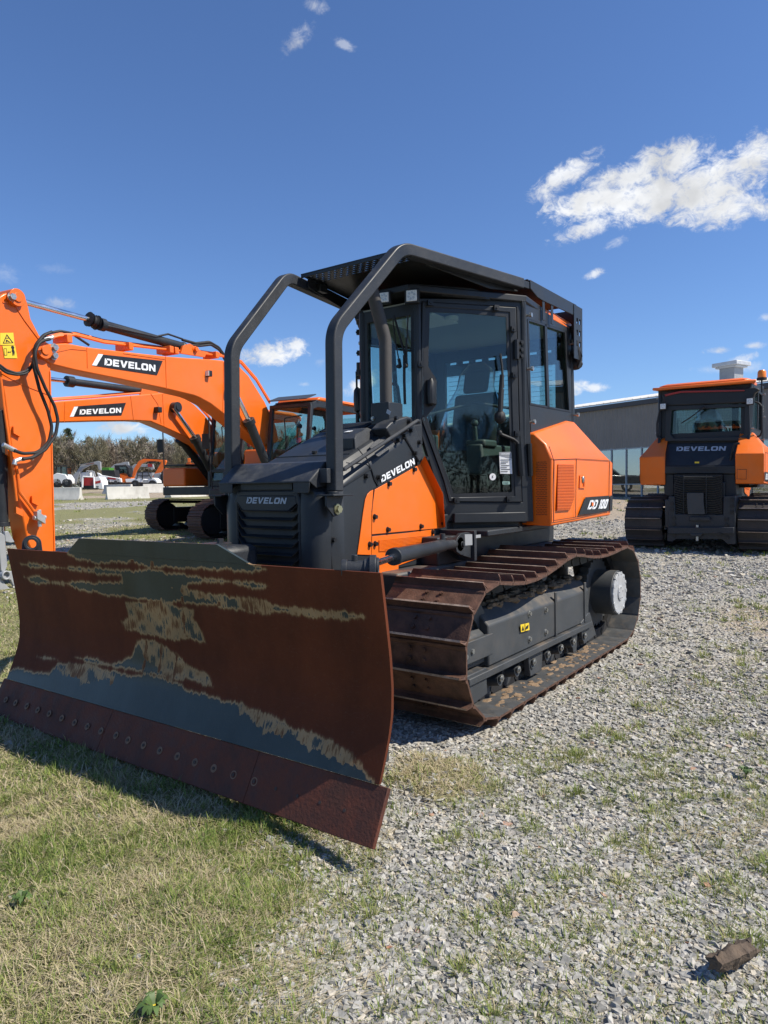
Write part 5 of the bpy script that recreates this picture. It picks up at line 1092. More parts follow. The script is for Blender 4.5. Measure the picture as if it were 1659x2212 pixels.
# ---------------------------------------------------------------- excavators
def dirv(l,d): return nrm(Rh*l+Fh*d)
def excavator_base(T,C,phi,phit,zg,tb=(.55,1.75)):
    f=dirv(-math.sin(R_(phi)),-math.cos(R_(phi))); s=nrm(np.cross((0,0,1),f)); C=np.array([C[0],C[1],zg])
    q=lambda u,w,z:C+f*u+s*w+np.array([0,0,z])
    ft=dirv(-math.sin(R_(phit)),-math.cos(R_(phit))); st_=nrm(np.cross((0,0,1),ft))
    loop=arc(1.83,.46,.42,-90,90,12)+[(1.0,.85),(0,.83),(-1.0,.86)]+arc(-1.83,.46,.42,90,270,12)+[(-1,.04),(0,.04),(1,.04)]
    def xf(v): v=np.asarray(v,float); return C+ft*v[0]+st_*v[1]+np.array([0,0,v[2]])
    for y0 in(-1.5,.9): 
        track(T,y0,.6,loop,52,RUSTX,SHAFT,'exc',xf=xf)
    mb=MB()
    for y in(-1.2,1.2):
        mb.box(xf((0,y,.45)),(3.3,.40,.42),X=ft,Y=st_)
        for x in(-1.83,1.83): mb.cyl(xf((x,y-.18,.46)),xf((x,y+.18,.46)),.34,n=20)
        for k in range(8): x=-1.4+k*.4; mb.cyl(xf((x,y-.2,.14)),xf((x,y+.2,.14)),.09,n=10)
    mb.box(xf((0,0,.6)),(1.8,2.2,.3),X=ft,Y=st_); mb.cyl(xf((0,0,.7)),xf((0,0,1.02)),.62,n=24); part(mb,'undercarriage_frame',BLACK,T,.01)
    mb=MB(); B=lambda u0,u1,w0,w1,z0,z1:mb.box(q((u0+u1)/2,(w0+w1)/2,(z0+z1)/2),(u1-u0,w1-w0,z1-z0),X=f,Y=s)
    B(-2.2,1.75,-1.36,1.36,1.0,1.22); part(mb,'swing_deck',BLACK,T,.02)
    mb=MB(); B(tb[0],tb[1],-1.36,-.52,1.24,1.74); bxx=part(mb,'tool_box',ORANGE2,T,.04)
    mb=MB(); B(tb[0]+.07,tb[1]-.05,-1.34,-.54,1.785,1.83); part(mb,'box_lid',BLACK,bxx,.01)
    mb=MB(); B(-2.1,.45,-1.36,-.5,1.24,2.2); B(-2.1,-.75,-.5,1.36,1.24,2.2); part(mb,'engine_cover',ORANGE2,T,.05)
    mb=MB(); P=[q(-2.1,-1.36,1.05),q(-2.1,1.36,1.05),q(-2.55,1.30,1.05),q(-2.85,.8,1.05),q(-2.92,0,1.05),q(-2.85,-.8,1.05),q(-2.55,-1.30,1.05)]; mb.ext(P,(0,0,1.1)); part(mb,'counterweight',DARK,T,.05)
    # cab
    w0,w1=.30,1.42; u0,u1=-.85,1.70; z0,z1=1.15,3.16
    prof=[(u1,z0),(u1+.02,1.6),(u1-.18,z1-.10),(u1-.40,z1),(u0+.1,z1),(u0,z1-.2),(u0,z0)]
    mb=MB()
    inn=[(u1-.10,1.62),(u1-.07,1.75),(u1-.26,z1-.2),(u1-.46,z1-.14),(u0+.20,z1-.14),(u0+.12,z1-.25),(u0+.12,1.9)]
    mb.ring([q(a,w1,b) for a,b in prof],[q(a,w1,b) for a,b in inn],-s*.07); mb.ring([q(a,w0,b) for a,b in prof],[q(a,w0,b) for a,b in inn],s*.07)
    mb.rtube([q(.42,w1-.03,1.2),q(.42,w1-.03,z1-.1)],.08,.06,f)
    for a,b in((u1-.02,1.62),(u1-.20,z1-.11),(u1-.42,z1-.03)): mb.rtube([q(a,w0,b),q(a,w1,b)],.10,.08,f)
    for w in(w0+.04,w1-.04): mb.rtube([q(u1,w,z0),q(u1,w,1.6),q(u1-.2,w,z1-.1)],.09,.07,s)
    B2=lambda u0,u1,w0,w1,z0,z1:mb.box(q((u0+u1)/2,(w0+w1)/2,(z0+z1)/2),(u1-u0,w1-w0,z1-z0),X=f,Y=s)
    B2(u0,u1,w0,w1,1.13,1.25); B2(u1-.06,u1,w0,w1,1.2,1.36); cb=part(mb,'excavator_cab',DARK,T,.012)
    mb=MB(); mb.ext([q(a,w1-.03,b) for a,b in inn],-s*.006); mb.ext([q(a,w0+.03,b) for a,b in inn],s*.006)
    mb.ext([q(u1-.02,w0+.05,1.38),q(u1-.02,w1-.05,1.38),q(u1-.19,w1-.05,z1-.12),q(u1-.19,w0+.05,z1-.12)],-f*.006); mb.ext([q(u0,w0+.1,1.9),q(u0,w1-.1,1.9),q(u0,w1-.1,z1-.2),q(u0,w0+.1,z1-.2)],f*.006); part(mb,'cab_glass',GLASS,cb,smooth=0)
    mb=MB(); pr=[(u1-.42,z1+.0),(u1-.50,z1+.09),(u0+.3,z1+.11),(u0-.05,z1+.02),(u0-.05,z1-.12),(u0+.1,z1-.0)]; mb.ext([q(a,w0-.01,b) for a,b in pr],s*(w1-w0+.02)); part(mb,'cab_roof',ORANGE2,cb,.04)
    mb=MB(); mb.rtube([q(u1-.05,w0+.08,z1+.02),q(u1-.42,w0+.08,z1+.13)],.02,.02,s); mb.ext([q(u1-.06,w0+.04,z1+.0),q(u1-.06,w1-.04,z1+.0),q(u1-.44,w1-.04,z1+.13),q(u1-.44,w0+.04,z1+.13)],(0,0,.02)); part(mb,'rain_shield',mat('crazed smoked plastic',(.05,.055,.055),.35,var=.6,vscale=60) if 'crazed smoked plastic' not in bpy.data.materials else bpy.data.materials['crazed smoked plastic'],cb)
    mb=MB(); B2(.25,.85,.6,1.1,1.3,1.75); B2(.15,.32,.62,1.08,1.7,2.45); part(mb,'operator_seat',SEATM,T,.05)
    mb=MB(); mb.tube(filletpath([q(u1+.02,w1+.02,1.5),q(u1+.04,w1+.06,2.1),q(u1-.08,w1+.04,2.55)],.1),.02,8); mb.tube(filletpath([q(u1+.1,w0+.62,2.35),q(u1+.14,w0+.62,2.75),q(u1+.05,w1-.1,2.80)],.05),.014,8)
    mb.tube(filletpath([q(1.7,-1.30,1.2),q(1.72,-1.32,1.9),q(1.70,-1.36,2.9)],.1),.018,8); part(mb,'hand_rail',SHAFT,T)
    mb=MB(); c=q(1.72,-1.45,2.35); mb.tube([c,c+(0,0,.02)],.01,6); mb.box(c,(.03,.22,.36),X=nrm(f+s*.3),Y=s); part(mb,'side_mirror',SHAFT,T,.01)
    mb=MB(); c=q(u0+.2,w1+.04,z1-.4); mb.cyl(q(-.9,-1.0,2.2),q(-.9,-1.0,2.62),.05,n=12); part(mb,'exhaust_stub',SHAFT,T)
    mb=MB(); c=q(-1.3,-.9,2.2); mb.cyl(c,c+(0,0,.25),.02,n=8); part(mb,'beacon_post',SHAFT,T); mb=MB(); mb.cyl(c+(0,0,.25),c+(0,0,.38),.07,n=14); part(mb,'warning_beacon',REDL,T)
    return f,s,q
def arm_polys(T,z,C,s,off,thick,poly,name,m,bev=.012,parent=None):
    p0=np.array([C[0],C[1],0])+s*off; mb=MB(); mb.ext(manyl(z,poly,p0,s),-s*thick); return part(mb,name,m,parent or T,bev)
def plane(C,s,o): 
    p0=np.array([C[0],C[1],0])+s*o
    return lambda z,pts:manyl(z,pts,p0,s)
CA=LD(-2.1,17.4); CB=LD(-4.0,20.0)
EA=thing('excavator','orange crawler excavator with its stick hanging down at the left edge','excavator',(CA[0],CA[1],float(groundz(CA[0],CA[1]))),'orange excavators parked in a row')
fA,sA,qA=excavator_base(EA,CA,28,44,float(groundz(CA[0],CA[1])),(.1,.9))
boomA=[(262,470),(290,452),(340,458),(440,452),(575,478),(800,506),(1100,540),(1260,552),(1400,560),(1480,568),(1588,606),(1650,668),(1759,844),(1830,1000),(1850,1090),(1800,1160),(1709,1090),(1580,1000),(1485,921),(1400,855),(1327,815),(1290,800),(1110,757),(800,692),(500,632),(345,594),(290,558),(255,520)]
bmA=arm_polys(EA,'Z3',CA,sA,.21,.42,boomA,'boom',ORANGE2,.02)
F=plane(CA,sA,.217)
mb=MB(); mb.ext(F('Z3',[(655,525),(1080,570),(1042,665),(612,600)]),sA*.002); dc=part(mb,'boom_decal',BLACK,bmA,smooth=0)
mb=MB(); mb.ext(F('Z3',[(652,524),(684,527),(640,602),(610,599)]),sA*.004); part(mb,'decal_stripe',WHITEL,dc,smooth=0)
blocktext('DEVELON',F('Z3',[(692,598),(1030,642),(1030,597),(695,553)]),'boom_lettering',WHITEL,dc,.005,push=sA)
mb=MB()
for P in([(578,478),(582,618)],[(1100,540),(1106,757)],[(1485,580),(1480,910)],[(380,510),(470,490),(575,500)],[(820,520),(1100,560)]): mb.rtube(F('Z3',P),.006,.008,sA)
part(mb,'weld_seam',ORANGE2,bmA)
mb=MB()
for o_,dy in((.10,0),(-.05,-8),(-.16,-14)):
    G_=plane(CA,sA,o_); mb.tube(G_('Z3',[(300,430+dy),(390,405+dy),(500,398+dy),(690,448+dy),(1080,492+dy),(1300,515+dy),(1480,540+dy),(1600,585+dy),(1700,700+dy),(1790,850+dy)]),.022,8)
part(mb,'hydraulic_pipe',ORANGE2,bmA)
mb=MB()
for x,y in((415,430),(825,480),(1095,500),(1130,508),(1400,535)): mb.box(plane(CA,sA,.02)('Z3',[(x,y)])[0],(.10,.36,.13),X=fA,Y=sA)
part(mb,'pipe_clamp',ORANGE2,bmA,.01)
stickA=[(-90,230),(-30,160),(20,125),(75,105),(125,107),(160,130),(178,170),(190,215),(205,290),(262,400),(330,465),(345,520),(338,620),(345,1000),(372,1835),(300,1845),(215,1840),(180,1760),(150,1600),(112,1400),(60,1020),(30,800),(0,650),(-60,540)]
stA=arm_polys(EA,'Z3',CA,sA,.18,.36,stickA,'stick',ORANGE2,.02)
F=plane(CA,sA,.187)
mb=MB()
for c_ in((118,148),(300,500)):
    p=plane(CA,sA,.26)('Z3',[c_])[0]; mb.cyl(p-sA*.52,p,.13,n=24); mb.cyl(p,p+sA*.02,.07,n=20)
part(mb,'pivot_boss',ORANGE2,stA,.004)
mb=MB()
for c_ in((78,145),(360,482),(358,536)): p=plane(CA,sA,.25)('Z3',[c_])[0]; mb.hexb(p,sA,.05,.05)
part(mb,'pin_bolt',STEEL,stA)
mb=MB(); mb.rtube(F('Z3',[(20,180),(60,185),(110,215),(165,300),(255,420)]),.012,.02,sA); mb.rtube(F('Z3',[(10,650),(130,720),(340,800)]),.006,.014,sA); mb.rtube(F('Z3',[(332,640),(340,1000),(362,1830)]),.012,.02,sA); part(mb,'stick_edge',ORANGE2,stA)
mb=MB(); mb.ext(F('Z3',[(0,385),(88,383),(96,465),(0,465)]),sA*.002); mb.ext(F('Z3',[(16,470),(100,468),(115,553),(30,552)]),sA*.002); sg=part(mb,'warning_sign',YELLOW,stA,smooth=0)
F2=plane(CA,sA,.1905)
mb=MB(); t=F2('Z3',[(18,455),(45,392),(90,452)]); ti=F2('Z3',[(26,450),(46,403),(80,448)]); mb.ring(t,ti,sA*.001); mb.ext(F2('Z3',[(36,418),(60,417),(60,421),(36,422)]),sA*.001)
mb.ext(F2('Z3',[(40,430),(44,428),(52,434),(66,444),(62,447),(50,440),(42,447),(39,445)]),sA*.001)
mb.ring(F2('Z3',[(24,488),(44,487),(48,534),(29,535)]),F2('Z3',[(27,491),(42,490),(45,531),(32,532)]),sA*.001); mb.ext(F2('Z3',[(50,513),(57,505),(57,510),(67,510),(67,505),(74,512),(67,519),(67,515),(57,515),(57,520)]),sA*.001)
mb.ext(F2('Z3',[(80,488),(90,488),(98,512),(95,535),(91,535),(89,515),(87,535),(82,535),(82,512),(77,508)]),sA*.001); p=F2('Z3',[(84,481)])[0]; mb.cyl(p,p+sA*.001,.026,n=14); part(mb,'sign_pictogram',BLACK,sg,smooth=0)
# arm cylinder on top of the boom
Fc=plane(CA,sA,.0)
mb=MB(); a,b,c,d_=Fc('Z3',[(165,180),(600,298),(660,325),(1215,478)]); mb.cyl(a,b,.045,n=24); ac=part(mb,'arm_cylinder',CHROME,EA)
mb=MB(); mb.cyl(c,d_,.085,n=28); mb.cyl(c,c+(d_-c)*.05,.11,n=24); mb.blob(d_,.10); mb.tube(plane(CA,sA,.08)('Z3',[(700,335),(1030,410),(1115,392),(1210,425)]),.02,8); part(mb,'cylinder_barrel',DARK,ac,.004)
mb=MB(); mb.tube([b+(c-b)*k/9-(c-b)*.3 for k in range(10)],[.08+.035*(k%2)+.02*math.sin(k*2.2) for k in range(10)],14); part(mb,'rod_boot',SHAFT,ac)
mb=MB(); 
for o_ in(.16,-.10):
    mb.ext(plane(CA,sA,o_)('Z3',[(1200,520),(1215,470),(1260,455),(1300,480),(1330,500),(1370,520),(1360,545)]),-sA*.05)
mb.hexb(plane(CA,sA,.17)('Z3',[(1297,494)])[0],sA,.05,.05); part(mb,'cylinder_lug',ORANGE2,bmA,.01)
# hoses: two long loops beside the stick
HOSE=SHAFT
mb=MB()
G_=plane(CA,sA,.34); mb.tube(filletpath(G_('Z3',[(345,378),(290,400),(232,470),(222,600),(262,760),(318,900),(345,1010),(325,1110),(250,1180),(150,1185),(95,1165)]),.25,5),.026,10)
G_=plane(CA,sA,.42); mb.tube(filletpath(G_('Z3',[(330,425),(262,440),(228,520),(245,620),(300,750),(362,870),(385,960),(370,1060),(300,1160),(215,1212),(150,1222)]),.25,5),.026,10)
G_=plane(CA,sA,.30); mb.tube(filletpath(G_('Z3',[(-20,585),(40,630),(110,655),(170,640),(215,600),(240,470)]),.2,5),.022,8); mb.tube(filletpath(G_('Z3',[(-20,600),(40,650),(110,662),(180,655),(225,590)]),.2,5),.020,8)
G_=plane(CA,sA,-.05); mb.tube(filletpath(G_('Z3',[(330,385),(400,372),(470,385),(530,425),(590,465)]),.2,5),.022,8); mb.tube(filletpath(G_('Z3',[(1210,430),(1300,455),(1390,445),(1450,480),(1500,550)]),.2,5),.03,8); mb.tube(filletpath(G_('Z3',[(1250,465),(1330,470),(1400,462),(1460,500),(1490,560)]),.2,5),.026,8)
part(mb,'hydraulic_hose',HOSE,EA)
mb=MB()
G_=plane(CA,sA,.30)
for P in([(20,1125),(70,1150),(105,1168)],[(95,1260),(100,1235),(130,1222),(160,1220)],[(270,432),(340,415),(350,412)],[(205,1222),(215,1215)]): mb.tube(G_('Z3',P),.035,10)
p=G_('Z3',[(262,1610)])[0]; mb.box(p,(.16,.12,.12),X=nrm(fA+np.array([0,0,.6]))); mb.cyl(p-(0,0,.14),p+(0,0,.12),.03,n=10); mb.cyl(p-fA*.1,p+fA*.1,.035,n=10); part(mb,'hose_fitting',ALU,EA,.004)
mb=MB(); G_=plane(CA,sA,.24); mb.tube(filletpath(G_('Z3',[(105,1265),(118,1330),(130,1440),(205,1540),(245,1600)]),.1,4),.024,8); mb.tube(G_('Z3',[(0,640),(25,860),(80,1230),(110,1500)]),.02,8)
for P in((118,1040),(240,1500),(135,1570),(80,1180)): mb.box(G_('Z3',[P])[0]-sA*.05,(.12,.08,.10),X=nrm(fA+np.array([0,0,.5]))); 
part(mb,'stick_pipe',ORANGE2,stA)
# bucket cylinder, linkage and coupler at the lower left
mb=MB(); G_=plane(CA,sA,.0); a,b=G_('Z3',[(-8,900),(8,1640)]); mb.cyl(a,b,.10,n=24); mb.cyl(b,b+(b-a)*.04,.12,n=24); c_=G_('Z3',[(18,1900)])[0]; part(mb,'bucket_cylinder',DARK,EA,.004)
mb=MB(); mb.cyl(b,c_,.05,n=16); part(mb,'cylinder_rod',CHROME,EA)
mb=MB(); G_=plane(CA,sA,.20)
for o_ in(.20,-.14):
    G_=plane(CA,sA,o_); mb.ext(G_('M',[(-60,150),(40,180),(110,230),(170,900),(130,1000),(60,1050),(20,1000),(0,700)]),-sA*.06); mb.ext(G_('M',[(60,1060),(110,1020),(300,1020),(380,1150),(400,1330),(330,1400),(290,1330),(240,1220),(120,1200),(60,1160)]),-sA*.05)
    mb.ext(G_('M',[(-60,1150),(60,1180),(110,1300),(200,1380),(330,1480),(300,1520),(150,1460),(-60,1440)]),-sA*.05)
    mb.ext(G_('M',[(110,150),(185,130),(330,380),(240,400),(120,370)]),-sA*.05)
mb.pipe(plane(CA,sA,.25)('M',[(150,1115)])[0]-sA*.5,plane(CA,sA,.25)('M',[(150,1115)])[0],.07,.045); part(mb,'bucket_linkage',GREYM,EA,.01)
mb=MB(); p=plane(CA,sA,.25)('Z3',[(1385,655)])[0]; mb.box(p,(.09,.12,.12),X=fA,Y=sA); wl=part(mb,'boom_light',BLACK,bmA,.01)
mb=MB(); mb.box(p+fA*.05,(.01,.10,.10),X=fA,Y=sA); part(mb,'lens',LENS,wl)
# lift cylinders
for o_ in(.33,-.33):
    G_=plane(CA,sA,o_); a,b,c_=G_('Z3',[(1545,745),(1648,960),(1790,1310)]); mb=MB(); mb.cyl(a,b,.05,n=16); lc=part(mb,'lift_cylinder',CHROME,EA); mb=MB(); mb.cyl(b,c_,.10,n=20); mb.cyl(b,b+(c_-b)*.08,.13,n=20); part(mb,'cylinder_barrel',DARK,lc)
    p=G_('Z3',[(1545,745)])[0]; mb=MB(); mb.cyl(p-sA*.06,p+sA*.06,.12,n=20); part(mb,'rod_pin',DARK,lc)
# second excavator
EB=thing('excavator','orange crawler excavator whose lower boom arches over the far treeline, parked behind the first','excavator',(CB[0],CB[1],float(groundz(CB[0],CB[1]))),'orange excavators parked in a row')
EB['label']='orange excavator parked farther back, its smaller boom arching in front of the treeline'
fB,sB,qB=excavator_base(EB,CB,30,42,float(groundz(CB[0],CB[1])))
boomB=[(225,850),(300,845),(420,835),(600,822),(870,800),(1050,785),(1130,772),(1190,790),(1290,860),(1360,930),(1424,1025),(1440,1120),(1420,1200),(1380,1185),(1330,1130),(1264,1092),(1180,1050),(1090,1010),(1000,972),(900,966),(700,968),(400,976),(225,985)]
bmB=arm_polys(EB,'Z3',CB,sB,.21,.42,boomB,'boom',ORANGE2,.02)
F=plane(CB,sB,.217)
mb=MB(); mb.ext(F('Z3',[(500,872),(836,848),(806,932),(464,940)]),sB*.002); dc=part(mb,'boom_decal',BLACK,bmB,smooth=0)
mb=MB(); mb.ext(F('Z3',[(492,875),(518,873),(488,940),(463,941)]),sB*.004); part(mb,'decal_stripe',WHITEL,dc,smooth=0)
blocktext('DEVELON',F('Z3',[(527,927),(803,914),(803,880),(530,893)]),'boom_lettering',WHITEL,dc,.005,push=sB)
mb=MB()
for P in([(432,842),(428,975)],[(868,802),(888,966)],[(1080,790),(1090,1005)],[(1000,785),(1050,860),(1070,985)]): mb.rtube(F('Z3',P),.006,.009,sB)
part(mb,'weld_seam',ORANGE2,bmB)
mb=MB()
for o_,dy in((.1,0),(-.08,-8)): mb.tube(plane(CB,sB,o_)('Z3',[(225,838+dy),(600,812+dy),(870,788+dy),(1110,768+dy),(1150,768+dy),(1300,850+dy),(1375,935+dy),(1430,1010+dy)]),.024,8)
part(mb,'hydraulic_pipe',ORANGE2,bmB)
stB=arm_polys(EB,'Z3',CB,sB,.18,.36,[(60,700),(120,650),(190,700),(215,840),(250,960),(240,1100),(200,1500),(165,1500),(120,1100),(60,900)],'stick',ORANGE2,.02)
Fc=plane(CB,sB,.0); a,b,c,d_=Fc('Z3',[(160,672),(430,702),(440,705),(930,768)]); mb=MB(); mb.cyl(a,b,.045,n=16); ac=part(mb,'arm_cylinder',CHROME,EB)
mb=MB(); mb.cyl(c,d_,.08,n=20); mb.cyl(c,c+(d_-c)*.08,.12,n=20); mb.tube(Fc('Z3',[(820,745),(900,722),(950,728)]),.02,8); part(mb,'cylinder_barrel',DARK,ac)
mb=MB()
for o_ in(.14,-.08): mb.ext(plane(CB,sB,o_)('Z3',[(930,800),(945,755),(975,742),(1010,760),(1060,785)]),-sB*.05)
part(mb,'cylinder_lug',ORANGE2,bmB,.01)
for o_,P in((.33,[(1152,880),(1290,1075),(1420,1330)]),(-.33,[(1152,1040),(1195,1085),(1400,1350)])):
    G_=plane(CB,sB,o_); a,b,c_=G_('Z3',P); mb=MB(); mb.cyl(a,b,.05,n=16); lc=part(mb,'lift_cylinder',CHROME,EB); mb=MB(); mb.cyl(b,c_,.11,n=20); mb.cyl(b,b+(c_-b)*.10,.14,n=20); mb.tube([b-np.array([0,0,.1]),b+(c_-b)*.5-np.array([0,0,.16]),c_],.018,6); part(mb,'cylinder_barrel',SHAFT,lc)
    if o_>0: p=plane(CB,sB,.22)('Z3',[(1152,880)])[0]; mb=MB(); mb.cyl(p,p+sB*.16,.13,n=20); mb.cyl(p+sB*.16,p+sB*.18,.07,n=16); part(mb,'rod_pin',DARK,lc)
mb=MB(); p=plane(CB,sB,.28)('Z3',[(1048,895)])[0]; mb.box(p,(.12,.16,.13),X=fB,Y=sB); part(mb,'boom_light',BLACK,bmB,.01)
mb=MB(); p=qB(1.35,.3,3.25); mb.box(p,(.1,.12,.2),X=fB,Y=sB); part(mb,'cab_light',BLACK,EB,.01)
# ---------------------------------------------------------------- second bulldozer, seen from behind
O2=np.array([-10.46,.48]); Z2g=float(groundz(O2[0]+1.5,O2[1]))+.03
D2=thing('bulldozer','orange and dark bulldozer without roll bars, facing away with its rear grille towards us','bulldozer',(O2[0],O2[1],Z2g),'bulldozers in the yard'); D1['group']='bulldozers in the yard'
D2.rotation_euler=(0,0,math.pi+R_(1.5))
D1['label']='large orange and grey bulldozer in the foreground with rusty blade and roll bars'
for o in COMMON: copy_tree(o,D2)
DSH=mat('shaded dark track steel',(.050,.042,.038),.6,metal=.2,var=.4,vscale=6,bump=.3,bscale=80,dirt=(.02,.02,.02),dirtamt=.7,dscale=3)  # grey-brown shoe steel, with the shade on these tracks put into the colour
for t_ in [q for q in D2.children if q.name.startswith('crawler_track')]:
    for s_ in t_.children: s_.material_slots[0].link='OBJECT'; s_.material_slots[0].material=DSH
# rear parts are written in the machine's own axes: x = -1.8 is its tail
def d2(z,pts,xl=-1.80):
    """sight points onto the tail plane, then into the machine's axes"""
    c=math.cos(math.pi+R_(1.5)); s_=math.sin(math.pi+R_(1.5)); ex=np.array([c,s_,0]); ey=np.array([-s_,c,0]); o=np.array([O2[0],O2[1],Z2g])
    out=[]
    for a,b in pts:
        w=bpl(z,a,b,o+ex*xl,ex)-o; out.append(np.array([w@ex,w@ey,w[2]]))
    return out
def part2(mb,name,m,parent=None,**k):
    """parts given directly in the machine's axes"""
    L=np.array(D2.location); mb.v=[tuple(np.array(v)+L) for v in mb.v]; return part(mb,name,m,parent or D2,**k)
mb=MB(); top=d2('Z4',[(885,712),(1440,705)],-1.45); bot=d2('Z4',[(845,935),(1412,935)],-1.78)
mb.ext([d2('Z4',[(885,712)],-1.40)[0],d2('Z4',[(1440,706)],-1.40)[0],d2('Z4',[(1412,880)],-1.70)[0],d2('Z4',[(845,884)],-1.70)[0]],(.25,0,0)); hp=part2(mb,'rear_hood_panel',DARK,bevel=.015)
mb=MB(); mb.ext(d2('Z4',[(845,884),(1412,880),(1408,942),(845,942)],-1.72),(.3,0,0)); mb.ext(d2('Z4',[(860,942),(940,945),(945,1110),(900,1110),(870,1100)],-1.66),(.4,0,0)); mb.ext(d2('Z4',[(1318,945),(1408,942),(1420,1105),(1400,1110),(1320,1115)],-1.66),(.4,0,0)); part2(mb,'rear_crossmember',DARK,bevel=.012)
mb=MB(); mb.ext(d2('Z4',[(955,888),(1278,886),(1278,918),(1130,918),(1100,905),(960,905)],-1.725),(.002,0,0)); part2(mb,'handle_slot',BLACK)
q=[(962,770),(1335,767),(1342,733),(966,737)]
L2=np.array(D2.location)
P4=[]
for (a,b),t in zip(q,(1,1,0,0)):
    # on the sloping panel
    f0=(b-712)/(884-712); P4.append(d2('Z4',[(a,b)],-1.40-.30*f0-.012)[0]+L2)
blocktext('DEVELON',P4,'rear_lettering',GREYL,hp,.004,push=(-1,0,.5))
mb=MB(); mb.ext([d2('Z4',[p],-1.665)[0] for p in((1102,850),(1136,850),(1136,863),(1102,863))],(-.003,0,0)); part2(mb,'yellow_sticker',YELLOW,hp,smooth=0)
mb=MB(); mb.ext(d2('Z4',[(945,948),(1312,948),(1312,1250),(955,1250)],-1.80),(.05,0,0)); g2=part2(mb,'rear_grille',BLACK)
mb=MB()
for k in range(17):
    y=958+k*17.5; P=d2('Z4',[(948,y-6),(1000,y+8),(1250,y+8),(1308,y-6)],-1.84); mb.rtube(P,.035,.008,(1,0,.4))
for x in(1018,1190): mb.rtube(d2('Z4',[(x,948),(x,1245)],-1.87),.02,.012,(1,0,0))
part2(mb,'grille_slats',DARK,g2)
mb=MB(); mb.ext(d2('Z4',[(1042,1088),(1168,1088),(1168,1155),(1180,1250),(1050,1250),(1042,1155)],-1.90),(.02,0,0)); part2(mb,'grille_shield',FRAMEM,g2,bevel=.004)
mb=MB(); mb.ext(d2('Z4',[(905,1110),(948,1115),(955,1250),(1318,1255),(1322,1112),(1410,1108),(1412,1480),(1350,1478),(1310,1440),(960,1440),(930,1460),(890,1455)],-1.87),(.5,0,0))
fr2=part2(mb,'rear_frame',DARKV,bevel=.012)
mb=MB(); mb.ext(d2('Z4',[(900,1350),(1400,1350),(1400,1398),(900,1400)],-1.94),(.10,0,0)); mb.ext(d2('Z4',[(1065,1395),(1160,1395),(1150,1420),(1075,1420)],-1.95),(.2,0,0)); mb.ext(d2('Z4',[(1065,1270),(1210,1270),(1225,1300),(1060,1300)],-1.93),(.1,0,0)); part2(mb,'tow_hitch',DARKV,fr2,bevel=.01)
mb=MB()
for x,y in((945,1280),(945,1325),(948,1365),(948,1408),(1345,1290),(1345,1335),(1345,1382),(1348,1428),(1290,1405),(930,1170),(932,1215),(1388,1140),(1388,1185),(1385,1235)): mb.hexb(d2('Z4',[(x,y)],-1.875 if y!=1405 else -1.95)[0],(-1,0,0),.03,.02)
part2(mb,'frame_bolts',BOLT,fr2)
mb=MB(); mb.cyl((-1.9,0,.20),(-1.9,0,.50),.03,n=12); part2(mb,'hitch_pin',STEEL,fr2)
# rear screen surround, seat cover is copied with the cab; roof trims
mb=MB(); o=d2('Z4',[(885,425),(1520,410),(1525,672),(1470,690),(890,695),(875,690)],-1.42); i=d2('Z4',[(925,460),(1482,432),(1478,640),(1440,662),(945,674),(915,640)],-1.42); mb.ring(o,i,(.06,0,0)); part2(mb,'rear_screen_frame',DARK,bevel=.008)
mb=MB(); mb.ext(d2('Z4',[(855,345),(1000,300),(1560,285),(1600,300),(1560,330),(1540,400),(900,425),(870,405)],-1.44),(.12,0,0)); part2(mb,'rear_roof_trim',BLACK,bevel=.02)
mb=MB(); mb.ext(d2('Z4',[(880,352),(995,325),(1480,312),(1480,304),(990,313),(872,338)],-1.47),(.03,0,0)); part2(mb,'red_trim',REDL)
mb=MB(); mb.ext([(.95,-.50,3.22),(.95,.50,3.22),(-1.45,.93,3.16),(-1.52,.80,3.14),(-1.52,-.80,3.14),(-1.45,-.93,3.16)],(0,0,.055)); part2(mb,'orange_roof_cap',ORANGE,bevel=.02)
for x,y in((862,430),(1522,391)):
    p=d2('Z4',[(x,y)],-1.52)[0]+L2; worklight(D2,p,(-1,0,0),s=.10)
mb=MB()
mb.tube(filletpath(d2('Z4',[(862,452),(835,460),(815,560),(815,660),(850,680)],-1.45),.06),.018,8); mb.tube(filletpath(d2('Z4',[(1560,395),(1590,405),(1612,430),(1615,620),(1600,655),(1575,660)],-1.30),.06),.018,8); mb.tube(filletpath(d2('Z4',[(1445,640+70),(1398,720),(1370,850)],-1.62),.05),.022,8)
part2(mb,'grab_rail',SHAFT)
mb=MB(); mb.tube(d2('Z4',[(1175,435),(1060,520),(1000,558)],-1.50),.012,6); mb.tube(d2('Z4',[(1180,432),(1150,450)],-1.5),.025,6); part2(mb,'rear_wiper',SHAFT)
mb=MB(); b0=d2('Z4',[(1612,262)],-1.53)[0]; mb.tube([b0-(0,0,.15),b0+(0,0,.08)],.014,8); mb.cyl(b0+(0,0,.08),b0+(0,0,.12),.085,n=18); bc=part2(mb,'beacon_mount',SHAFT)
mb=MB(); mb.tube([b0+(0,0,.12),b0+(0,0,.23),b0+(0,0,.26)],[.075,.07,.05],18); part2(mb,'beacon_lens',AMBER,bc)
mb=MB(); P=d2('Z4',[(1423,908),(1497,908),(1495,985),(1423,983)],-1.765); mb.ring(P,[P[0]*.92+sum(P)/4*.08,P[1]*.92+sum(P)/4*.08,P[2]*.92+sum(P)/4*.08,P[3]*.92+sum(P)/4*.08],(.004,0,0)); part2(mb,'filler_door',BLACK)
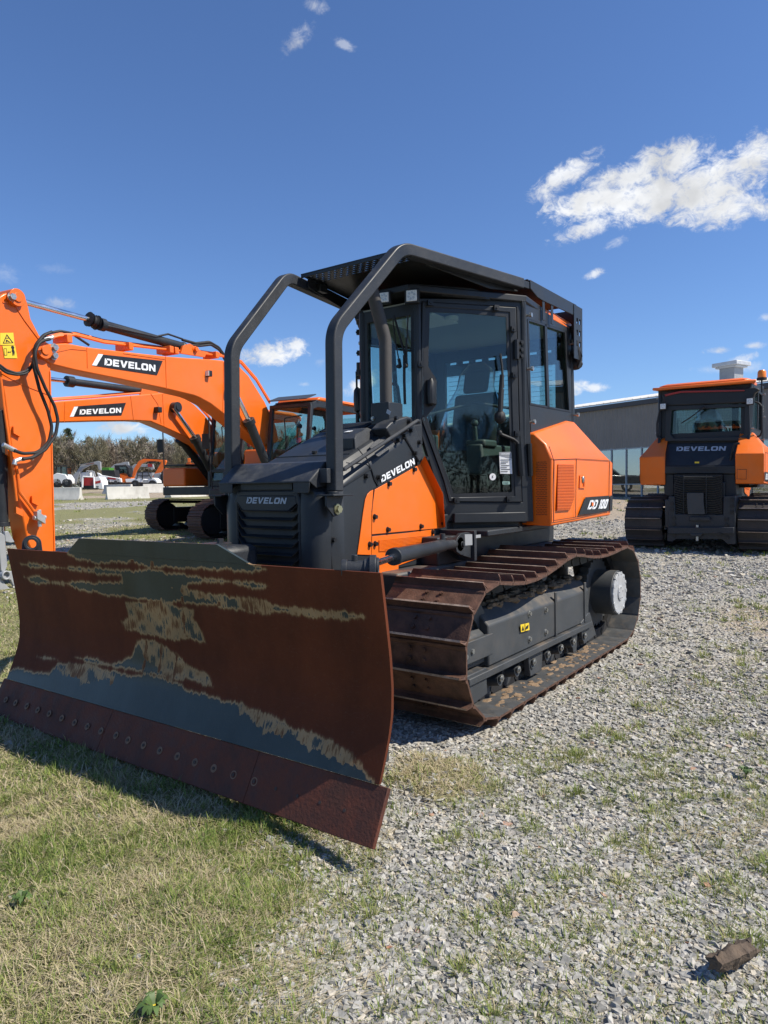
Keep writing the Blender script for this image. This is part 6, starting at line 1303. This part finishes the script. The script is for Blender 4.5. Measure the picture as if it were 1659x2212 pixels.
# ---------------------------------------------------------------- concrete barriers
BP=[(-.30,0),(-.30,.08),(-.14,.33),(-.09,.81),(.09,.81),(.14,.33),(.30,.08),(.30,0)]
def at_depth(D0,x,dep): 
    d=ray('D',x,1000); l,dd=ldof(CP[0]+d[0]*10,CP[1]+d[1]*10); return LD(l/dd*dep,dep)
def barrier(xa,xb,dep,dep2,label):
    A=at_depth(0,xa,dep); B=at_depth(0,xb,dep2); a=nrm(B-A); n=np.array([-a[1],a[0],0]); z=float(groundz(*((A+B)/2)[:2])); c=(A+B)/2; c[2]=z
    mb=MB(); mb.ext([A*[1,1,0]+n*p+np.array([0,0,z+h]) for p,h in BP],(B-A)*[1,1,0])
    o=part(mb,'concrete_barrier',CONC,None,.02); tag(o,label,'barrier','concrete barriers across the yard')
D_=lambda x:x*.6028/1.8519
barrier(-60,20,45.5,44.8,'pale concrete barrier mostly hidden behind the stick at the left edge')
barrier(D_(200),D_(532),44.5,44,'pale concrete barrier just right of the hanging orange stick')
barrier(D_(700),D_(980),44,45.5,'pale concrete barrier alone in the middle of the front row')
barrier(D_(1108),D_(1345),46,49,'pale concrete barrier beside the far excavator track')
barrier(D_(690),D_(870),62,60,'pale concrete barrier in the back row, in front of the skid steers')
barrier(D_(945),D_(1118),62,63,'pale concrete barrier in the back row, nearest the black attachments')
# ---------------------------------------------------------------- machines in the distance
class Far:
    def __init__(s,name,label,cat,dep,x,group='machines lined up beyond the barriers'):
        s.d=dep; p=at_depth(0,x,dep); s.T=thing(name,label,cat,(p[0],p[1],float(groundz(p[0],p[1]))),group); s.p0=LD(0,dep)
    def poly(s,pts,nm,m,off=0.,w=1.4,bev=.03):
        p0=s.p0+Fh*off; mb=MB(); mb.ext(manyl('Y1',pts,p0,Fh),Fh*w); return part(mb,nm,m,s.T,bev)
    def bars(s,lists,nm,m,off=0.,r=.05):
        mb=MB()
        for L_ in lists: mb.tube(manyl('Y1',L_,s.p0+Fh*off,Fh),r,6)
        return part(mb,nm,m,s.T)
    def wheels(s,cs,r,nm='wheel',m=None,off=0.,w=.35):
        for c in cs:
            mb=MB(); p=bpl('Y1',c[0],c[1],s.p0+Fh*off,Fh); mb.cyl(p,p+Fh*w,r,n=20); wh=part(mb,nm,m or SHAFT,s.T); mb=MB(); mb.cyl(p-Fh*.02,p,r*.4,n=14); part(mb,'rim',FRAMEM,wh)
REDM=mat('red machine paint',(.35,.02,.02),.4); GREENM=mat('green machine paint',(.06,.22,.02),.4)
m=Far('track_loader','white hooded tractor with dark roll frame beside the orange stick','tractor',66,D_(400)); m.poly([(100,500),(150,472),(215,485),(240,520),(240,555),(100,555)],'hood',WHITE); m.bars([[(140,470),(150,415),(225,415),(232,500)],[(180,415),(185,480)]],'roll_frame',SHAFT,.3,.06); m.poly([(150,425),(225,425),(225,480),(150,475)],'cab_glass',GLASSR,.35,1.,.0); m.wheels([(150,552),(225,552)],.42)
m=Far('mini_excavator','white mini excavator with a raised pale arm left of the red loader','mini excavator',72,D_(520)); m.poly([(262,545),(262,505),(300,470),(335,415),(430,388),(470,380),(490,385),(493,450),(478,450),(465,408),(430,405),(350,440),(315,500),(300,545)],'arm',GREYM,0,.3); m.poly([(330,470),(400,465),(400,540),(330,540)],'body',WHITE,.3); m.poly([(330,545),(440,545),(440,580),(330,580)],'track_unit',SHAFT,.2); m.bars([[(350,470),(350,425),(410,425),(410,470)]],'cab_frame',SHAFT,.4); m.bars([[(330,410),(440,390)]],'arm_cylinder',STEEL,-.1,.05); m.poly([(380,398),(440,388),(440,396),(380,406)],'red_mark',REDM,-.02,.02,0)
m=Far('skid_steer','red and white compact loader with dark roll cage behind the front barriers','skid steer',64,D_(620)); m.poly([(352,505),(400,500),(440,505),(442,575),(360,575)],'body',REDM,.3); m.poly([(440,505),(480,500),(500,530),(512,600),(445,590)],'side_panel',WHITE,.2); m.bars([[(355,500),(350,585)],[(355,500),(440,505),(445,590)]],'lift_arm',WHITE,0,.08); m.poly([(350,598),(480,598),(480,570),(350,572)],'track_unit',SHAFT,.2); m.poly([(446,540),(490,530),(492,548),(448,558)],'red_stripe',REDM,.18,.02,0); m.bars([[(380,500),(385,455),(430,455),(430,500)],[(300,560),(330,470),(345,560)]],'roll_cage',GREYM,.3)
m=Far('skid_steer','white skid steer with a red stripe and black cab left of the orange mini excavator','skid steer',68,D_(740)); m.poly([(462,470),(480,475),(500,490),(590,505),(650,515),(655,545),(520,545),(480,510)],'lift_arm',WHITE,0,.3); m.poly([(520,500),(600,505),(600,548),(520,548)],'body',WHITE,.3); m.poly([(500,450),(600,450),(612,505),(505,498)],'cab_cage',SHAFT,.3,1.2); m.poly([(545,505),(610,512),(612,525),(550,520)],'red_stripe',REDM,-.02,.02,0); m.wheels([(535,545),(610,545)],.42); m.bars([[(405,500),(400,460),(440,465),(450,500)],[(440,500),(420,540)]],'bucket_arm',GREYM,.5,.09)
m=Far('mower','small green mower glimpsed between the white machines','mower',76,D_(700)); m.poly([(495,432),(558,430),(560,452),(495,452)],'hood',GREENM); m.poly([(500,452),(555,452),(555,500),(500,500)],'body',SHAFT,.1); m.wheels([(515,540),(545,540)],.4)
m=Far('mini_excavator','orange mini excavator with its boom raised to the right','mini excavator',74,D_(870)); b=m.poly([(615,480),(690,470),(718,505),(718,550),(615,545)],'body',ORANGE2,.3,1.5); m.poly([(598,412),(690,410),(712,430),(720,505),(700,500),(615,478)],'cab',SHAFT,.3,1.2); m.poly([(640,425),(690,423),(702,478),(645,470)],'cab_glass',GLASSR,.27,.02,0); m.poly([(738,500),(750,440),(790,380),(830,362),(960,370),(1002,372),(1006,385),(985,430),(945,490),(910,515),(896,500),(930,450),(965,390),(940,382),(850,382),(810,400),(775,450),(752,505)],'boom',ORANGE2,0,.35); m.poly([(868,380),(925,382),(922,395),(868,393)],'decal',BLACK,-.02,.01,0); m.bars([[(835,360),(960,366)]],'arm_cylinder',SHAFT,.1,.06); m.poly([(620,550),(730,550),(735,580),(620,580)],'track_unit',SHAFT,.2)
m=Far('mini_excavator','grey excavator with folded arms behind the orange mini excavator','mini excavator',82,D_(950)); m.poly([(560,440),(600,405),(690,385),(708,385),(718,440),(700,440),(690,405),(610,425),(575,450)],'boom',GREYM,0,.3); m.poly([(725,470),(735,420),(760,402),(900,405),(910,440),(890,450),(860,425),(770,425),(750,480)],'boom',GREYM,0,.3); m.poly([(760,470),(900,470),(900,540),(760,540)],'body',GREYM,.2); m.poly([(860,400),(895,402),(895,425),(862,425)],'red_plate',REDM,-.05,.03,0); m.poly([(740,540),(900,540),(900,575),(740,575)],'track_unit',SHAFT,.2)
m=Far('utility_vehicle','white utility vehicle with black roll cage behind the back barriers','utility vehicle',66,D_(900)); m.poly([(685,520),(760,515),(830,520),(835,545),(690,545)],'cargo_bed',WHITE,.2); m.poly([(860,520),(905,510),(930,530),(935,550),(860,550)],'hood',WHITE,.2); m.poly([(820,525),(870,525),(870,550),(820,550)],'body',GREYM,.2); m.bars([[(775,520),(785,468),(860,466),(890,520)],[(820,468),(818,525)],[(780,495),(870,495)]],'roll_cage',SHAFT,.2); m.bars([[(775,520),(785,468),(860,466),(890,520)]],'roll_cage',SHAFT,1.4); m.wheels([(760,558),(895,558)],.36)
m=Far('pallet_fork','stack of black loader attachments standing by a grey box','attachments',70,D_(1120)); m.poly([(905,480),(960,470),(962,545),(905,545)],'grey_box',GREYM,.3); m.poly([(965,465),(1000,452),(1020,455),(1020,555),(965,555)],'black_attachment',SHAFT,.0); m.bars([[(1030,450),(1030,560)],[(1045,455),(1045,560)],[(1060,450),(1060,560)],[(1025,500),(1062,500)],[(1025,540),(1062,540)]],'fork_frame',GREYM,.2)
m=Far('excavator','small orange excavator far behind the second boom, arm folded on the right','excavator',85,D_(1300)); m.poly([(1165,400),(1235,398),(1250,445),(1165,448)],'cab',SHAFT,.2); m.poly([(1162,392),(1225,392),(1225,404),(1162,404)],'cab_roof',ORANGE2,.15); m.poly([(1235,335),(1262,340),(1290,410),(1298,440),(1270,445),(1262,400),(1240,360)],'boom',ORANGE2,0,.4); m.poly([(1170,357),(1192,357),(1192,390),(1172,390)],'lift_link',ORANGE2,0,.2); m.poly([(1250,430),(1330,430),(1330,450),(1250,450)],'body',SHAFT,.3,1.6); m.poly([(1165,448),(1340,448),(1340,560),(1165,560)],'lower_body',ORANGE2,.4,1.6)
# ---------------------------------------------------------------- metal shed on the right
MW=mat('ribbed dark siding',(.25,.232,.21),.55,metal=.1,var=.12,vscale=.8,dirt=(.22,.2,.18),dirtamt=.25,dscale=.5); MR=mat('white roof sheet',(.66,.65,.62),.6,var=.15,vscale=1.2,dirt=(.3,.28,.25),dirtamt=.4,dscale=.4)
BGLASS=glassmat('mirror tinted shop glass',(.35,.42,.42),6.5)
TRIM=mat('dark gutter trim',(.05,.05,.055),.5); MUL=mat('aluminium mullion',(.33,.36,.38),.4,metal=.3)
WA=LD(13.7,50.); WB=LD(20.9,38.); wd=nrm(WB-WA); wn=np.array([-wd[1],wd[0],0]); 
if wn@(CP-WA)<0: wn=-wn
gb=.55; ev=6.85; zs=3.95
A0=WA-wd*26; B0=WB+wd*14; LW=np.linalg.norm(B0-A0)
BD=thing('metal_building','long dark ribbed metal building with white roof and tall windows on the right','building',tuple(A0*[1,1,0]+np.array([0,0,gb])))
mb=MB(); n=int(LW/.30); V=[]
for i in range(n*4+1):
    t=i/(n*4)*LW; o=.09 if i%4 in(1,2) else 0; 
    for z in(zs,ev-.12): q=A0+wd*(t+( .04 if i%4==1 else -.04 if i%4==2 else 0))+wn*o; V.append((q[0],q[1],z))
mb.add(V,[(2*i,2*i+2,2*i+3,2*i+1) for i in range(n*4)]); part(mb,'ribbed_siding',MW,BD,smooth=0,fix=False)
mb=MB(); mb.box((A0+B0)/2*[1,1,0]+np.array([0,0,ev-.05])+wn*.1,(LW,.22,.30),X=wd,Y=wn); part(mb,'gutter',TRIM,BD)
mb=MB(); R0=[A0+wn*.25,B0+wn*.25,B0-wn*14,A0-wn*14]; zz=[ev+.12,ev+.12,ev+2.4,ev+2.4]; mb.ext([(p[0],p[1],z) for p,z in zip(R0,zz)],(0,0,.08))
for i in range(int(LW/.6)):
    a=A0+wd*(i*.6)+wn*.26; b=A0+wd*(i*.6)-wn*14; mb.rtube([(a[0],a[1],ev+.21),(b[0],b[1],ev+2.49)],.06,.05,wd)
part(mb,'metal_roof',MR,BD,smooth=0)
mb=MB(); mb.ext([tuple(A0*[1,1,0]+np.array([0,0,.3])),tuple(A0*[1,1,0]-wn*14+np.array([0,0,.3])),tuple(A0*[1,1,0]-wn*14+np.array([0,0,ev+1.4])),tuple(A0*[1,1,0]+np.array([0,0,ev]))],wd*.1); part(mb,'end_wall',MW,BD)
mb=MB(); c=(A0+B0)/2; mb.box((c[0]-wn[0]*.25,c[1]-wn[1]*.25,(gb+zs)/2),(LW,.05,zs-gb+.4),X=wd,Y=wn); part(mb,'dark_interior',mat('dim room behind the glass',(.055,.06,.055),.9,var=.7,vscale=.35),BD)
k=0; step=1.22; n=int(LW/step)
for i in range(n):
    t0=i*step; a=A0+wd*t0; b=A0+wd*(t0+step)
    if t0<18: continue
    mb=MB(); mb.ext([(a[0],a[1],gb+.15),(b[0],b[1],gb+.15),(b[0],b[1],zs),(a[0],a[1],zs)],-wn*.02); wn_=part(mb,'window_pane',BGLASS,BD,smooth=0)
    mb=MB(); mb.box((a[0],a[1],(gb+zs)/2+.05),(.07,.14,zs-gb),X=wd,Y=wn)
    for z in(gb+.12,gb+1.02,zs-.04): mb.box(((a+b)/2)*[1,1,0]+np.array([0,0,z]),(step,.12,.07),X=wd,Y=wn)
    part(mb,'window_mullion',MUL,wn_)
# roof vent
vp=bpl('Z4',1380,250,WA-wn*6,wn); vz=ev+.75
VT=thing('roof_vent','boxy pale metal vent with a flared cap on the white roof','vent',(vp[0],vp[1],vz))
mb=MB(); mb.box((vp[0],vp[1],vz+.9),(1.05,1.0,1.5),X=wd,Y=wn); vb=part(mb,'vent_body',GREYM,VT,.02)
mb=MB(); mb.box((vp[0],vp[1],vz+1.72),(1.75,1.6,.26),X=wd,Y=wn); mb.box((vp[0],vp[1],vz+1.54),(1.45,1.3,.12),X=wd,Y=wn); part(mb,'vent_cap',mat('galvanised cap',(.50,.51,.52),.5,metal=.3,var=.1),VT,.03)
# sign on the wall, read through the bulldozer's cab
sp_=[bpl('Z4',a,b,WA+wn*.12,wn) for a,b in((1240,665),(1475,655),(1475,575),(1240,580))]
mb=MB(); mb.ext(sp_,-wn*.04); sgn=tag(part(mb,'wall_sign',WHITE,smooth=0),'white lettered sign on the building, seen through the second cab','sign')
def mid(a,b,t): return a*(1-t)+b*t
l0,r0,r1,l1=[np.array(q) for q in sp_]
textmesh('SALES',[mid(mid(l0,r0,.22),mid(l1,r1,.22),.22),mid(mid(l0,r0,.93),mid(l1,r1,.93),.22),mid(mid(l0,r0,.93),mid(l1,r1,.93),.80),mid(mid(l0,r0,.22),mid(l1,r1,.22),.80)],'sign_lettering',mat('dark green lettering',(.03,.06,.05),.5),sgn,.03,.04,push=wn)
# the dark pickup that the shop windows mirror, parked behind the big bulldozer
pk=LD(6.5,49.5); zt_=float(groundz(pk[0],pk[1])); PT=thing('pickup_truck','dark pickup truck parked before the shop windows, seen mirrored in their glass','pickup truck',(pk[0],pk[1],zt_)); pf=nrm(wd*.75+wn*.66); ps=np.array([-pf[1],pf[0],0]); pq=lambda u,w,z:pk*[1,1,0]+pf*u+ps*w+np.array([0,0,zt_+z])
TRK=mat('dark truck paint',(.03,.032,.036),.25,coat=.6)
mb=MB(); mb.ext([pq(a,-.95,b) for a,b in((2.9,.55),(2.95,1.0),(2.8,1.22),(1.35,1.30),(.85,1.32),(-.95,1.32),(-2.9,1.30),(-2.95,.55))],ps*1.9); pb=part(mb,'body',TRK,PT,.08)
mb=MB(); mb.ext([pq(a,-.82,b) for a,b in((1.35,1.30),(.65,1.88),(-.75,1.90),(-1.0,1.32))],ps*1.64); part(mb,'cab',TRK,PT,.08)
mb=MB(); mb.ext([pq(a,-.835,b) for a,b in((1.15,1.36),(.62,1.80),(-.68,1.82),(-.88,1.36))],ps*1.67); mb.ext([pq(1.30,-.72,1.36),pq(1.30,.72,1.36),pq(.74,.66,1.84),pq(.74,-.66,1.84)],pf*.04); part(mb,'cab_window',GLASSR,PT)
mb=MB(); mb.ext([pq(2.96,-.55,.72),pq(2.96,.55,.72),pq(2.93,.55,1.10),pq(2.93,-.55,1.10)],pf*.02); part(mb,'front_grille',ALU,PT)
for w in(-.78,.78):
    mb=MB(); mb.box(pq(2.93,w,1.0),(.06,.26,.22),X=pf,Y=ps); part(mb,'headlight',LENS,PT,.02)
    for u in(1.85,-1.85):
        mb=MB(); mb.cyl(pq(u,w*1.05-.14,.40),pq(u,w*1.05+.14,.40),.40,n=24); wh=part(mb,'wheel',SHAFT,PT); mb=MB(); s_=math.copysign(.145,w); mb.cyl(pq(u,w*1.05,.40),pq(u,w*1.05+s_,.40),.22,n=18); part(mb,'rim',ALU,wh)
# ---------------------------------------------------------------- trees
BARK=mat('grey brown bark',(.21,.18,.145),.9,var=.3,vscale=4); TWIG=[mat('bare grey twigs',(.24,.205,.165),.9,var=.35,vscale=.5),mat('budding olive twigs',(.215,.195,.125),.9,var=.35,vscale=.5),mat('brown twigs',(.21,.165,.125),.9,var=.35,vscale=.5)]  # bark and twigs lightened: distance haze is put into their colour
NEED=mat('pine needles',(.062,.085,.038),.8,var=.4,vscale=.7)
def facecloud(pts,dirs,lens,wid,seed):
    r=np.random.default_rng(seed); n=len(pts); w=r.normal(size=(n,3)); w/=np.linalg.norm(w,axis=1)[:,None]; s=np.cross(dirs,w); s/=np.linalg.norm(s,axis=1)[:,None]+1e-9
    a=pts-s*wid[:,None]/2; b=pts+s*wid[:,None]/2; c=pts+dirs*lens[:,None]
    V=np.stack([a,b,c],1).reshape(-1,3); F=np.arange(3*n).reshape(-1,3); return V,F
def tree_proto(kind,seed,H):
    r=np.random.default_rng(seed); rr=random.Random(seed); mb=MB(); tips=[]
    if kind=='bare':
        lean=r.normal(0,.03,2); top=np.array([lean[0]*H,lean[1]*H,H*.62]); mb.tube([(0,0,-.3),top*.5+r.normal(0,.1,3)*[1,1,0],top],[H*.018,H*.012,H*.006],6)
        for k in range(26):
            t=rr.uniform(.28,1); b0=top*t; a=rr.uniform(0,6.28); L_=H*(.42-.16*t)*rr.uniform(.6,1.1); d=nrm((math.cos(a)*.75,math.sin(a)*.75,rr.uniform(.55,1.5)))
            b1=b0+d*L_*.5; b2=b1+nrm(d+np.array([0,0,.5])+r.normal(0,.2,3))*L_*.5; mb.tube([b0,b1,b2],[H*.005,H*.003,H*.0012],4)
            for j in range(120): s=rr.random(); p=(b0*(1-s)+b1*s) if rr.random()<.35 else b1*(1-s)+b2*s; tips.append((p,nrm(d+r.normal(0,.6,3)+np.array([0,0,.35])),H*rr.uniform(.03,.12)))
        P=np.array([t[0] for t in tips])+r.normal(0,H*.012,(len(tips),3)); D=np.array([t[1] for t in tips]); Ln=np.array([t[2] for t in tips]); W=np.full(len(P),.055)*r.uniform(.5,1.7,len(P))
    else:
        mb.tube([(0,0,-.3),(0,0,H*.6),(0,0,H)],[H*.014,H*.009,H*.002],6); P=[];D=[]
        for k in range(46):
            z=H*rr.uniform(.40,.98); a=rr.uniform(0,6.28); L_=(H*.22*(1.02-z/H)+.35)*rr.uniform(.6,1.2); d=np.array([math.cos(a),math.sin(a),.25]); 
            mb.tube([(0,0,z),tuple(np.array([0,0,z])+d*L_)],.03,3)
            c=np.array([0,0,z])+d*L_*.75
            for j in range(80): q=c+r.normal(0,1,3)*L_*np.array([.30,.30,.16]); P.append(q); D.append(nrm(r.normal(0,1,3)+np.array([0,0,.3])))
        P=np.array(P);D=np.array(D);Ln=r.uniform(.25,.55,len(P)); W=r.uniform(.12,.3,len(P))
    V,F=facecloud(P,D,Ln,W,seed); return mb,V,F
PROTO=[]
def mkproto(kind,seed,H,tw):
    mb,V,F=tree_proto(kind,seed,H); me=mb.mesh('trunk'); me.materials.append(BARK); c=bpy.data.meshes.new('crown'); c.from_pydata(V.tolist(),[],F.tolist()); c.materials.append(tw); return me,c
for k in range(5): PROTO.append(('bare',*mkproto('bare',11+k,12.2,TWIG[k%3])))
for k in range(2): PROTO.append(('pine',*mkproto('pine',31+k,12.6,NEED)))
def plant(l,d,i,s,label,grp):
    p=LD(l,d); z=float(groundz(p[0],p[1])); kind,tm,cm=PROTO[i]; T=thing('bare_tree' if kind=='bare' else 'pine_tree',label,'tree',(p[0],p[1],z),grp,rz=random.uniform(0,6.28)); T.scale=(s*random.uniform(.85,1.15),s*random.uniform(.85,1.15),s)
    for nm,me in(('trunk',tm),('crown',cm)): link(bpy.data.objects.new(nm,me),T)
rt=random.Random(5)
LBL={0:'bare grey tree standing in the far woodland',1:'bare olive-budding tree standing in the far woodland',2:'bare brown tree standing in the far woodland','p':'dark green pine rising above the far woodland'}
for row,(dep,n) in enumerate(((116,46),(126,48),(138,46),(150,44))):
    for k in range(n):
        l=-.64*dep+(k+rt.uniform(-.4,.4))*(.92*dep/n); i=rt.choice([0,1,2,3,4]) if row<2 else rt.choice([0,1,2,3,4,5,6,3,1,2]); plant(l,dep+rt.uniform(-4,4),i,rt.uniform(.82,1.12)*(.84 if row<2 else .98)*(.92 if i>=5 else 1),LBL['p'] if i>=5 else LBL[i%3],'trees of the surrounding woodland')
# the same woodland closes the yard on the camera's side (it shows in the cab glass)
for k in range(56):
    x=-80+k*2.4+rt.uniform(-1,1); y=72+rt.uniform(-4,12); l,d=ldof(x,y); i=rt.choice([0,1,2,3,4,5]); plant(l,d,i,rt.uniform(.8,1.05),LBL['p'] if i>=5 else LBL[i%3],'trees of the surrounding woodland')
# thicket and brush under the trees
r=np.random.default_rng(4); n=120000; dep=r.uniform(112,158,n); l=(-.66+.94*r.random(n))*dep; k_=r.random(n)<.22; dep=np.where(k_,-(r.uniform(62,78,n)),dep); l=np.where(k_,r.uniform(-10,130,n),l); z=r.random(n)**1.0*8.2; px_,py_=CP[0]+Rh[0]*l+Fh[0]*dep,CP[1]+Rh[1]*l+Fh[1]*dep; px_=np.where(k_,r.uniform(-85,55,n),px_); py_=np.where(k_,r.uniform(66,84,n),py_); p=np.stack([px_,py_,z],1); p[:,2]+=groundz(p[:,0],p[:,1])
D=r.normal(0,.8,(n,3))+[0,0,.8]; D/=np.linalg.norm(D,axis=1)[:,None]; V,F=facecloud(p,D,r.uniform(.3,1.1,n),r.uniform(.05,.20,n),9)
o=fastmesh('undergrowth',V,F,3,{'tint':np.repeat(r.random(n),3)},attrmat('brush','tint',[(0,(.19,.155,.125)),(.5,(.25,.21,.17)),(.8,(.22,.195,.14)),(1,(.16,.15,.10))],.9)); o['kind']='stuff'; tag(o,'grey brown brush and saplings filling the far woodland','undergrowth')
